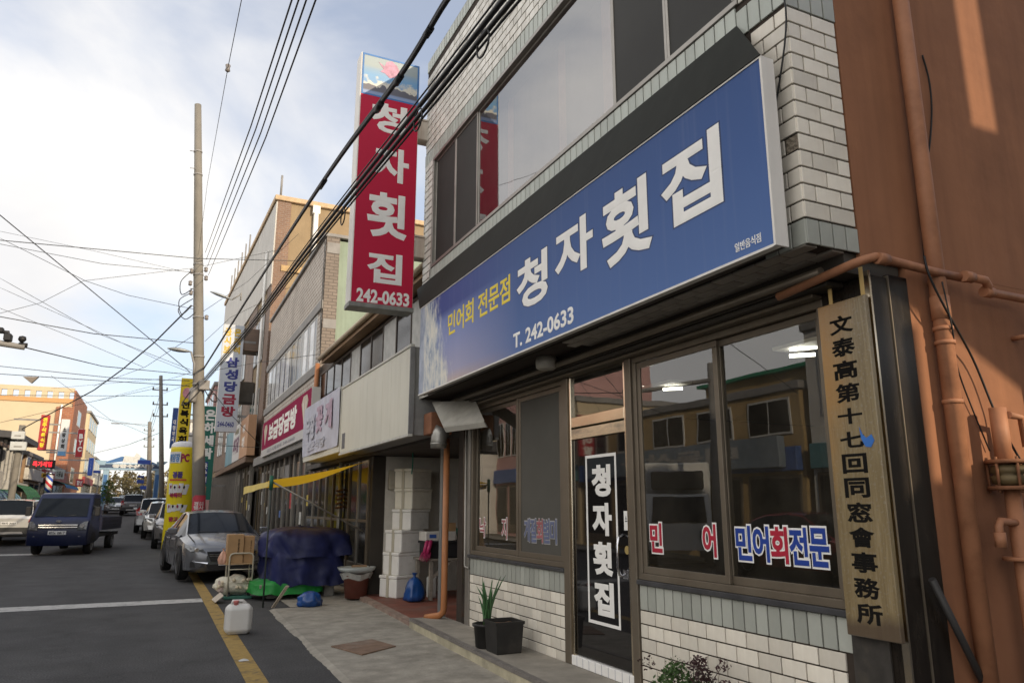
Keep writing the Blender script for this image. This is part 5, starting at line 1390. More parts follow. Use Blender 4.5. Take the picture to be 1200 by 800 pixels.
CR = thing("crate", "black plastic crate on the small table", "crate", (tx0 + .4, ty0 + .2, tz + .036))
m_blk = M("black_plastic", (.025, .025, .027), .5, var=.2)
b = MB(); b.rbox(tx0 + .06, tx0 + .82, ty0 + .0, ty0 + .45, tz + .036, tz + .30, .02); b.rbox(tx0 + .04, tx0 + .84, ty0 - .02, ty0 + .47, tz + .27, tz + .31, .008); b.build("body", m_blk, CR)
b = MB(); b.rbox(tx0 + .02, tx0 + .55, ty0 - .0, ty0 + .36, tz + .311, tz + .46, .01); o = b.build("white_box", M("printed_white_box", (.6, .58, .53), .7, var=.1)); tag(o, "white printed carton lying on the black crate", "box")
b = MB(); b.box(tx0 + .08, tx0 + .2, ty0 - .003, ty0 - .001, tz + .36, tz + .42); b2 = b.build("blue_label", M("label_blue", (.05, .12, .4), .5), o)
b = MB(); b.rbox(tx0 + .32, tx0 + .58, ty0 + .1, ty0 + .13, tz + .461, tz + .60, .003); tag(b.build("cardboard_flap", M("cardboard", (.42, .26, .13), .85, var=.1, scale=4)), "open cardboard flap standing on the white carton", "cardboard")
b = MB(); b.lathe(tx0 + .74, ty0 + .15, [(.11, tz + .312), (.13, tz + .50), (.135, tz + .51)], 14); tag(b.build("green_tub", M("green_plastic", (.02, .22, .14), .45)), "green plastic tub on the crate beside the white carton", "tub")
# red rubber gloves hanging over the crate's edge
GL = thing("rubber_gloves", "pair of dark pink rubber gloves draped over the crate corner", "gloves", (tx0 + .02, ty0 - .03, tz + .2))
m_glove = M("pink_rubber", (.42, .03, .12), .4, var=.15)
for g_ in range(2):
    b = MB(); x_ = tx0 + .0 + .05 * g_; y_ = ty0 - .035 - .03 * g_
    b.tube([(x_ + .06, y_ + .05, tz + .31), (x_ + .03, y_, tz + .30), (x_, y_ - .01, tz + .2), (x_ - .02, y_ - .01, tz + .12)], [.028, .034, .034, .03], 8)
    b.build("palm", m_glove, GL)
    for k in range(5):
        b = MB(); b.tube([(x_ - .05 + .02 * k, y_ - .01, tz + .14), (x_ - .085 + .025 * k, y_ - .015, tz + .05 + .01 * abs(k - 2)), (x_ - .10 + .03 * k, y_ - .015, tz - .01 + .015 * abs(k - 2))], [.010, .009, .006], 6); b.build("finger", m_glove, GL)
b = MB(); b.rbox(tx0 + .18, tx0 + .32, ty0 + .25, ty0 + .4, .078, .42, .02); tag(b.build("white_jug", M("jug_white", (.55, .55, .52), .5)), "white jug under the small table", "jug")
# shelf with odds and ends at the back of the bay
SHF = thing("shelf", "dim wooden shelf of odds and ends at the back of the storage bay", "shelf", (5.1, 11.0, .08))
for z_ in (.5, 1.05, 1.6, 2.0):
    b = MB(); b.rbox(5.1, 5.59, 9.9, 12.0, z_, z_ + .04, .004); b.build("board", m_brownwood, SHF)
for y_ in (9.95, 11.95):
    b = MB(); b.rbox(5.08, 5.14, y_ - .03, y_ + .03, .076, 2.3, .004); b.build("upright", m_brownwood, SHF)
rr = random.Random(8)
bxm = [m_blk, m_foam, MATS["cardboard"], M("green_plastic2", (.05, .2, .1), .5), M("dark_pot", (.08, .07, .06), .4)]
for k in range(14):
    z_ = rr.choice([.54, 1.09, 1.64, 2.04]); y_ = 10.0 + .13 * k; w_ = .11
    hh_ = rr.uniform(.12, .34)
    b = MB()
    if k % 3: b.rbox(5.2, 5.5, y_, y_ + w_, z_ + .0005, z_ + hh_, .01)
    else: b.lathe(5.33, y_ + .055, [(.045, z_ + .0005), (.052, z_ + hh_ * .7), (.03, z_ + hh_)], 10)
    b.build("stored_item", bxm[k % 5], SHF)
# hanging green cord
b = MB()
for k in range(6): b.box(3.9, 3.93, 12.3, 12.33, 2.42 - k * .06, 2.45 - k * .06)
tag(wire_pts([(3.92, 12.3, 2.455), (3.925, 12.3, 2.3), (3.915, 12.31, 2.1)], .012).build("hanging_string", MATS["green_plastic"]), "short green cord hanging from the ceiling of the storage bay", "cord")

# ------------------------------------------------------------------ tarpaulin covered street stall
m_tarp = M("navy_tarpaulin", (.017, .022, .085), .5, var=.3, scale=3, spec=.3, bump=.35, dirt=(.05, .055, .085), dirt_amt=.5)
m_gtarp = M("green_sheet", (.02, .24, .045), .5, var=.1, scale=4)
_n = m_tarp.node_tree.nodes; _l = m_tarp.node_tree.links; _p = _n["Principled BSDF"]
_c = _n.new("ShaderNodeTexCoord"); _z = _n.new("ShaderNodeTexNoise"); _z.noise_type = 'RIDGED_MULTIFRACTAL'; _z.inputs['Scale'].default_value = 2.6; _z.inputs['Detail'].default_value = 5; _z.inputs['Distortion'].default_value = .6
_q = _n.new("ShaderNodeBump"); _q.inputs['Strength'].default_value = .75; _q.inputs['Distance'].default_value = .035
_l.new(_c.outputs['Object'], _z.inputs['Vector']); _l.new(_z.outputs['Fac'], _q.inputs['Height']); _l.new(_q.outputs[0], _p.inputs['Normal'])
ST = thing("covered_stall", "street stall wrapped in two lumpy layers of navy tarpaulin over a green sheet", "stall", (2.4, 14.2, 0))
def lump(name, mat, cx, cy, hx, hy, z0, z1, seed, fold=.03, top=.55, skirt=1.06, rz=0.12, nz=14, ex=.6):
    o = Vector((seed * 3.1, seed * 1.7, 0))
    b = MB()
    def f(u, v):
        a = u * 2 * math.pi
        ca, sa = math.cos(a), math.sin(a)
        e = ex
        x = math.copysign(abs(ca) ** e, ca); y = math.copysign(abs(sa) ** e, sa)
        if v < .5:
            t = v / .5; s = skirt + (1 - skirt) * t; z = z0 + (z1 - z0) * .60 * t; fz = 1 - t * .45
        else:
            t = (v - .5) / .5; s = math.cos(t * math.pi / 2) ** .8; z = z0 + (z1 - z0) * (.60 + .40 * math.sin(t * math.pi / 2) ** .9); fz = .55
        wv = noise.noise(Vector((x * 3.2, y * 3.2, z * 1.6)) + o)
        wv2 = .55 - 1.5 * abs(noise.noise(Vector((x * 2.6 + z * 1.8, y * 2.6 - z * 1.6, z * 2.2)) + o)) - .45 * abs(noise.noise(Vector((x * 8 + z * 5, y * 8, z * 3)) + o))
        rad = 1 + fz * (fold * 2.0 * wv + fold * wv2) / .5
        sag = .045 * noise.noise(Vector((x * s * 2.2, y * s * 2.2, 5)) + o) * (1 if v > .5 else .3)
        px_, py_ = x * hx * s * rad, y * hy * s * rad
        sag += .022 * wv2 * (1 if v > .5 else .2)
        if v < .03: z += .05 * wv
        return (cx + px_ * math.cos(rz) - py_ * math.sin(rz), cy + px_ * math.sin(rz) + py_ * math.cos(rz), z + sag)
    b.grid(f, 130, nz * 2, closed_u=True)
    return b.build(name, mat, ST)
lump("green_sheet", m_gtarp, 2.24, 14.2, .60, .58, .11, .36, 1, .03, skirt=1.05)
lump("lower_tarpaulin", m_tarp, 2.53, 14.25, .68, .64, .23, .92, 2, .04, skirt=1.05)
lump("upper_tarpaulin", m_tarp, 2.53, 14.28, .72, .68, .70, 1.20, 3, .045, skirt=1.06)
for x_, y_ in ((1.98, 13.95), (2.95, 13.95), (1.98, 14.6), (2.95, 14.7)):
    b = MB(); b.rbox(x_ - .09, x_ + .09, y_ - .07, y_ + .07, .02, .34, .01); b.build("block", M("grey_block", (.22, .21, .19), .9, var=.2, scale=5), ST)
b = MB(); b.rbox(1.75, 3.1, 13.75, 13.85, .20, .26, .006); b.build("pallet_slat", m_oldw, ST)
c0, c1 = pZ(318, 712, .03), pZ(338, 697, .25)
b = MB(); b.prism([c0, c0 + Vector((.05, .02, 0)), c1 + Vector((.05, .3, .1)), c1 + Vector((0, .3, .1))], (0, .01, .012)); tag(b.build("plank", M("pale_plank", (.38, .32, .24), .8, var=.15, stretch=(1, 6, 1))), "pale plank leaning under the front of the covered stall", "plank")
c = pZ(365, 711, .03); bag("plastic_bag", "crumpled blue plastic bag on the ground under the covered stall", c.x, c.y + .15, .02, .19, .24, m_bbag, 9, knot=False)
# brown tub with a tray on top
c = pZ(419, 701, .05)
m_tub = M("brown_rubber_tub", (.16, .05, .035), .6, var=.15, dirt=(.2, .15, .12), dirt_amt=.3)
b = MB(); b.lathe(c.x, c.y + .15, [(.18, .05), (.215, .40), (.235, .41), (.235, .44), (.205, .44)], 22)
tag(b.build("brown_tub", m_tub), "reddish brown rubber tub beside the covered stall", "tub")
TR = thing("tray", "round pale tray lined with plastic film on top of the brown tub", "tray", (c.x, c.y + .15, .44))
b = MB(); b.lathe(c.x, c.y + .15, [(.20, .441), (.30, .50), (.325, .55), (.31, .55), (.28, .51), (.001, .50)], 24); b.build("tray", M("pale_tray", (.42, .45, .44), .35, var=.1), TR)
b = MB(); b.grid(lambda u, v: (c.x + (.222 + .05 * v + .012 * math.sin(u * 60)) * math.cos(u * 2 * math.pi), c.y + .15 + (.222 + .05 * v + .012 * math.sin(u * 60)) * math.sin(u * 2 * math.pi), .36 + .1 * v + .02 * math.sin(u * 23)), 60, 3, closed_u=True); b.build("film", M("plastic_film", (.45, .45, .42), .2, var=.2), TR)
b = MB(); b.rbox(c.x - .1, c.x + .16, c.y + .08, c.y + .13, .551, .585, .006); b.build("wooden_stick", m_brownwood, TR)
# pole with a yellow awning, brace, and the steel pole by the bay
m_awn = M("yellow_awning_cloth", (.72, .43, .025), .7, var=.08, scale=2)
_n = m_awn.node_tree.nodes; _l = m_awn.node_tree.links; _o = [x for x in _n if x.type == 'OUTPUT_MATERIAL'][0]; _p = _n["Principled BSDF"]
_tr = _n.new("ShaderNodeBsdfTranslucent"); _tr.inputs[0].default_value = (.85, .50, .03, 1); _ms = _n.new("ShaderNodeMixShader"); _ms.inputs[0].default_value = .55
_l.new(_p.outputs[0], _ms.inputs[1]); _l.new(_tr.outputs[0], _ms.inputs[2]); _l.new(_ms.outputs[0], _o.inputs[0])
px0 = pZ(308, 710, .02)
AX, AY = px0.x, px0.y
zt_ = pY(309, 562, AY).z
b = MB(); b.tube([(AX, AY, .0), (AX, AY, zt_ + .05)], .014, 8); PO = thing("awning_pole", "thin dark pole with a green clamp holding up the corner of the yellow awning", "pole", (AX, AY, 0)); b.build("shaft", M("dark_green_pole", (.05, .06, .055), .5), PO)
b = MB(); b.tube([(AX, AY, zt_ - .16), (AX, AY, zt_ + .07)], .032, 8); b.build("clamp", M("green_clamp", (.02, .12, .07), .5), PO)
AW = thing("awning", "low yellow cloth awning stretched between the shop front and a thin pole", "awning", (AX, AY, zt_))
B1, B2 = Vector((3.30, 12.95, 2.33)), Vector((3.42, 17.0, 2.24))
P1_, P2_ = Vector((AX, AY + .02, zt_)), Vector((AX + .0, 16.9, zt_ - .08))
def awn(u, v):
    p = P1_.lerp(B1, u).lerp(P2_.lerp(B2, u), v)
    p.z -= .10 * math.sin(u * math.pi) * math.sin(v * math.pi) + .03 * math.sin(u * math.pi)
    return p
b = MB(); b.grid(awn, 16, 12); b.build("cloth", m_awn, AW)
b = MB(); b.grid(lambda u, v: (AX - .02 + .015 * math.sin(u * 14), AY + .15 + (16.9 - AY) * u, zt_ - .02 - .13 * v * (.6 + .6 * u)), 20, 3); b.build("valance", M("pale_yellow_cloth", (.74, .58, .18), .7, var=.1, scale=3), AW)
b = MB(); b.tube([P1_ + Vector((0, 0, -.02)), pX(425, 622, 3.3)], .016, 8); tag(b.build("brace_bar", m_alu), "slanting grey brace bar from the awning pole to the shop front", "bar")
sp = pZ(393, 684, .05); SPX, SPY = sp.x, sp.y
SPo = thing("steel_pole", "pale steel pole wound with brown rope by the storage bay", "pole", (SPX, SPY, .05))
b = MB(); b.tube([(SPX, SPY, .03), (SPX, SPY, 2.44)], .04, 10); b.build("shaft", M("pale_steel", (.36, .37, .37), .4, metal=.6, var=.12), SPo)
for k in range(5):
    b = MB(); zz_ = pY(393, 595, SPY).z + k * .085; b.tube([(SPX - .06, SPY - .045, zz_), (SPX + .06, SPY - .05, zz_ + .03), (SPX + .055, SPY + .05, zz_ + .03), (SPX - .06, SPY + .05, zz_), (SPX - .06, SPY - .045, zz_)], .022, 6); b.build("rope_turn", M("brown_rope", (.16, .09, .05), .9, var=.3, scale=30), SPo)

# ------------------------------------------------------------------ jerrycan, hand cart and its load
cc = pZ(279, 744, .0)
JC = thing("jerrycan", "translucent white plastic jerrycan with a red cap standing on the road by the yellow line", "jerrycan", (cc.x, cc.y + .1, 0))
m_jerry = M("milky_plastic", (.62, .61, .58), .4, var=.05, scale=3, dirt=(.42, .4, .36), dirt_amt=.4)
w_, d_, h_ = .325, .24, .36
x_, y_ = cc.x, cc.y + .12
b = MB(); b.rbox(x_ - w_ / 2, x_ + w_ / 2, y_ - d_ / 2, y_ + d_ / 2, .001, h_, .05); o = b.build("body", m_jerry, JC)
bv = o.modifiers.new("round", 'BEVEL'); bv.width = .018; bv.segments = 3
b = MB(); b.tube([(x_ - .09, y_, h_ - .015), (x_ - .08, y_, h_ + .035), (x_ + .04, y_, h_ + .035), (x_ + .09, y_, h_ - .01)], [.022, .019, .019, .022], 8); b.build("handle", m_jerry, JC)
b = MB(); b.lathe(x_ - .045, y_ - .05, [(.028, h_ - .01), (.028, h_ + .015), (.032, h_ + .016), (.032, h_ + .042), (.027, h_ + .046)], 16); b.build("cap", M("red_cap", (.52, .16, .15), .5), JC)

cl, cr = pZ(262, 703, .0), pZ(297, 703, .0)
HX0, HY0 = cl.x, cl.y
HC = thing("hand_cart", "cream painted two shelf hand cart with a green deck on small wheels", "cart", (HX0 + .3, HY0 + .3, 0))
m_cartf = M("cream_paint_tube", (.50, .46, .36), .4, var=.1); m_cdeck = M("green_deck", (.05, .16, .12), .5, var=.1)
cw_, cd_ = cr.x - cl.x, .55
dz = pY(280, 698, HY0).z; tz2 = pY(282, 648, HY0).z
b = MB(); b.rbox(HX0, HX0 + cw_, HY0, HY0 + cd_, dz - .05, dz, .008); b.build("deck", m_cdeck, HC)
for x_, y_ in ((HX0 + .08, HY0 + .08), (HX0 + cw_ - .08, HY0 + .08), (HX0 + .08, HY0 + cd_ - .08), (HX0 + cw_ - .08, HY0 + cd_ - .08)):
    b = MB(); b.tube([(x_ - .02, y_, .06), (x_ + .02, y_, .06)], .058, 12); b.build("wheel", m_blk, HC)
    b = MB(); b.box(x_ - .03, x_ - .022, y_ - .02, y_ + .02, .05, dz - .05); b.box(x_ + .022, x_ + .03, y_ - .02, y_ + .02, .05, dz - .05); b.build("caster_fork", m_band, HC)
def loop(y, top): 
    x0, x1 = HX0 + .05, HX0 + cw_ - .02
    return [(x0, y, dz), (x0, y, top - .06), (x0 + .02, y, top - .015), (x0 + .07, y, top), (x1 - .07, y, top), (x1 - .02, y, top - .015), (x1, y, top - .06), (x1, y, dz)]
for nm, y_, tp in (("front_hoop", HY0 + .03, tz2), ("rear_hoop", HY0 + cd_ - .03, tz2 - .03)):
    b = MB(); b.tube(loop(y_, tp), .014, 8); b.build(nm, m_cartf, HC)
for f in (.30, .62):
    b = MB(); zz_ = dz + (tz2 - dz) * f; b.tube([(HX0 + .05, HY0 + .03, zz_), (HX0 + cw_ - .02, HY0 + .03, zz_)], .011, 6); b.build("cross_bar", m_cartf, HC)
sz = dz + (tz2 - dz) * .73
b = MB(); b.rbox(HX0 - .02, HX0 + cw_, HY0 + .04, HY0 + cd_, sz, sz + .025, .004); b.build("shelf", M("tan_board", (.45, .3, .16), .7, var=.1), HC)
m_card = MATS["cardboard"]
def carton(label, x0, x1, y0, y1, z0, h, txt):
    t = thing("carton", label, "carton", ((x0 + x1) / 2, (y0 + y1) / 2, z0))
    b = MB(); b.rbox(x0, x1, y0, y1, z0 + .001, z0 + h, .004); b.build("box", m_card, t)
    b = MB(); b.box((x0 + x1) / 2 - .02, (x0 + x1) / 2 + .02, y0 - .001, y1, z0 + h + .0005, z0 + h + .002); b.build("tape", M("brown_tape", (.33, .2, .1), .3), t)
    text("lettering", txt, m_ink, t, (x0 + (x1 - x0) * .62, y0 - .002, z0 + h * .35), UP, VZ, (x1 - x0) * .13, h * .5, .02, .001, line=1.0)
ch_ = pY(272, 628, HY0).z - sz
carton("upright brown carton with printed marks, the left one on the cart's shelf", HX0 + .0, HX0 + cw_ * .58, HY0 + .06, HY0 + .40, sz + .025, ch_, "영\n광\n굴\n비")
carton("narrow brown carton at the right on the cart's shelf", HX0 + cw_ * .60, HX0 + cw_ * .97, HY0 + .10, HY0 + .42, sz + .025, ch_ - .03, "참\n조\n기")
bag("plastic_bag", "pale orange plastic bag hanging at the left of the cart's cartons", HX0 - .05, HY0 + .2, sz + .0, .075, .27, M("pale_orange_bag", (.62, .36, .26), .4, var=.35, scale=5), 5)
OB = thing("net_sack", "slumped net sack of onions and garlic on the cart's deck", "sack", (HX0 + .2, HY0 + .2, dz))
b = MB()
oo = Vector((2, 3, 4))
def fs_(u, v):
    a = u * 2 * math.pi; ph = (v - .5) * math.pi
    p = Vector((math.cos(a) * math.cos(ph) * .34, math.sin(a) * math.cos(ph) * .22, math.sin(ph) * .16))
    k = 1 + .25 * noise.noise(p * 6 + oo) + .12 * noise.noise(p * 17 + oo)
    return (HX0 + .18 + p.x * k, HY0 + .24 + p.y * k, dz + .17 + p.z * k)
b.grid(fs_, 30, 16, closed_u=True); b.build("sack", M("pale_net_sack", (.68, .64, .52), .8, var=.25, scale=26, bump=.5), OB)
rr = random.Random(4)
for k in range(22):
    b = MB(); a = rr.uniform(0, 6.28); p = Vector((HX0 + .18 + .27 * math.cos(a), HY0 + .2 + .14 * math.sin(a) - .04, dz + .16 + rr.uniform(-.06, .13)))
    b.lathe(p.x, p.y, [(.004, p.z - .03), (.026, p.z - .02), (.033, p.z), (.023, p.z + .02), (.004, p.z + .034)], 10); b.build("onion", M("onion_skin", (.58, .50, .36), .6, var=.2, scale=9, rand=.15), OB)
c0 = pZ(249, 702, .05)
b = MB(); b.prism([pZ(248, 702, .02), pZ(252, 706, .02), pZ(262, 698, .12), pZ(258, 694, .14)], (0, 0, .008)); tag(b.build("cardboard_scrap", M("pale_card", (.5, .44, .36), .8)), "pale scrap of card sticking out under the hand cart", "cardboard")
b = MB(); b.rbox(HX0 - .1, HX0 + .02, HY0 + .1, HY0 + .4, dz + .05, dz + .28, .03); tag(b.build("small_bundle", M("pinkish_bundle", (.45, .36, .32), .8, var=.4, scale=16)), "small pinkish bundle beside the net sack on the cart", "bundle")
# ------------------------------------------------------------------ vehicles
m_rub = M("tyre_rubber", (.018, .018, .018), .8, var=.15)
m_rim = M("alloy_rim", (.38, .38, .39), .3, metal=.8, var=.08)
m_carglass = M("car_glass", (.010, .013, .018), .07, var=.1, spec=.14)
m_chrome = MATS["chrome"]
m_head = M("headlamp_lens", (.13, .14, .15), .06, var=.5, scale=14, spec=.8)
m_bulb = M("headlamp_reflector", (.75, .76, .78), .15, metal=.9)
m_tail = M("tail_lamp_lens", (.22, .008, .01), .15, var=.2, spec=.7)
m_trim = M("black_trim", (.02, .02, .021), .5, var=.15)
m_plate_w = M("white_plate", (.6, .6, .6), .5)
def carpaint(name, col, metal=.55, rough=.26):
    return M(name, col, rough, metal=metal, var=.06, scale=3, coat=.45, dirt=tuple(.6 * c + .03 for c in col), dirt_amt=.35)
def wheel(root, x, y, r=.33, w=.21, side=1):
    b = MB(); prof = [(r * .62, -w / 2), (r * .93, -w / 2), (r, -w / 2 + .03), (r, w / 2 - .03), (r * .93, w / 2), (r * .62, w / 2)]
    n = 28
    t = MB(); t.lathe(0, 0, prof, n, cap=False)
    b.v = [(x + p[2], y + p[0], r + p[1]) for p in t.v]; b.f = t.f; b.sm = t.sm
    wh = b.build("wheel", m_rub, root, world=False)
    b = MB(); t = MB(); t.lathe(0, 0, [(r * .64, -w / 2 + .015), (r * .60, w / 2 - .02), (r * .5, w / 2 - .05)], n)
    b.v = [(x + p[2] * side, y + p[0], r + p[1]) for p in t.v]; b.f = t.f; b.build("rim", m_trim, wh, world=False)
    b = MB(); xo = x + side * (w / 2 - .012)
    for k in range(5):
        a = k * 2 * math.pi / 5
        c, s = math.cos(a), math.sin(a); pc, ps = -s, c
        q = lambda rad, off: (y + c * rad + pc * off, r + s * rad + ps * off)
        pts = [q(r * .08, .045), q(r * .6, .03), q(r * .6, -.03), q(r * .08, -.045)]
        b.prism([(xo, *p_) for p_ in pts], (side * -.02, 0, 0))
    b.build("spokes", m_rim, wh, world=False)
    t = MB(); t.lathe(0, 0, [(r * .65, -.012), (r * .65, .012), (r * .57, .012), (r * .57, -.012)], n)
    b = MB(); b.v = [(xo + p[2], y + p[0], r + p[1]) for p in t.v]; b.f = [f for f in t.f if len(f) == 4]; b.build("rim_ring", m_rim, wh, world=False)
def body_shell(root, st, paint, cabin, arches, wr):
    """st: stations (y, zbottom, zmid, zbelt, ztop, halfwidth, halftop, crown); cabin: (windscreen i0,i1, rear i0,i1)"""
    secs = []
    for (y, zb, zm, zbe, zt, w, wt, cr) in st:
        secs.append([(0, zb), (w * .80, zb), (w * .965, zb + .05), (w, zm), (w * .985, (zm + zbe) / 2 + .02), (w * .955, zbe), (wt + .03, zt - cr * .9 - .012), (wt, zt - cr * .55), (wt * .62, zt - cr * .12), (0, zt)])
    a0, a1, r0, r1 = cabin
    groups = {'body': MB(), 'windscreen': MB(), 'rear_window': MB(), 'left_glass': MB(), 'right_glass': MB()}
    n = len(secs[0])
    P_ = [[(x, st[i][0], z) for x, z in s] for i, s in enumerate(secs)]
    # front and rear faces bulge a little
    def q(i, k, s):
        x, y, z = P_[i][k]; return (s * x, y, z)
    for i in range(len(secs) - 1):
        for k in range(n - 1):
            for s in (1, -1):
                f = [q(i, k, s), q(i + 1, k, s), q(i + 1, k + 1, s), q(i, k + 1, s)]
                key = 'body'
                if k >= 7 and a0 <= i < a1: key = 'windscreen'
                elif k >= 7 and r0 <= i < r1: key = 'rear_window'
                elif k == 5 and a0 <= i < r1: key = 'right_glass' if s > 0 else 'left_glass'
                groups[key].add(f, [(0, 1, 2, 3)], True)
    for i in (0, len(secs) - 1):
        for s in (1, -1):
            vs = [q(i, k, s) for k in range(n)]
            groups['body'].add(vs, [list(range(n))])
    outs = {}
    for key, mb in groups.items():
        if not mb.v: continue
        o = mb.build({'left_glass': 'side_window', 'right_glass': 'side_window'}.get(key, key), paint if key == 'body' else m_carglass, root, world=False)
        bm = bmesh.new(); bm.from_mesh(o.data); bmesh.ops.remove_doubles(bm, verts=bm.verts[:], dist=.0005); bmesh.ops.recalc_face_normals(bm, faces=bm.faces[:])
        for e in bm.edges:
            if len(e.link_faces) == 2 and e.calc_face_angle(0) > .75: e.smooth = False
        bm.to_mesh(o.data); bm.free()
        outs[key] = o
    for (y, w) in arches:
        for s in (1, -1):
            t = MB(); t.lathe(0, 0, [(wr * 1.17, -.006), (wr * 1.17, .006)], 24)
            b = MB(); b.v = [(s * (w + .004) + p[2], y + p[0], max(wr + p[1], .12)) for p in t.v]; b.f = t.f; b.build("wheel_arch", m_trim, root, world=False)
            wheel(root, s * (w - .085), y, wr, .21, s)
    return outs
def mirror(root, x, y, z, s, mat):
    b = MB(); b.rbox(min(s * x, s * (x + .2)), max(s * x, s * (x + .2)), y - .06, y + .06, z, z + .14, .025); b.build("mirror", mat, root, world=False)
def plate(root, y, z, s, txt, w=.52, h=.11):
    b = MB(); b.rbox(-w / 2, w / 2, min(y, y + s * .012), max(y, y + s * .012), z, z + h, .003); p = b.build("number_plate", m_plate_w, root, world=False)
    me = text_mesh(txt, .02); xs = [v.co.x for v in me.vertices]; ys = [v.co.y for v in me.vertices]
    for v in me.vertices:
        a = (v.co.x - min(xs)) / (max(xs) - min(xs)); c = (v.co.y - min(ys)) / (max(ys) - min(ys))
        v.co = (0, 0, 0) if False else Vector(((a - .5) * w * .86 * (-s), y + s * (.0135 if True else 0), z + h * .14 + c * h * .72))
    me.materials.clear(); me.materials.append(m_ink); me.name = "lettering"; link("lettering", me, p)
def poly_part(root, name, mat, pts, off): 
    b = MB(); b.prism(pts, off); return b.build(name, mat, root, world=False)

# --- the parked grey sedan (front towards the camera)
SED = [(-2.38, .34, .46, .56, .60, .50, .40, .03), (-2.33, .24, .46, .62, .665, .70, .52, .035), (-2.22, .20, .50, .68, .735, .83, .62, .04), (-2.0, .19, .52, .74, .81, .895, .70, .045), (-1.5, .19, .54, .80, .89, .915, .73, .05), (-1.02, .19, .54, .86, .955, .918, .73, .05),
       (-.55, .19, .54, .885, 1.20, .918, .66, .055), (-.12, .19, .54, .90, 1.405, .918, .60, .07), (.35, .19, .54, .915, 1.455, .918, .585, .075), (1.0, .19, .54, .925, 1.43, .915, .58, .075), (1.45, .20, .54, .93, 1.30, .91, .60, .07), (1.86, .22, .55, .935, 1.085, .89, .66, .05), (2.2, .26, .56, .92, 1.04, .84, .64, .04), (2.36, .34, .56, .86, .95, .72, .56, .04)]
def make_sedan(label, loc, rz, col, txt, name="parked_car", group="cars along the street"):
    t = thing(name, label, "car", loc, group, rz)
    pt = carpaint("paint_" + col[0], col[1])
    body_shell(t, SED, pt, (5, 7, 9, 11), ((-1.42, .915), (1.38, .915)), .335)
    for s in (1, -1):
        poly_part(t, "headlight", m_head, [(s * .52, -2.36, .60), (s * .80, -2.255, .615), (s * .895, -2.02, .70), (s * .885, -1.93, .765), (s * .74, -2.20, .715), (s * .58, -2.34, .665)], (0, -.012, .004))
        hl = MB(); t_ = MB(); t_.lathe(0, 0, [(.045, 0), (.04, .01)], 12); hl.v = [(s * .70 + p[0], -2.31 - p[2] - .03, .655 + p[1]) for p in t_.v]; hl.f = t_.f; hl.build("headlight_bulb", m_bulb, t, world=False)
        poly_part(t, "fog_strip", m_chrome, [(s * .46, -2.375, .40), (s * .76, -2.295, .46), (s * .77, -2.29, .43), (s * .48, -2.375, .375)], (0, -.02, 0))
        poly_part(t, "fog_recess", m_trim, [(s * .52, -2.365, .36), (s * .80, -2.265, .42), (s * .80, -2.265, .31), (s * .52, -2.37, .30)], (0, -.012, 0))
        mirror(t, .90, -.72, .93, s, pt if s > 0 else pt)
        poly_part(t, "tail_lamp", m_tail, [(s * .55, 2.33, .78), (s * .80, 2.22, .78), (s * .80, 2.20, .90), (s * .55, 2.31, .90)], (0, .04, 0))
        for y_, yt in ((-.72, -.72), (.36, .36), (1.30, 1.18)):
            poly_part(t, "door_seam", m_trim, [(s * .908, y_, .26), (s * .908, y_ + .012, .26), (s * .90, yt + .012, .88), (s * .90, yt, .88)], (s * .012, 0, 0))
        poly_part(t, "bonnet_seam", m_trim, [(s * .70, -2.02, .80), (s * .712, -2.02, .80), (s * .742, -1.06, .945), (s * .73, -1.06, .945)], (0, 0, .012))
        for y_ in (-.05, .85):
            poly_part(t, "door_handle", m_chrome, [(s * .90, y_, .80), (s * .90, y_ + .18, .80), (s * .90, y_ + .18, .83), (s * .90, y_, .83)], (s * .025, 0, 0))
        poly_part(t, "door_pillar", m_trim, [(s * .868, .32, .93), (s * .868, .40, .93), (s * .615, .40, 1.385), (s * .615, .32, 1.385)], (s * .012, 0, .0))
        poly_part(t, "sill_trim", m_chrome, [(s * .885, -.9, .875), (s * .885, 1.6, .935), (s * .885, 1.6, .945), (s * .885, -.9, .885)], (s * .012, 0, 0))
    poly_part(t, "grille", m_trim, [(-.42, -2.385, .43), (.42, -2.385, .43), (.50, -2.365, .62), (-.50, -2.365, .62)], (0, -.03, 0))
    poly_part(t, "lower_intake", m_trim, [(-.44, -2.378, .25), (.44, -2.378, .25), (.50, -2.37, .36), (-.50, -2.37, .36)], (0, -.022, 0))
    for k in range(5):
        poly_part(t, "grille_bar", m_chrome if k in (0, 4) else m_rim, [(-.42 - .012 * k, -2.40, .455 + .034 * k), (.42 + .012 * k, -2.40, .455 + .034 * k), (.42 + .012 * k, -2.40, .463 + .034 * k), (-.42 - .012 * k, -2.40, .463 + .034 * k)], (0, -.008, 0))
    poly_part(t, "emblem", m_chrome, [(-.05, -2.375, .62), (.05, -2.375, .62), (.05, -2.365, .70), (-.05, -2.365, .70)], (0, -.012, 0))
    plate(t, -2.41, .335, -1, txt)
    plate(t, 2.375, .60, 1, txt)
    for s in (1, -1):
        b = MB(); b.tube([(s * .06, -1.03, .97), (s * .5, -.98, .985)], .008, 5); b.build("wiper", m_trim, t, world=False)
    return t
gsed = g(19)
CARX = 1.36
sed = make_sedan("grey silver sedan parked facing the camera behind the hand cart", (CARX, 19.6, 0.03), R(5.5), ("grey", (.20, .205, .22)), "31노 5274")
for o in sed.children: pass
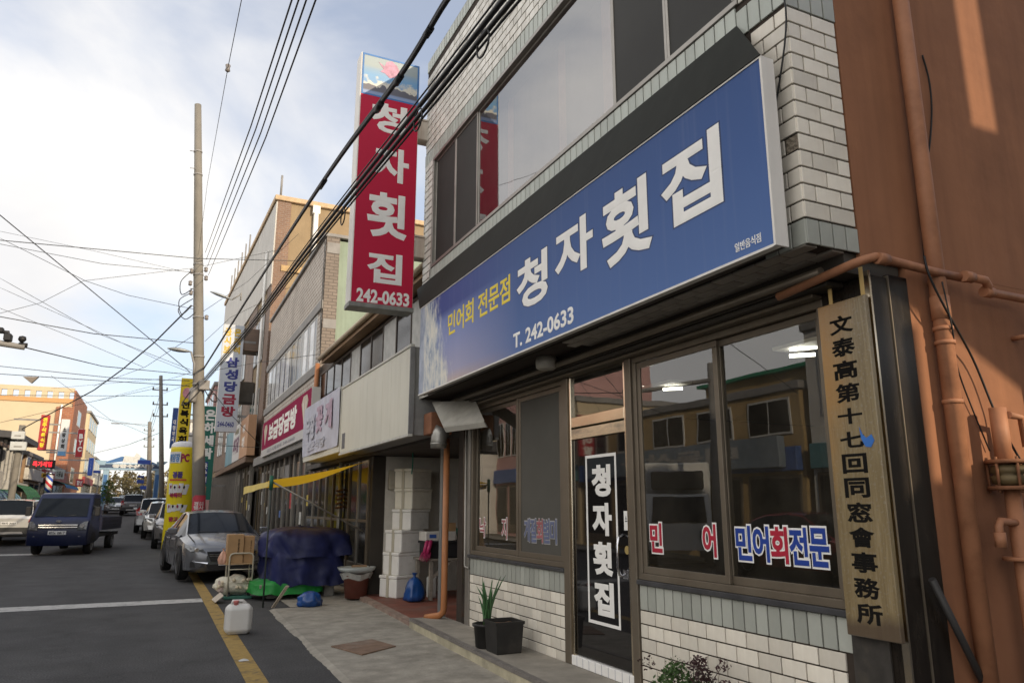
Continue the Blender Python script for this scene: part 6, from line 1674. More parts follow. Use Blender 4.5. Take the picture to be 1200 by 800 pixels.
# --- tall vehicles
SUV = [(-2.30, .42, .55, .72, .80, .58, .46, .03), (-2.24, .34, .56, .80, .88, .76, .58, .04), (-2.05, .30, .58, .88, .98, .87, .68, .05), (-1.4, .30, .60, .98, 1.09, .915, .74, .05), (-1.02, .30, .60, 1.02, 1.12, .92, .74, .05),
       (-.7, .30, .60, 1.05, 1.38, .92, .70, .06), (-.38, .30, .60, 1.06, 1.64, .92, .66, .07), (.3, .30, .60, 1.07, 1.72, .92, .65, .07), (1.2, .30, .60, 1.08, 1.71, .92, .65, .07), (1.95, .31, .60, 1.09, 1.66, .91, .64, .07), (2.12, .34, .60, 1.08, 1.40, .88, .68, .06), (2.24, .36, .60, 1.03, 1.12, .85, .70, .05), (2.30, .42, .60, .95, 1.0, .78, .62, .04)]
def make_suv(label, loc, rz, col, txt, name="parked_car", clad=True, rack=True, hs=1.0):
    t = thing(name, label, "car", loc, "cars along the street", rz)
    pt = carpaint("paint_" + col[0], col[1])
    st = [(y, zb, zm, zbe, zb + (zt - zb) * hs, w, wt, cr) for (y, zb, zm, zbe, zt, w, wt, cr) in SUV]
    body_shell(t, st, pt, (4, 6, 9, 11), ((-1.40, .92), (1.36, .92)), .36)
    for s in (1, -1):
        poly_part(t, "headlight", m_head, [(s * .52, -2.29, .74), (s * .80, -2.19, .76), (s * .86, -2.05, .82), (s * .80, -2.13, .87), (s * .55, -2.27, .84)], (0, -.02, 0))
        poly_part(t, "tail_lamp", m_tail, [(s * .62, 2.27, .86), (s * .86, 2.20, .84), (s * .93, 2.05, 1.12), (s * .74, 2.14, 1.20)], (0, .09, 0))
        mirror(t, .90, -.80, 1.08, s, m_trim if col[0] == 'black' else pt)
        for y_ in (-.0, .95): poly_part(t, "door_handle", m_chrome, [(s * .90, y_, .96), (s * .90, y_ + .18, .96), (s * .90, y_ + .18, .99), (s * .90, y_, .99)], (s * .025, 0, 0))
        poly_part(t, "door_pillar", m_trim, [(s * .88, .30, 1.08), (s * .88, .40, 1.08), (s * .68, .40, 1.64 * hs), (s * .68, .30, 1.64 * hs)], (s * .012, 0, 0))
        if rack:
            b = MB(); b.tube([(s * .60, -.3, 1.68 * hs), (s * .60, -.2, 1.76 * hs), (s * .60, 1.6, 1.76 * hs), (s * .60, 1.75, 1.68 * hs)], .02, 6); b.build("roof_rail", m_trim, t, world=False)
    poly_part(t, "grille", m_trim, [(-.46, -2.315, .62), (.46, -2.315, .62), (.48, -2.295, .80), (-.48, -2.295, .80)], (0, -.015, 0))
    for k in range(2): poly_part(t, "grille_bar", m_chrome, [(-.44, -2.335, .67 + .07 * k), (.44, -2.335, .67 + .07 * k), (.44, -2.335, .69 + .07 * k), (-.44, -2.335, .69 + .07 * k)], (0, -.01, 0))
    poly_part(t, "front_bumper", m_trim if clad else pt, [(-.66, -2.315, .40), (.66, -2.315, .40), (.72, -2.28, .57), (-.72, -2.28, .57)], (0, -.03, 0))
    poly_part(t, "rear_bumper", m_trim if clad else pt, [(-.82, 2.27, .40), (.82, 2.27, .40), (.84, 2.26, .66), (-.84, 2.26, .66)], (0, .07, 0))
    if clad: poly_part(t, "bumper_strip", m_rim, [(-.5, 2.345, .42), (.5, 2.345, .42), (.45, 2.345, .50), (-.45, 2.345, .50)], (0, .012, 0))
    plate(t, -2.35, .46, -1, txt); plate(t, 2.315, .76, 1, txt)
    return t
make_suv("white and black sport utility vehicle parked at the left edge, seen from behind", (-4.85, 36.2, g(35)), R(180), ("white", (.62, .61, .58)), "48라 2051")
make_suv("dark silver sport utility vehicle parked behind the yellow inflatable column, front showing", (.98, 32.6, g(31)), R(0), ("pewter", (.26, .25, .25)), "20더 7163")
make_suv("white car parked just beyond the pewter one, only its mirror side showing", (.55, 38.5, g(38.5)), R(0), ("white", (.62, .61, .58)), "14누 3388", clad=False, rack=False, hs=.92)
make_suv("silver minivan driving away in the middle of the road, seen from behind", (.15, 43.5, g(43.5)), R(180), ("silver", (.42, .43, .44)), "72고 1406", name="moving_car", clad=False, rack=False, hs=.98)
def far_car(maker, label, loc, rz, col): return maker(label, loc, rz, col, "12가 3456"[:0] + "37수 4408", name="moving_car")
far_car(make_suv, "dark grey sport utility vehicle driving away farther down the road", (-1.55, 72, g(72)), R(180), ("dusk", (.11, .11, .115)))
far_car(make_sedan, "silver sedan coming towards the camera behind the blue truck", (-3.05, 78, g(78)), R(0), ("silver", (.42, .43, .44)))
far_car(make_sedan, "white sedan far down the road beyond the street arch", (-3.1, 100, g(100)), R(0), ("white", (.62, .61, .58)))
far_car(make_sedan, "pale sedan parked beyond the white vehicle at the left edge", (-4.75, 43.5, g(43)), R(180), ("silver", (.42, .43, .44)))

# --- the blue flatbed truck
TKX, TKY = -2.32, 30.9
TK = thing("flatbed_truck", "dark blue small flatbed truck driving towards the camera on the left lane", "truck", (TKX, TKY, g(29.5)), None, R(-9))
m_tblue_p = carpaint("paint_navy", (.004, .0085, .038), .0, .4); MATS["paint_navy"].node_tree.nodes["Principled BSDF"].inputs["Coat Weight"].default_value = .15
# cab: side profile lofted across the width
prof = [(-2.50, .30), (-2.55, .40), (-2.55, .72), (-2.47, 1.02), (-2.36, 1.16), (-1.93, 1.80), (-1.80, 1.93), (-1.60, 1.97), (-.92, 1.96), (-.86, 1.90), (-.86, .48), (-1.25, .36)]
def cab_sec(x, inset, top_in):
    cy_, cz_ = -1.65, 1.1
    out = []
    for (y, z) in prof:
        k = max(0, (z - 1.1) / .87)
        out.append((x * (1 - .10 * k), cy_ + (y - cy_) * (1 - inset), cz_ + (z - cz_) * (1 - inset * .7)))
    return out
b = MB(); xs_ = [(-.87, .06), (-.835, .015), (-.6, 0), (0, -.012), (.6, 0), (.835, .015), (.87, .06)]
secs = [cab_sec(x, i_, 0) for x, i_ in xs_]
n = len(prof)
for i in range(len(secs) - 1):
    for k in range(n): b.add([secs[i][k], secs[i][(k + 1) % n], secs[i + 1][(k + 1) % n], secs[i + 1][k]], [(0, 1, 2, 3)], True)
b.add(secs[0], [list(range(n))]); b.add(secs[-1], [list(range(n))])
o = b.build("cab", m_tblue_p, TK, world=False)
bm = bmesh.new(); bm.from_mesh(o.data); bmesh.ops.remove_doubles(bm, verts=bm.verts[:], dist=.0005); bmesh.ops.recalc_face_normals(bm, faces=bm.faces[:])
for e in bm.edges:
    if len(e.link_faces) == 2 and e.calc_face_angle(0) > .5: e.smooth = False
bm.to_mesh(o.data); bm.free()
def on_cab(z): # y of the slanting front at height z
    for (y0, z0), (y1, z1) in zip(prof[2:], prof[3:]):
        if z0 <= z <= z1: return y0 + (y1 - y0) * (z - z0) / (z1 - z0)
    return -2.5
poly_part(TK, "windscreen", m_carglass, [(-.76, on_cab(1.2) - .005, 1.2), (.76, on_cab(1.2) - .005, 1.2), (.70, on_cab(1.78) + .0, 1.78), (-.70, on_cab(1.78) + .0, 1.78)], (0, -.014, .008))
for s in (1, -1):
    poly_part(TK, "side_window", m_carglass, [(s * .858, -2.15, 1.24), (s * .858, -1.05, 1.24), (s * .80, -1.05, 1.80), (s * .80, -1.82, 1.80)], (s * .012, 0, 0))
    poly_part(TK, "headlight", m_head, [(s * .56, -2.535, .78), (s * .82, -2.515, .80), (s * .835, -2.44, 1.06), (s * .72, -2.47, 1.04), (s * .60, -2.535, .90)], (0, -.03, 0))
    hl = MB(); t_ = MB(); t_.lathe(0, 0, [(.075, 0), (.07, .012)], 14); hl.v = [(s * .70 + p[0], -2.545 - p[2] - .02, .92 + p[1]) for p in t_.v]; hl.f = t_.f; hl.build("headlight_bulb", m_bulb, TK, world=False)
    poly_part(TK, "fog_lamp", m_bulb, [(s * .62, -2.525, .50), (s * .76, -2.515, .50), (s * .76, -2.52, .60), (s * .62, -2.53, .60)], (0, -.02, 0))
    b = MB(); b.rbox(min(s * .93, s * 1.07), max(s * .93, s * 1.07), -2.22, -2.12, 1.22, 1.52, .02); b.build("mirror", m_trim, TK, world=False)
    b = MB(); b.tube([(s * .84, -2.12, 1.55), (s * .98, -2.16, 1.50)], .015, 6); b.build("mirror_arm", m_trim, TK, world=False)
    poly_part(TK, "door_handle", m_trim, [(s * .868, -1.15, 1.08), (s * .868, -.98, 1.08), (s * .868, -.98, 1.12), (s * .868, -1.15, 1.12)], (s * .02, 0, 0))
    b = MB(); b.tube([(s * .1, on_cab(1.2) - .02, 1.21), (s * .45, on_cab(1.27) - .02, 1.26)], .01, 5); b.build("wiper", m_trim, TK, world=False)
for z_ in (.86, .93): poly_part(TK, "grille_bar", m_chrome, [(-.56, -2.53, z_), (.56, -2.53, z_), (.56, -2.525, z_ + .03), (-.56, -2.525, z_ + .03)], (0, -.022, 0))
poly_part(TK, "grille", m_trim, [(-.58, -2.528, .84), (.58, -2.528, .84), (.58, -2.52, .97), (-.58, -2.52, .97)], (0, -.012, 0))
poly_part(TK, "bumper_intake", m_trim, [(-.55, -2.532, .48), (.55, -2.532, .48), (.58, -2.54, .58), (-.58, -2.54, .58)], (0, -.012, 0))
t_ = MB(); t_.lathe(0, 0, [(.055, 0), (.055, .01)], 14); b = MB(); b.v = [(p[0] * 1.5, -2.50 - p[2] - .02, 1.06 + p[1] * .7) for p in t_.v]; b.f = t_.f; b.build("emblem", m_chrome, TK, world=False)
plate(TK, -2.56, .64, -1, "83노 0817", .52, .12)
m_bed = M("dark_bed_paint", (.018, .02, .045), .5, var=.2)
b = MB(); b.rbox(-.78, .78, -.8, 2.5, .50, .62, .01); b.build("chassis", m_trim, TK, world=False)
b = MB(); b.rbox(-.86, .86, -.78, 2.55, .72, .80, .01); b.build("bed_floor", m_bed, TK, world=False)
for s in (1, -1):
    b = MB(); b.rbox(s * .845 - .02, s * .845 + .02, -.76, 2.55, .80, 1.17, .006); sd = b.build("bed_side", m_bed, TK, world=False)
    for k in range(2):
        b = MB(); b.rbox(min(s * .866, s * .88), max(s * .866, s * .88), -.74, 2.53, .90 + .13 * k, .94 + .13 * k, .004); b.build("side_rib", m_bed, sd, world=False)
b = MB(); b.rbox(-.82, .82, 2.55, 2.59, .80, 1.17, .006); b.build("tailgate", m_bed, TK, world=False)
b = MB(); b.rbox(-.84, .84, -.80, -.77, .80, 1.55, .01); b.build("headboard", m_bed, TK, world=False)
for y_, w_ in ((-1.72, .86), (1.35, .84)):
    for s in (1, -1):
        wheel(TK, s * (w_ - .11), y_, .31, .2, s)
        if y_ < 0:
            t_ = MB(); t_.lathe(0, 0, [(.37, -.006), (.37, .006)], 24)
            b = MB(); b.v = [(s * (.868) + p[2], y_ + p[0], max(.33 + p[1], .40)) for p in t_.v]; b.f = t_.f; b.build("wheel_arch", m_trim, TK, world=False)
# ------------------------------------------------------------------ left hand row
LX = -7.25
m_yelw = M("cream_yellow_wall", (.56, .46, .31), .85, var=.05, scale=.6)
m_redb = brick_mat("red_brick_side", (.36, .13, .06), (.30, .10, .05), (.34, .2, .13), .6, 'X')
m_redf = brick_mat("red_brick_front", (.36, .13, .06), (.30, .10, .05), (.34, .2, .13), .6, 'Y')
m_dgrey = M("dark_grey_wall", (.075, .078, .08), .7, var=.15, scale=2)
m_green_awn = M("green_awning_cloth", (.03, .13, .06), .7, var=.12, scale=3)
# yellow building with a fretted parapet
YB0 = 75.0
c = pX(88, 455, LX); YB0 = c.y
YZ = c.z
YB = thing("apartment_building", "big cream yellow building with a fretted parapet and red brick corner on the left side", "building", (LX - 6, YB0, g(YB0)))
b = MB(); b.box(LX - 30, LX, YB0, YB0 + 12, 0, YZ - 1.35); b.build("wall", m_yelw, YB)
xb0 = pY(66, 480, YB0).x
b = MB(); b.box(xb0, LX + .02, YB0 - .15, YB0 - .001, 0, YZ - 1.7); b.build("brick_corner", m_redb, YB)
b = MB(); b.box(LX + .001, LX + .15, YB0 - .148, YB0 + 12, 0, YZ - .2); b.build("brick_front", m_redf, YB)
b = MB(); b.box(LX - 30, LX, YB0 - .1, YB0 + .25, YZ - .38, YZ); b.build("parapet_rail", m_yelw, YB)
b = MB(); b.box(LX - 30, LX, YB0 - .1, YB0 + .25, YZ - 1.34, YZ - .95); b.build("parapet_base", M("orange_trim", (.55, .30, .13), .8, var=.06), YB)
x_ = LX - .35
k = 0
while x_ > LX - 14:
    b = MB(); b.box(x_ - .42, x_, YB0 - .08, YB0 + .2, YZ - .949, YZ - .381); b.build("parapet_block", m_yelw, YB); x_ -= .84; k += 1
b = MB(); b.tube([(xb0 + .4, YB0 - .25, YZ - 1.5), (xb0 + .4, YB0 - .25, 4)], .08, 6); b.build("rain_pipe", m_lwht, YB)
for k in range(3):
    z_ = YZ - 2.9 - 2.6 * k
    b = MB(); b.box(LX + .151, LX + .17, YB0 + 3.5, YB0 + 6.5, z_, z_ + 1.4); f = b.build("window", wf, YB)
    b = MB(); b.box(LX + .171, LX + .176, YB0 + 3.65, YB0 + 6.35, z_ + .1, z_ + 1.3); b.build("pane", g_dark, f)
# pale building behind it
plain_building("pale building behind the red brick corner on the left side", -17, LX + .3, YB0 + 14, YB0 + 26, 11.2, M("pale_yellow_plaster", (.58, .48, .32), .85, var=.06), -1, 3, 4, 21)
plain_building("low grey shop house on the far left side of the street", -15, LX + .4, YB0 + 26.5, YB0 + 40, 7.2, m_greyw, -1, 1, 4, 22)
# dark grey house
DY0, DY1 = 45.5, 52.0
DG = thing("dark_house", "dark grey two storey house with jutting roof and window strips on the left side", "building", (LX - 3, DY0, g(48)))
gz = g(48)
b = MB(); b.box(LX - 9, LX, DY0, DY1, 0, 5.2); b.build("wall", m_dgrey, DG)
b = MB(); b.prism([(LX - 9.2, DY0 - .5, 5.2), (LX + .7, DY0 - .5, 5.0), (LX + .7, DY0 - .5, 5.3), (LX - 9.2, DY0 - .5, 6.1)], (0, DY1 - DY0 + .8, 0)); b.build("roof", M("dark_roof", (.06, .06, .065), .6, var=.15), DG)
for k in range(6):
    y_ = DY0 + .3 + k * 1.05
    b = MB(); b.rbox(LX + .001, LX + .12, y_, y_ + .16, 2.9, 4.95, .01); b.build("pilaster", m_greyw, DG)
    b = MB(); b.box(LX + .02, LX + .03, y_ + .16, y_ + 1.0, 3.0, 4.9); b.build("pane", g_dark, DG)
b = MB(); b.rbox(LX + .0, LX + .5, DY0 - .1, DY1, 2.4, 2.85, .03); b.build("shop_fascia", m_greyw, DG)
b = MB(); b.box(LX + .001, LX + .02, DY0 + .1, DY1 - .1, gz, 2.4); b.build("shop_glass", g_dark, DG)
# white low shop nearest the frame's left edge
WS0, WS1 = 38.0, 45.2
WS = thing("low_shop", "low white shop with a tiled eave and pale fascia at the left edge", "building", (LX - 3, WS0, g(42)))
b = MB(); b.box(LX - 9, LX, WS0, WS1, 0, 4.4); b.build("wall", m_whitew, WS)
b = MB(); b.prism([(LX + .6, WS0 - .2, 4.35), (LX + .6, WS0 - .2, 4.5), (LX - 4, WS0 - .2, 6.0), (LX - 4, WS0 - .2, 5.85)], (0, WS1 - WS0 + .3, 0)); b.build("roof", m_roof, WS)
b = MB(); b.rbox(LX + .001, LX + .3, WS0 + .1, WS1 - .1, 2.35, 3.3, .02); b.build("shop_fascia", M("pale_fascia", (.50, .47, .42), .6, var=.15, scale=2), WS)
for k in range(3):
    b = MB(); b.rbox(LX + .002, LX + .06, WS0 + .5 + 2.3 * k, WS0 + 2.0 + 2.3 * k, 3.45, 4.25, .01); f = b.build("window", wf, WS)
    b = MB(); b.box(LX + .061, LX + .066, WS0 + .6 + 2.3 * k, WS0 + 1.9 + 2.3 * k, 3.52, 4.18); b.build("pane", g_dark, f)
b = MB(); b.box(LX + .002, LX + .02, WS0 + .2, WS1 - .2, g(42), 2.3); b.build("shop_glass", g_dark, WS)
def half_awning(label, x0, y0, y1, z0, z1, d, mat):
    t = thing("awning", label, "awning", (x0, y0, z0))
    b = MB(); b.grid(lambda u, v: (x0 + d * math.sin(v * math.pi / 2), y0 + (y1 - y0) * u, z0 + (z1 - z0) * math.cos(v * math.pi / 2)), 12, 8); b.build("cloth", mat, t)
    n_ = 8
    for k in range(n_ + 1):
        b = MB(); y_ = y0 + (y1 - y0) * k / n_
        b.tube([(x0 + d * math.sin(v * math.pi / 2), y_, z0 + .015 + (z1 - z0) * math.cos(v * math.pi / 2)) for v in (0, .25, .5, .75, 1)], .02, 5); b.build("rib", M("awning_rib", (.02, .09, .04), .6), t)
half_awning("green half barrel awning over a shop door on the left side", LX + .3, 46.5, 51.5, 1.75, 2.75, 1.0, m_green_awn)
half_awning("blue grey awning along the low white shop at the left edge", LX + .25, 38.5, 45, 1.75, 2.4, 1.0, M("blue_awning_cloth", (.16, .24, .36), .7, var=.12, scale=3))
# shops between the dark house and the yellow building
plain_building("small brown shop house left of the barber pole", -15, LX + .05, 53, 60, 4.6, m_brownwood, -1, 1, 3, 31)
plain_building("small pale shop house with a teal fascia below the red brick corner", -15, LX + .05, 60.5, YB0 - .6, 4.4, m_whitew, -1, 1, 3, 35)
half_awning("blue awning over the small shops below the red brick corner", LX + .3, 62, 72, 2.9, 3.4, 1.2, M("bright_blue_cloth", (.04, .16, .40), .7))
bp = pY(58, 566, 52)
BPo = thing("barber_pole", "red, white and blue striped barber pole on the left side of the street", "barber pole", (bp.x, 52, 2))
def _barb(t, n, l, b_):
    c = n.new("ShaderNodeTexCoord"); s = n.new("ShaderNodeSeparateXYZ"); l.new(c.outputs['Object'], s.inputs[0])
    a = n.new("ShaderNodeMath"); a.operation = 'MULTIPLY_ADD'; a.inputs[1].default_value = 1.0; l.new(s.outputs['X'], a.inputs[0]); l.new(s.outputs['Z'], a.inputs[2])
    m_ = n.new("ShaderNodeMath"); m_.operation = 'MULTIPLY'; m_.inputs[1].default_value = 1.3; l.new(a.outputs[0], m_.inputs[0])
    f = n.new("ShaderNodeMath"); f.operation = 'FRACT'; l.new(m_.outputs[0], f.inputs[0])
    r_ = n.new("ShaderNodeValToRGB"); r_.color_ramp.interpolation = 'CONSTANT'; e = r_.color_ramp.elements
    e.new(.25); e.new(.5); e.new(.75)
    for k, (p, cc_) in enumerate(((0, (.5, .03, .04)), (.25, (.65, .65, .65)), (.5, (.03, .08, .4)), (.75, (.65, .65, .65)))): e[k].position = p; e[k].color = (*cc_, 1)
    l.new(f.outputs[0], r_.inputs[0]); l.new(r_.outputs[0], b_.inputs['Base Color'])
z0_, z1_ = pY(56, 577, 52).z, pY(58, 556, 52).z
b = MB(); b.tube([(bp.x, 51.7, z0_), (bp.x, 51.7, z1_)], .19, 14); b.build("stripes", picture_mat("barber_stripes", _barb), BPo)
b = MB(); b.tube([(bp.x, 51.7, z1_ + .001), (bp.x, 51.7, z1_ + .12)], .22, 14); b.build("cap", m_chrome, BPo)
b = MB(); b.tube([(bp.x, 51.7, g(52)), (bp.x, 51.7, z0_ - .001)], .07, 8); b.build("post", m_band, BPo)
# blade signs, left
m_redsign = M("red_print", (.40, .03, .035), .5, var=.06)
t, xa, xb, za, zb_ = blade_sign("red blade sign with yellow lettering before the cream yellow building", 54, (49, 486), (59, 486), (53.5, 527), (42.5, 527), m_redsign, cap=m_redsign, wallx=LX - 1)
column_text(t, 54, xa + .12, xb - .12, za + .15, zb_ - .15, "전주식육식당", m_lyel, .06, .9)
t, xa, xb, za, zb_ = blade_sign("white blade sign with black lettering before the red brick corner", 58, (71, 491), (81.5, 491), (77.5, 534), (68, 534), M("white_print2", (.62, .64, .64), .5, var=.04), wallx=LX)
column_text(t, 58, xa + .14, xb - .14, za + .45, zb_ - .5, "소망상회", m_ink, .055, .8)
b = MB(); b.box(xa + .02, xb - .02, 57.985, 57.993, za + .02, za + .3); b.build("blue_strip", M("sky_print", (.16, .35, .6), .5), t)
t, xa, xb, za, zb_ = blade_sign("red blade sign with three large white letters on the left side", 62, (91, 502), (99, 503), (97, 536), (88, 535), m_redsign, wallx=LX)
column_text(t, 62, xa + .12, xb - .08, za + .35, zb_ - .3, "BYC", m_lwht, .07, .8)
t, xa, xb, za, zb_ = blade_sign("small blue blade sign on the left side before the street arch", 70, (103, 536), (109.5, 536), (109, 557), (103, 557), M("blue_print3", (.04, .10, .42), .5), wallx=LX)
column_text(t, 70, xa + .2, xb - .2, za + .2, zb_ - .2, "신용금고", m_lwht, .03)
LD = pY(52, 543.5, 53)
t = thing("led_sign", "dark message board with glowing red letters under the red blade sign", "sign", tuple(LD))
b = MB(); b.rbox(LD.x - .75, LD.x + .55, 53, 53.2, LD.z - .25, LD.z + .25, .02); b.build("cabinet", m_trim, t)
text("lettering", "특가세일", M("red_led", (.6, .02, .02), .5, emit=(1, .03, .05), estr=1.3), t, (LD.x - .6, 52.99, LD.z - .16), UP, VZ, 1.0, .32, .03, .004)
for i, (x0, y0, x1, y1, Yd, mt, tx_, lab) in enumerate((
        (64, 550, 76, 561, 60, M("teal_white_print", (.42, .46, .46), .5), "미용실", "pale grey shop board above the blue awning on the left"),
        (48, 554, 60, 559, 55, M("yellow_orange_print", (.6, .38, .05), .5), "분식", "small yellow shop board beside the barber pole"),
        (88, 561, 98, 570, 64, M("red_print_b", (.42, .05, .06), .5), "할인", "small red shop board low down before the street arch"))):
    a, c_ = pY(x0, y1, Yd), pY(x1, y0, Yd)
    t = thing("shop_board", lab, "sign", (a.x, Yd, a.z))
    b = MB(); b.rbox(a.x, c_.x, Yd, Yd + .12, a.z, c_.z, .01); b.build("board", mt, t)
    text("lettering", tx_, m_ink if i < 2 else m_lwht, t, (a.x + (c_.x - a.x) * .15, Yd - .004, a.z + (c_.z - a.z) * .2), UP, VZ, (c_.x - a.x) * .7, (c_.z - a.z) * .6, .03, .003)

# ------------------------------------------------------------------ houses opposite the restaurant (off to the left of the frame; they stand in its windows as reflections)
OX_ = -9.6
def opp(label, y0, y1, z1, mat, floors, nwin, seed): return plain_building(label, -18, OX_, y0, y1, z1, mat, -1, floors, nwin, seed)
m_ochre = M("ochre_plaster", (.40, .28, .13), .85, var=.1, scale=1)
opp("ochre two storey house opposite the restaurant, mirrored in its windows", 16.0, 28.5, 4.95, m_ochre, 1, 5, 41)
opp("pale tiled house with a blue roof band opposite the restaurant", 3.5, 15.7, 6.6, m_whitew, 1, 4, 42)
opp("yellow house opposite the cream sign, mirrored in the door", 28.8, 34.5, 6.2, m_yelw, 1, 3, 43)
opp("tall salmon coloured house behind the ochre house", 34.8, 37.8, 9.6, m_pinkw, 2, 3, 44)
t = thing("rooftop_shed", "rooftop shed with a green sheet roof on the ochre house", "shed", (-12, 17, 5.2))
b = MB(); b.box(-17, -12, 17, 23, 5.21, 6.1); b.build("wall", m_ochre, t)
b = MB(); b.prism([(-17.3, 16.8, 6.1), (-11.7, 16.8, 6.1), (-11.7, 16.8, 6.22), (-17.3, 16.8, 7.0)], (0, 6.4, 0)); b.build("roof", M("green_roof_sheet", (.02, .26, .14), .5), t)
t = thing("fascia_sign", "blue grey shop sign along the ochre house opposite the restaurant", "sign", (OX_ + .3, 17, 3))
b = MB(); b.rbox(OX_ + .26, OX_ + .5, 16.5, 27.5, 2.7, 3.6, .02); b.build("cabinet", M("slate_print", (.17, .21, .25), .5), t)
text("lettering", "태동상사", m_fwht, t, (OX_ + .505, 18.2, 2.88), (0, 1, 0), VZ, 6.5, .55, .04, .003)
t = thing("blade_sign", "small red blade sign on the ochre house opposite the restaurant", "sign", (OX_ + .1, 27.6, 3.9))
b = MB(); b.rbox(OX_ + .002, OX_ + .75, 27.4, 27.6, 3.65, 5.4, .02); b.build("cabinet", m_redsign, t)
for i, ch in enumerate("금성이발"): text("lettering", ch, m_lwht, t, (OX_ + .15, 27.395, 4.95 - .41 * i), UP, VZ, .45, .36, .04, .003)
# parked box truck and red car over there
BT = thing("box_truck", "white box truck parked opposite the restaurant, mirrored in its window", "truck", (-6.3, 17.6, 0.02), None, R(37))
b = MB(); b.rbox(-.9, .9, -.6, 3.4, .75, 2.75, .04); b.build("box", M("truck_white", (.62, .62, .6), .4, var=.04), BT, world=False)
b = MB(); b.prism([(-.82, -2.0, .45), (-.82, -2.05, 1.1), (-.78, -1.65, 1.85), (-.78, -.7, 1.9), (-.82, -.65, .45)], (1.62, 0, 0)); b.build("cab", MATS["truck_white"], BT, world=False)
poly_part(BT, "windscreen", m_carglass, [(-.70, -2.055, 1.15), (.70, -2.055, 1.15), (.66, -1.70, 1.78), (-.66, -1.70, 1.78)], (0, -.03, .02))
b = MB(); b.rbox(-.7, .7, -1.1, -.63, 2.0, 2.5, .04); b.build("cooling_unit", m_trim, BT, world=False)
for s in (1, -1):
    for y_ in (-1.4, 2.2): wheel(BT, s * .72, y_, .33, .22, s)
    poly_part(BT, "headlight", m_head, [(s * .5, -2.06, .75), (s * .76, -2.06, .75), (s * .76, -2.06, .95), (s * .5, -2.06, .95)], (0, -.03, 0))
make_sedan("red car parked opposite the restaurant, mirrored in its window", (-6.3, 12.6, 0), R(0), ("red", (.40, .012, .02)), "28다 9916")

# buildings behind the photographer on the right: they keep the sun off the street
m_bk = M("neighbour_plaster", (.40, .36, .30), .85, var=.08, scale=1)
bk = plain_building("grey plastered house across the side alley behind the camera", 3.7, 6.68, -16, -4.0, 10.5, m_bk, 1, 2, 4, 51, shop=False)
bk2 = plain_building("low house across the side alley with a tin roof deck", 6.9, 17, -15, -4.0, 4.0, m_bk, 1, 1, 4, 52, shop=False)
t = thing("rooftop_sun_blocker", "tall unseen sun blocker standing on legs on the low house across the alley", "sun blocker", (9, -4, 3.97))  # added out of view; its gaps shape the sun patches on the side wall
for x_ in (7.0, 11.8, 16.6):
    b = MB(); b.rbox(x_ - .05, x_ + .05, -4.35, -4.25, 3.97, 5.25, .01); b.build("leg", m_band, t)
b = MB(); b.prism([(6.82, -4.4, 5.5), (7.4, -4.4, 5.3), (8.1, -4.4, 4.95), (17, -4.4, 4.9), (17, -4.4, 6.72), (6.82, -4.4, 6.72)], (0, .2, 0)); b.build("sun_blocker_panel", m_bk, t)
b = MB(); b.rbox(8.19, 17, -4.4, -4.2, 6.73, 10.4, .02); b.build("sun_blocker_panel", m_bk, t)
b = MB(); b.rbox(6.82, 7.86, -4.4, -4.2, 6.73, 10.4, .02); b.build("sun_blocker_panel", m_bk, t)
b = MB(); b.rbox(7.87, 8.18, -4.4, -4.2, 7.9, 10.4, .02); b.build("sun_blocker_panel", m_bk, t)
plain_building("long two storey house farther behind the camera on the right side", 3.7, 16, -40, -17, 5.2, m_whitew, 1, 2, 8, 53, shop=False)

# ------------------------------------------------------------------ street arch, trees and hill at the end of the street
GY = 90.0
GT = thing("street_arch", "blue and white market arch with white lettering spanning the far end of the street", "arch", (-2.6, GY, g(GY)))
m_archb = M("arch_blue", (.05, .15, .36), .5, var=.1); m_archl = M("arch_pale_blue", (.28, .42, .55), .5, var=.1); m_archw = M("arch_white", (.6, .62, .62), .5)
for px_ in (123.5, 184):
    a = pY(px_, 560, GY)
    b = MB(); b.rbox(a.x - .27, a.x + .27, GY - .3, GY + .3, g(GY), pY(px_, 550, GY).z, .03); p_ = b.build("pillar", m_archl, GT)
    b = MB(); b.rbox(a.x - .18, a.x + .18, GY - .32, GY - .301, g(GY) + .8, pY(px_, 556, GY).z, .01); b.build("blue_panel", m_archb, p_)
xl, xr = pY(116.5, 548, GY).x, pY(190, 548, GY).x
zt0, zb0 = pY(150, 544.2, GY).z, pY(150, 550.6, GY).z
b = MB(); b.rbox(xl, xr, GY - .35, GY + .35, zb0, zt0, .03); b.build("beam", M("arch_navy", (.045, .075, .14), .5, var=.15), GT)
b = MB(); b.rbox(xl, xr, GY - .37, GY - .351, zb0, zb0 + .18, .01); b.rbox(xl, xr, GY - .36, GY + .36, zt0 + .001, zt0 + .12, .01); b.build("pale_band", m_archl, GT)
xc = pY(153, 540, GY).x; zp = pY(153, 534, GY).z
b = MB(); b.prism([(xc - 2.6, GY - .3, zt0 + .12), (xc - .9, GY - .3, zp - .1), (xc + .9, GY - .3, zp - .1), (xc + 2.6, GY - .3, zt0 + .12), (xc + 2.0, GY - .3, zt0 + .121), (xc, GY - .3, zp - .45), (xc - 2.0, GY - .3, zt0 + .121)], (0, .4, 0)); b.build("pediment", m_archb, GT)
b = MB(); b.prism([(xc - .75, GY - .45, zt0 + .2), (xc + .75, GY - .45, zt0 + .2), (xc + .95, GY - .45, zp), (xc + .5, GY - .45, zp + .35), (xc + .3, GY - .45, zp - .1), (xc - .6, GY - .45, zp + .0)], (0, .14, 0)); b.build("fish_emblem", m_archw, GT)
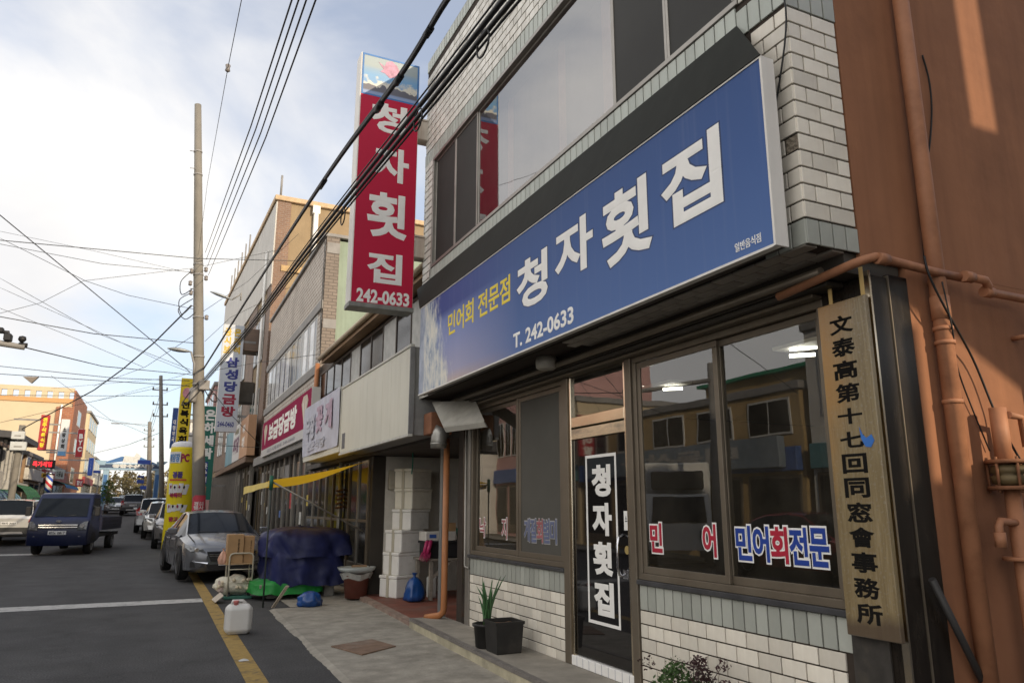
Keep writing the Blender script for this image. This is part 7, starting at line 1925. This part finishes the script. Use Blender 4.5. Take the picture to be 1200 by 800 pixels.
b = MB(); b.prism([(xl, GY - .4, zt0 - .1), (xl + .5, GY - .4, zt0 - .1), (xl + .6, GY - .4, zt0 + .35), (xl - .5, GY - .4, zt0 + .4)], (0, .7, 0)); b.build("corner_piece", m_archl, GT)
b = MB(); b.prism([(xr, GY - .4, zt0 - .1), (xr - .5, GY - .4, zt0 - .1), (xr - .6, GY - .4, zt0 + .35), (xr + .5, GY - .4, zt0 + .4)], (0, .7, 0)); b.build("corner_piece", m_archl, GT)
text("lettering", "종합수산시장", m_archw, GT, (xl + 1.2, GY - .36, zb0 + .2), UP, VZ, (xr - xl) - 2.0, (zt0 - zb0) * .72, .08, .02)
# street name and traffic signs near the arch
for i, (x0, y0, x1, y1, Yd, lab) in enumerate(((161, 539, 177, 543.5, 70, "larger blue direction board hanging high before the street arch"), (160, 562, 169, 566, 80, "blue direction board hanging low under the street arch"), (161, 557, 169, 559.5, 95, "thin blue board beyond the street arch"), (164, 569, 172, 573, 75, "violet blue board near the road under the street arch"), (109, 551, 118, 554, 72, "narrow blue board at the left before the street arch"))):
    a, c_ = pY(x0, y1, Yd), pY(x1, y0, Yd)
    t = thing("direction_board", lab, "sign", (a.x, Yd, a.z), "blue boards round the street arch")
    b = MB(); b.rbox(a.x, c_.x, Yd, Yd + .08, a.z, c_.z, .01); b.build("board", M("road_sign_blue", (.03, .07, .32), .5, var=.05), t)
    b = MB(); b.tube([(c_.x - .1, Yd + .12, g(Yd)), (c_.x - .1, Yd + .12, c_.z)], .05, 6); b.build("post", m_band, t)

m_hill = M("hill_ground", (.13, .11, .05), .95, var=.3, scale=.3)
b = MB()
def hill(u, v):
    x = -60 + 140 * u; y = 150 + 120 * v
    return (x - 20, y, g(150) - .3 + 4.5 * math.sin(min(v, 1) * math.pi * .5) ** 1.3 * (.75 + .25 * noise.noise(Vector((u * 4, v * 3, 2)))))
b.grid(hill, 24, 12); b.build("hill", m_hill, kind='structure')
m_fol = [M("autumn_foliage", (.155, .115, .045), .8, var=.35, scale=1.4, rand=.35), M("olive_foliage", (.095, .095, .032), .8, var=.35, scale=1.4, rand=.35), M("green_foliage", (.06, .115, .025), .75, var=.3, scale=1.4, rand=.35)]
m_trunk = M("tree_trunk", (.13, .10, .075), .9, var=.2)
TREEN = 0
def tree(label, x, y, z, h, w, mi, seed, nclump=26, cat="tree", name="tree"):
    rr = random.Random(seed)
    t = thing(name, label, cat, (x, y, z), None)
    b = MB(); b.tube([(x, y, z - .2), (x + .1, y, z + h * .3), (x - .05, y, z + h * .62), (x, y, z + h * .85)], [h * .028, h * .022, h * .014, h * .005], 7)
    for k in range(5):
        a = k * 1.3 + rr.random(); b.tube([(x, y, z + h * (.3 + .08 * k)), (x + w * .28 * math.cos(a), y + w * .28 * math.sin(a), z + h * (.45 + .09 * k))], [h * .01, h * .004], 5)
    b.build("trunk", m_trunk, t)
    b = MB()
    for k in range(nclump):
        a = rr.uniform(0, 6.28); zz_ = rr.uniform(.3, 1.0); rad = w * .5 * math.sqrt(max(0.05, 1 - ((zz_ - .55) / .5) ** 2)) * rr.uniform(.3, 1)
        leafclump(b, (x + rad * math.cos(a), y + rad * math.sin(a), z + h * zz_), w * .15, 20, w * .055, rr, .8)
    b.build("crown", m_fol[mi], t, kind='stuff')
m_wood = picture_mat("autumn_wood_foliage", lambda t, n, l, b_: (lambda c: (lambda nz, ge: (
    l.new(c.outputs['Object'], nz.inputs['Vector']), nz.inputs['Scale'].__setattr__('default_value', .22),
    l.new(mixc(n, l, ge.outputs['Random Per Island'], ramp(n, l, nz.outputs['Fac'], [(.38, (.085, .085, .03)), (.52, (.15, .115, .045)), (.62, (.21, .165, .085))]), (.11, .085, .045)), b_.inputs['Base Color']),
    b_.inputs['Roughness'].__setattr__('default_value', .85)))(n.new("ShaderNodeTexNoise"), n.new("ShaderNodeNewGeometry")))(n.new("ShaderNodeTexCoord")))
rr = random.Random(77); wb = MB()
for k in range(64):
    x_ = -32 + .95 * k + rr.uniform(-.8, .8); y_ = rr.uniform(118, 150); zb = g(y_) - .3
    h_ = rr.uniform(3.6, 5.8); w_ = rr.uniform(2.6, 4.2)
    wb.tube([(x_, y_, zb), (x_ + rr.uniform(-.2, .2), y_, zb + h_ * .9)], [.13, .04], 5)
    for q in range(26):
        a = rr.uniform(0, 6.28); f = rr.uniform(.25, 1); rad = w_ * .5 * math.sqrt(max(.05, 1 - ((f - .55) / .5) ** 2)) * rr.uniform(.2, 1)
        leafclump(wb, (x_ + rad * math.cos(a), y_ + rad * math.sin(a), zb + h_ * f), w_ * .17, 14, w_ * .075, rr, .8)
o = wb.build("wood", m_wood, kind='stuff'); o['label'] = "autumn brown wood seen through the street arch at the end of the street"; o['category'] = "wood"
gt = pY(126, 578, 76)
tree("rounded bright green tree at the left of the street before the arch", gt.x, 76, g(76), pY(126, 562.5, 76).z - g(76), 1.5, 2, 300, 46)

# ------------------------------------------------------------------ poles, lamps and wires
m_polec = M("concrete_pole", (.20, .185, .16), .85, var=.14, scale=2, streak=.35, dirt=(.15, .13, .11), bump=.15)
PY_ = 24.6
pb = pY(233, 600, PY_); ptop = pY(232, 123, PY_)
pdir = (ptop - pb) / (ptop.z - pb.z)
base_ = pb + pdir * (g(PY_) - pb.z)
UPo = thing("utility_pole", "tall leaning concrete utility pole hung with cables in front of the yellow inflatable column", "utility pole", tuple(base_))
b = MB(); b.tube([base_ + pdir * t for t in (0, 3, 7, 11, ptop.z - base_.z)], [.195, .18, .155, .13, .105], 16); b.build("shaft", m_polec, UPo)
def on_pole(py): 
    z = pY(232, py, PY_).z
    return base_ + pdir * (z - base_.z)
for py_, r_ in ((178, .135), (205, .14), (310, .155), (322, .16), (372, .17), (418, .18), (450, .18)):
    p = on_pole(py_); b = MB(); b.tube([p - pdir * .025, p + pdir * .025], r_, 14); b.build("band", m_band, UPo)
for py_ in (180, 200, 340, 360):
    p = on_pole(py_); b = MB(); b.tube([p + Vector((-.25, -.1, 0)), p + Vector((.05, -.1, .02))], .012, 6); b.build("step_bolt", m_band, UPo)
m_ins = M("insulator", (.20, .18, .17), .3, var=.2)
for i, (dx, py_) in enumerate(((.22, 316), (.22, 326), (-.2, 320), (-.22, 345), (.23, 372), (-.24, 334))):
    p = on_pole(py_) + Vector((dx, -.12, 0)); b = MB(); b.lathe(p.x, p.y, [(.03, p.z - .08), (.065, p.z - .05), (.045, p.z), (.065, p.z + .05), (.03, p.z + .08)], 10); b.build("insulator", m_ins, UPo)
b = MB(); p = on_pole(462); b.lathe(p.x - .16, p.y - .2, [(.1, p.z - .28), (.12, p.z - .2), (.12, p.z + .12), (.07, p.z + .18)], 12); b.build("splice_box", M("grey_splice_box", (.22, .21, .2), .5, var=.15), UPo)
b = MB(); b.rbox(p.x - .02, p.x + .28, p.y - .28, p.y - .16, p.z + .12, p.z + .42, .02); b.build("terminal_box", m_band, UPo)
# poster wrapped round the foot
pz0, pz1 = pY(231, 599, PY_ - .3).z, pY(231, 580, PY_ - .3).z
pc = base_ + pdir * ((pz0 + pz1) / 2 - base_.z)
b = MB(); b.grid(lambda u, v: (pc.x + .198 * math.cos(-2.8 + 2.3 * u), pc.y + .198 * math.sin(-2.8 + 2.3 * u), pz0 + (pz1 - pz0) * v), 12, 1)
o = b.build("poster", M("red_notice", (.45, .05, .07), .6), UPo)
text("lettering", "경품\n행사", m_lwht, UPo, (0, 0, 0), UP, VZ, .3, (pz1 - pz0) * .5, .03, .002, mapf=lambda a, c_, d: Vector((pc.x + .203 * math.cos(-2.35 + a / .2), pc.y + .203 * math.sin(-2.35 + a / .2), pz0 + .05 + c_)))
# street lamp on the pole
def street_lamp(label, P0, head, ln=.55, tilt=0.0):
    t = thing("street_lamp", label, "street lamp", tuple(P0))
    P0, head = Vector(P0), Vector(head)
    d = (head - P0); d.z = 0; d.normalize()
    b = MB(); b.tube([P0, P0 + Vector((0, 0, .35)), P0.lerp(head, .25) + Vector((0, 0, .22)), head], .03, 8); b.build("arm", m_band, t)
    b = MB(); n_ = 10
    pr = [(0, .03), (.15, .10), (.4, .125), (.75, .11), (1, .03)]
    def f(u, v):
        k = v * 4; i = min(int(k), 3); q = k - i; r_ = pr[i][1] * (1 - q) + pr[i + 1][1] * q
        a = u * 2 * math.pi; sd = Vector((-d.y, d.x, 0))
        return head + d * (ln * v) + sd * (r_ * math.cos(a)) + Vector((0, 0, r_ * .55 * math.sin(a) + tilt * v))
    b.grid(f, 14, 12, closed_u=True); b.build("head", M("grey_lamp_head", (.30, .32, .33), .4, metal=.3), t)
    return t
h0 = pY(224, 412, PY_ - .1); h1 = pY(196, 409.5, PY_ - .1)
street_lamp("grey street lamp head on a short arm left of the utility pole", on_pole(440) + Vector((-.15, -.1, 0)), h0, (h0 - h1).length, .05)
q0, q1 = pY(272, 351, 33), pY(246, 345, 33)
street_lamp("pale street lamp head reaching left above the jeweller's blade sign", pY(282, 352, 33), q0, (q0 - q1).length, .25)
# inflatable advertising column
IY = 28.6
iL, iR = pY(193, 600, IY), pY(224.5, 600, IY)
ir = (iR.x - iL.x) / 2; icx = (iR.x + iL.x) / 2
iz1 = pY(209, 518, IY).z
IC = thing("inflatable_column", "fat yellow inflatable advertising column with playing card pictures beside the utility pole", "inflatable", (icx, IY, g(IY)))
m_infl = M("yellow_inflatable", (.68, .55, .015), .42, var=.06, scale=1.5)
b = MB(); z0_ = g(IY)
prof_ = [(ir * .9, z0_), (ir * 1.0, z0_ + .1)] + [(ir * (1 + .006 * (k % 2)), z0_ + .2 + (iz1 - z0_ - .45) * k / 8) for k in range(9)] + [(ir * .98, iz1 - .18)]
b.lathe(icx, IY, prof_, 28); b.build("tube", m_infl, IC)
b = MB(); b.lathe(icx, IY, [(ir * .985, iz1 - .179), (ir * .95, iz1 - .08), (ir * .8, iz1 - .01), (ir * .4, iz1 + .03), (.01, iz1 + .035)], 28, cap=False); b.build("top_cap", M("white_inflatable", (.66, .66, .68), .5), IC)
def onc(phi0, z0, rr_=1.045):
    return lambda a, c_, d: Vector((icx + ir * rr_ * math.sin(phi0 + a / ir), IY - ir * rr_ * math.cos(phi0 + a / ir), z0 + c_))
def iz(py): return pY(209, py, IY - ir).z
def patch(name, phi0, phi1, z0, z1, mat, lean=0.0, rr_=1.036):
    b = MB(); b.grid(lambda u, v: (icx + ir * rr_ * math.sin(phi0 + (phi1 - phi0) * u + lean * v), IY - ir * rr_ * math.cos(phi0 + (phi1 - phi0) * u + lean * v), z0 + (z1 - z0) * v), 8, 2); return b.build(name, mat, IC)
m_skyv = M("sky_blue_vinyl", (.10, .28, .58), .5); m_mag = M("magenta_vinyl", (.40, .03, .10), .5); m_purp = M("purple_blue_vinyl", (.10, .06, .26), .5)
m_cardw = M("card_white_print", (.6, .6, .6), .5, var=.15, scale=8)
patch("white_band", -1.4, -.22, iz(542) , iz(529), M("pale_lilac_print", (.62, .62, .60), .5))
text("lettering", "게임장", m_skyv, IC, (0, 0, 0), UP, VZ, ir * 1.0, iz(531) - iz(541), .045, .002, mapf=onc(-1.28, iz(541)))
text("lettering", "PC", m_mag, IC, (0, 0, 0), UP, VZ, ir * .62, iz(531) - iz(541), .045, .002, mapf=onc(-.20, iz(541)))
text("lettering", "경품", m_purp, IC, (0, 0, 0), UP, VZ, ir * .8, iz(552) - iz(560), .06, .002, mapf=onc(-.75, iz(560)))
patch("red_underline", -1.0, .35, iz(563), iz(560.8), M("red_orange_print", (.5, .10, .03), .5))
for row, (y0, y1) in enumerate(((579, 566), (600, 590))):
    for k in range(4):
        o = patch("playing_card", -.95 + .34 * k, -.95 + .34 * k + .36, iz(y0 - (k % 3)), iz(y1 + (k % 2) * 1.2), m_cardw, .10 * (k - 1), 1.036 + .003 * k)
        text("lettering", "♥♠♦♣"[(k + row) % 4], m_mag if k % 2 == 0 else m_ink, IC, (0, 0, 0), UP, VZ, ir * .16, .12, .02, .001, mapf=onc(-.88 + .34 * k, (iz(y0) + iz(y1)) / 2, 1.052))
text("lettering", "바둑이", m_mag, IC, (0, 0, 0), UP, VZ, ir * .9, iz(577) - iz(583), .06, .002, mapf=onc(-.8, iz(583), 1.06))
text("lettering", "맞고", m_mag, IC, (0, 0, 0), UP, VZ, ir * .7, iz(605) - iz(611), .06, .002, mapf=onc(-.7, iz(611), 1.06))
# farther poles
def far_pole(label, Y, pxt, pyt, pxb, r0, extra=None):
    a = pY(pxt, pyt, Y); c_ = pY(pxb, 585, Y); d = (a - c_) / (a.z - c_.z); b0 = c_ + d * (g(Y) - c_.z)
    t = thing("utility_pole", label, "utility pole", tuple(b0))
    b = MB(); b.tube([b0, b0.lerp(a, .5), a], [r0, r0 * .85, r0 * .65], 10); b.build("shaft", m_polec, t)
    for f in (.72, .8, .9):
        p = b0.lerp(a, f); b = MB(); b.tube([p - Vector((.5, 0, 0)), p + Vector((.4, 0, 0))], .04, 6); b.build("crossarm", m_band, t)
        for q in (-.45, .35): 
            b = MB(); b.tube([p + Vector((q, 0, 0)), p + Vector((q, 0, .18))], .05, 6); b.build("insulator", m_ins, t)
    return t, b0, a
t, fb, fa = far_pole("slender concrete utility pole left of the yellow blade sign, second along the right side", 52, 188.5, 440, 189.5, .17)
t, gb_, ga = far_pole("far utility pole with a lamp arm and antenna beside the street arch", 78, 175.5, 494, 174.5, .26)
b = MB(); b.tube([ga, ga + Vector((.2, 0, 1.2))], .03, 5); b.build("antenna", m_band, t)
b = MB(); b.tube([ga + Vector((0, 0, -.3)), ga + Vector((-2.6, 0, -.25))], .03, 6); b.build("lamp_arm", m_band, t)
b = MB(); b.rbox(ga.x - 3.2, ga.x - 2.5, ga.y - .1, ga.y + .1, ga.z - .33, ga.z - .25, .02); b.build("lamp_head", m_ins, t)
# left pole with meter boxes
LPY = 41
a, c_ = pY(26.5, 498, LPY), pY(13, 583, LPY)
LPo = thing("utility_pole", "leaning grey pole with two white meter boxes at the left edge of the street", "utility pole", (c_.x, LPY, g(LPY)))
d = (a - c_) / (a.z - c_.z); b0 = c_ + d * (g(LPY) - c_.z)
b = MB(); b.tube([b0, a], [.17, .13], 10); b.build("shaft", m_polec, LPo)
for py0, py1, w_ in ((506, 515, .26), (518, 528, .32)):
    q0, q1 = pY(22, py1, LPY), pY(22, py0, LPY)
    b = MB(); b.rbox(q0.x - w_, q0.x + w_, LPY - .42, LPY - .18, q0.z, q1.z, .02); b.build("meter_box", M("white_meter_box", (.52, .54, .54), .5, var=.06), LPo)
    b = MB(); b.box(q0.x - w_ * .5, q0.x + w_ * .5, LPY - .424, LPY - .421, q0.z + (q1.z - q0.z) * .35, q0.z + (q1.z - q0.z) * .5); b.build("label", m_band, LPo)
# cctv boom at the left edge
CB = pY(29, 407, 14)
CC = thing("camera_boom", "boom with traffic cameras and lamps poking in from the left edge high over the street", "camera boom", (CB.x - 2, 14, 0))
pa = pY(-200, 352, 14)
b = MB(); b.tube([pa, pY(0, 402, 14), CB], [.06, .05, .045], 10); b.build("boom", m_band, CC)
b = MB(); b.tube([Vector((pa.x, 14, 0)), pa + Vector((0, 0, .4))], [.11, .08], 10); b.build("mast", m_band, CC)
p = pY(9, 398, 14); b = MB(); b.rbox(p.x - .05, p.x + .06, 13.9, 14.05, p.z - .03, p.z + .09, .015); b.tube([p + Vector((-.25, 0, .12)), p + Vector((0, 0, .12)), p + Vector((.0, 0, .06))], .03, 8); b.build("camera_housing", m_trim, CC)
p = pY(26, 398, 14); b = MB(); b.lathe(p.x, 14, [(.005, p.z + .065), (.05, p.z + .05), (.06, p.z), (.045, p.z - .02), (.02, p.z - .05)], 12); b.build("dome_camera", m_trim, CC)
p = pY(27, 404, 14); b = MB(); b.tube([p + Vector((-.06, 0, 0)), p + Vector((.06, 0, 0))], .035, 8); b.build("end_clamp", m_trim, CC)
p = pY(2, 388, 14); b = MB(); b.rbox(p.x - .1, p.x + .03, 13.92, 14.04, p.z - .03, p.z + .05, .01); b.build("sensor_box", m_trim, CC)
# triangular plate hanging from a wire
pts = [pY(26.5, 441, 30), pY(45, 441.5, 30), pY(36.5, 449, 30)]
b = MB(); b.prism(pts, (0, .25, .03)); tag(b.build("wire_pennant", M("grey_brown_plate", (.20, .17, .14), .7, var=.15)), "small dark triangular plate hanging from a wire at upper left", "plate")

WN = 0
def wire(label, pts, r=.012, sag=0.0, mat=None, group=None):
    """pts: (pixel x, pixel y, distance along the street)"""
    P_ = [p if isinstance(p, Vector) else pY(*p) for p in pts]
    if not isinstance(pts[0], Vector) and pts[0][0] <= 0 and P_[0].x > -7:      # carry on to the eaves across the street
        P_.insert(0, Vector((OX_ + .02, P_[0].y, 4.8)) if P_[0].y < 37.8 else Vector((LX + .02, P_[0].y, 4.2)))
    out = []
    for i in range(len(P_) - 1):
        n_ = 8
        for k in range(n_ + (1 if i == len(P_) - 2 else 0)):
            t = k / n_; q = P_[i].lerp(P_[i + 1], t); q.z -= sag * 4 * t * (1 - t); out.append(q)
    o = MB().tube(out, r, 5).build("wire", mat or m_wire)
    tag(o, label, "wire", group)
    return o
# thick bundles that cross in front of the red sign
def cab(y, x): return Vector((x, y, 0))
PA = on_pole(432) + Vector((.15, -.1, 0)); PB = on_pole(447) + Vector((.15, -.1, 0))
def throughX(pts): return [pX(px_, py_, X_) for px_, py_, X_ in pts]
A_ = throughX([(560, -40, 1.62), (525, 0, 1.60), (470, 89, 1.57), (400, 183, 1.52), (350, 257, 1.48)]) + [pY(300, 335, 16.5), PA]
B_ = throughX([(640, -45, 1.66), (598, 0, 1.64), (500, 122, 1.58), (400, 245, 1.52), (345, 315, 1.48)]) + [pY(290, 388, 16.5), PB]
BPX, BPY = 1.5, -15.0
t = thing("utility_pole", "concrete utility pole up the street behind the camera, holding the near ends of the cables", "utility pole", (BPX, BPY, 0))
b = MB(); b.tube([(BPX, BPY, -.1), (BPX, BPY, 10.5)], [.19, .12], 14); b.build("shaft", m_polec, t)
b = MB(); b.rbox(BPX - .8, BPX + .6, BPY - .05, BPY + .05, 8.4, 8.5, .01); b.build("crossarm", m_band, t)
for _l, _e in ((A_, Vector((BPX + .16, BPY, 5.9))), (B_, Vector((BPX + .18, BPY, 5.4)))):
    _p = _l[0].copy()
    for _f in (.03, .07, .13, .22, .36, .6, 1.0): _l.insert(0, _p.lerp(_e, _f))
def bundle(label, pts, offs, r):
    t = thing("cable_bundle", label, "cable", tuple(pts[-1]))
    for k, (dx, dz) in enumerate(offs):
        wire_pts([p + Vector((dx, 0, dz)) for p in pts], r[k], 7).build("strand", m_cable, t)
    return t
ta = bundle("upper thick black cable bundle from the utility pole across the top of the red sign", A_, [(0, 0), (.0, .042), (-.01, .02)], [.019, .012, .008])
tb = bundle("lower thick black cable bundle with loops running across the red sign and tiled wall", B_, [(0, -.02), (.01, .075), (.0, .125), (.02, -.048)], [.017, .019, .007, .009])
def along(pts, px_):
    best = min(range(len(pts)), key=lambda i: 0)
    return None
for (px_, py_, X_) in ((566, 45, 1.62), (490, 135, 1.57), (402, 250, 1.52)):
    c_ = pX(px_, py_, X_)
    b = MB(); b.tube([c_ + Vector((.0, .10 * math.sin(a * math.pi / 6), .085 * math.cos(a * math.pi / 6) - .04)) for a in range(13)], .007, 6); b.build("slack_loop", m_cable, tb)
for (px_, py_, X_) in ((470, 89, 1.57), (447, 121, 1.55), (505, 33, 1.59), (381, 211, 1.5)):
    c_ = pX(px_, py_, X_); q = pX(px_ - 6, py_ + 9, X_)
    b = MB(); b.tube([c_, q], .03, 8); b.build("clamp", m_cable, ta)
# four conductors and a guy wire from overhead to the pole top
for i, (x0, x1, y1) in enumerate(((342, 240, 296), (350, 243, 304), (359, 246, 312), (370, 247, 322))):
    wire("%s of the four parallel conductors rising from the pole to the top edge" % ["leftmost", "second from left", "third from left", "rightmost"][i], [Vector((BPX - .75 + .3 * i, BPY, 8.5)), pX(x0 + 25, -62, .62 + .05 * i), pX(x0, 0, .6 + .05 * i), pX((x0 + x1) / 2 + 3, y1 / 2, .62 + .05 * i), on_pole(y1) + Vector((.2 + .03 * i, -.1, 0))], .0075, .0, m_cable, "parallel conductors")
gp = pX(267, 80, .35)
wire("thin guy wire with a knob dropping from the top edge towards the pole", [Vector((BPX - .1, BPY, 9.6)), pX(287, -20, .35), gp, pY(243, 215, 20), on_pole(300)], .005)
b = MB(); b.lathe(gp.x, gp.y, [(.01, gp.z - .06), (.035, gp.z - .04), (.025, gp.z), (.035, gp.z + .04), (.01, gp.z + .06)], 8); tag(b.build("wire_insulator", m_ins), "small knob insulator on the thin guy wire high in the sky", "insulator")
WL_ = [
    ("dark wire falling steeply from the left edge to the lamp on the pole", [(-60, 200, 16), (0, 252, 18), (223, 436, 24.5)], .012),
    ("dark wire crossing the sky from the left edge past the pole to the tan building", [(-60, 276, 24), (0, 281.5, 24), (232, 303, 24.2), (406, 307, 30.8)], .013),
    ("thin wire sagging from the left edge to the pole's upper insulators", [(-40, 280, 26), (0, 286, 26), (120, 309, 25.5), (226, 319, 24.6)], .009),
    ("topmost thin wire from the left edge to the pole", [(-40, 262, 28), (0, 271, 28), (110, 294, 26), (210, 317, 24.6)], .006),
    ("thin wire dropping from the left edge to the pole's side", [(0, 279, 28), (100, 329, 27), (150, 346, 26), (226, 362, 24.6)], .009),
    ("thin wire rising in a bend from the left edge to the right", [(0, 367, 30), (47, 355, 30), (98, 329, 30), (228, 314, 30), (330, 292, 31)], .009),
    ("grey wire slanting down through the middle of the left sky", [(0, 326, 34), (118, 392, 34), (215, 430, 34), (226, 434, 30)], .010),
    ("thin grey wire just under the slanting middle wire", [(0, 337, 36), (105, 384, 36), (184, 421, 36), (222, 436, 30)], .009),
    ("dark nearly level wire from the left edge to the pole at lamp height", [(0, 371, 22), (110, 391, 22.5), (228, 402, 24.4)], .012),
    ("thin grey wire slanting below the level wire", [(0, 361, 40), (80, 393, 40), (168, 430, 40)], .011),
    ("dark wire running from the camera boom to the pole", [Vector(CB), (120, 429, 20), (226, 439, 24.4)], .010),
    ("dark wire low over the far houses, upper of two", [(0, 429, 30), (136, 443, 30), (222, 446, 25)], .012),
    ("dark wire low over the far houses carrying the triangular plate", [(-20, 437, 30), (0, 438, 30), (120, 446, 30), (222, 452, 25)], .013),
    ("level grey wire in front of the yellow parapet", [(0, 463, 36), (100, 463.5, 40), (187, 464, 52)], .014),
    ("thin wire from the yellow building falling to the far pole", [(100, 483, 70), (150, 499, 72), (173, 509, 78)], .014),
    ("thin wire rising from the left roofs to the far pole", [(0, 495, 50), (100, 472, 51), (187, 454, 52)], .013),
    ("wire rising from the left shops to the slender pole", [(109, 531, 60), (150, 521, 56), (187, 507, 52)], .016),
    ("upper faint wire across the far sky", [(60, 455, 60), (187, 444, 52)], .010),
    ("faint crossing wire falling over the far street", [(60, 440, 60), (130, 492, 66), (174, 500, 78)], .012),
    ("faint wire in the far sky near the slender pole", [(110, 470, 64), (187, 450, 52)], .010),
    ("thin wire between the two far poles", [(188, 460, 52), (176, 503, 78)], .014),
    ("second thin wire between the two far poles", [(188, 470, 52), (176, 510, 78)], .014),
    ("thin wire from the main pole to the slender far pole", [(226, 436, 25), (188, 447, 52)], .008),
    ("lower wire from the main pole to the slender far pole", [(226, 448, 25), (188, 462, 52)], .008),
    ("thin level wire from the pole to the brick house window band", [(250, 434, 24.4), (300, 425, 22), (374, 415, 19.3)], .008),
    ("wire drooping from the pole down to the orange sign", [(240, 448, 24.4), (272, 487, 27), (306, 522, 30)], .011),
    ("thin level wire from the pole past the orange sign", [(240, 521, 24.5), (306, 524, 30)], .009),
    ("thin wire climbing from the pole towards the tan roof", [(240, 400, 24.6), (270, 372, 29), (325, 345, 30.8)], .008),
    ("thin wire from the pole to the tan building's upper brickwork", [(238, 365, 24.6), (290, 330, 29), (350, 274, 30.7)], .008),
    ("thin wire across the street from the left shops up to the pole", [(110, 452, 40), (170, 430, 32), (228, 392, 24.6)], .009),
]
for lab, pts, r_ in WL_: wire(lab, pts, r_)
wire("thick black service cable sweeping from the left meter pole up to the utility pole", [pY(26.5, 502, 40.8), pY(110, 457, 36), pY(143, 433, 33), pY(181, 401, 29), pY(224, 358, 24.5)], .026, 0, m_cable)
# drop loops at the pole
for i, pts in enumerate(([(224, 318), (212, 330), (213, 345), (226, 338)], [(226, 350), (209, 362), (217, 374), (229, 366)], [(225, 358), (213, 368), (210, 352), (222, 344)], [(232, 448), (222, 460), (213, 474), (222, 470), (234, 458)], [(236, 450), (247, 468), (254, 470), (252, 462), (244, 462)])):
    wire_pts([pY(x, y, PY_ - .25 - .02 * k) for k, (x, y) in enumerate(pts)], .018 if i > 2 else .014, 6).build("cable_loop", m_cable, UPo)
wire("thin ribbon cable hanging down the near corner of the brick house", [(381, 283, 19.4), (379, 320, 19.38), (376, 370, 19.36), (375, 410, 19.34)], .012, 0, m_cable)
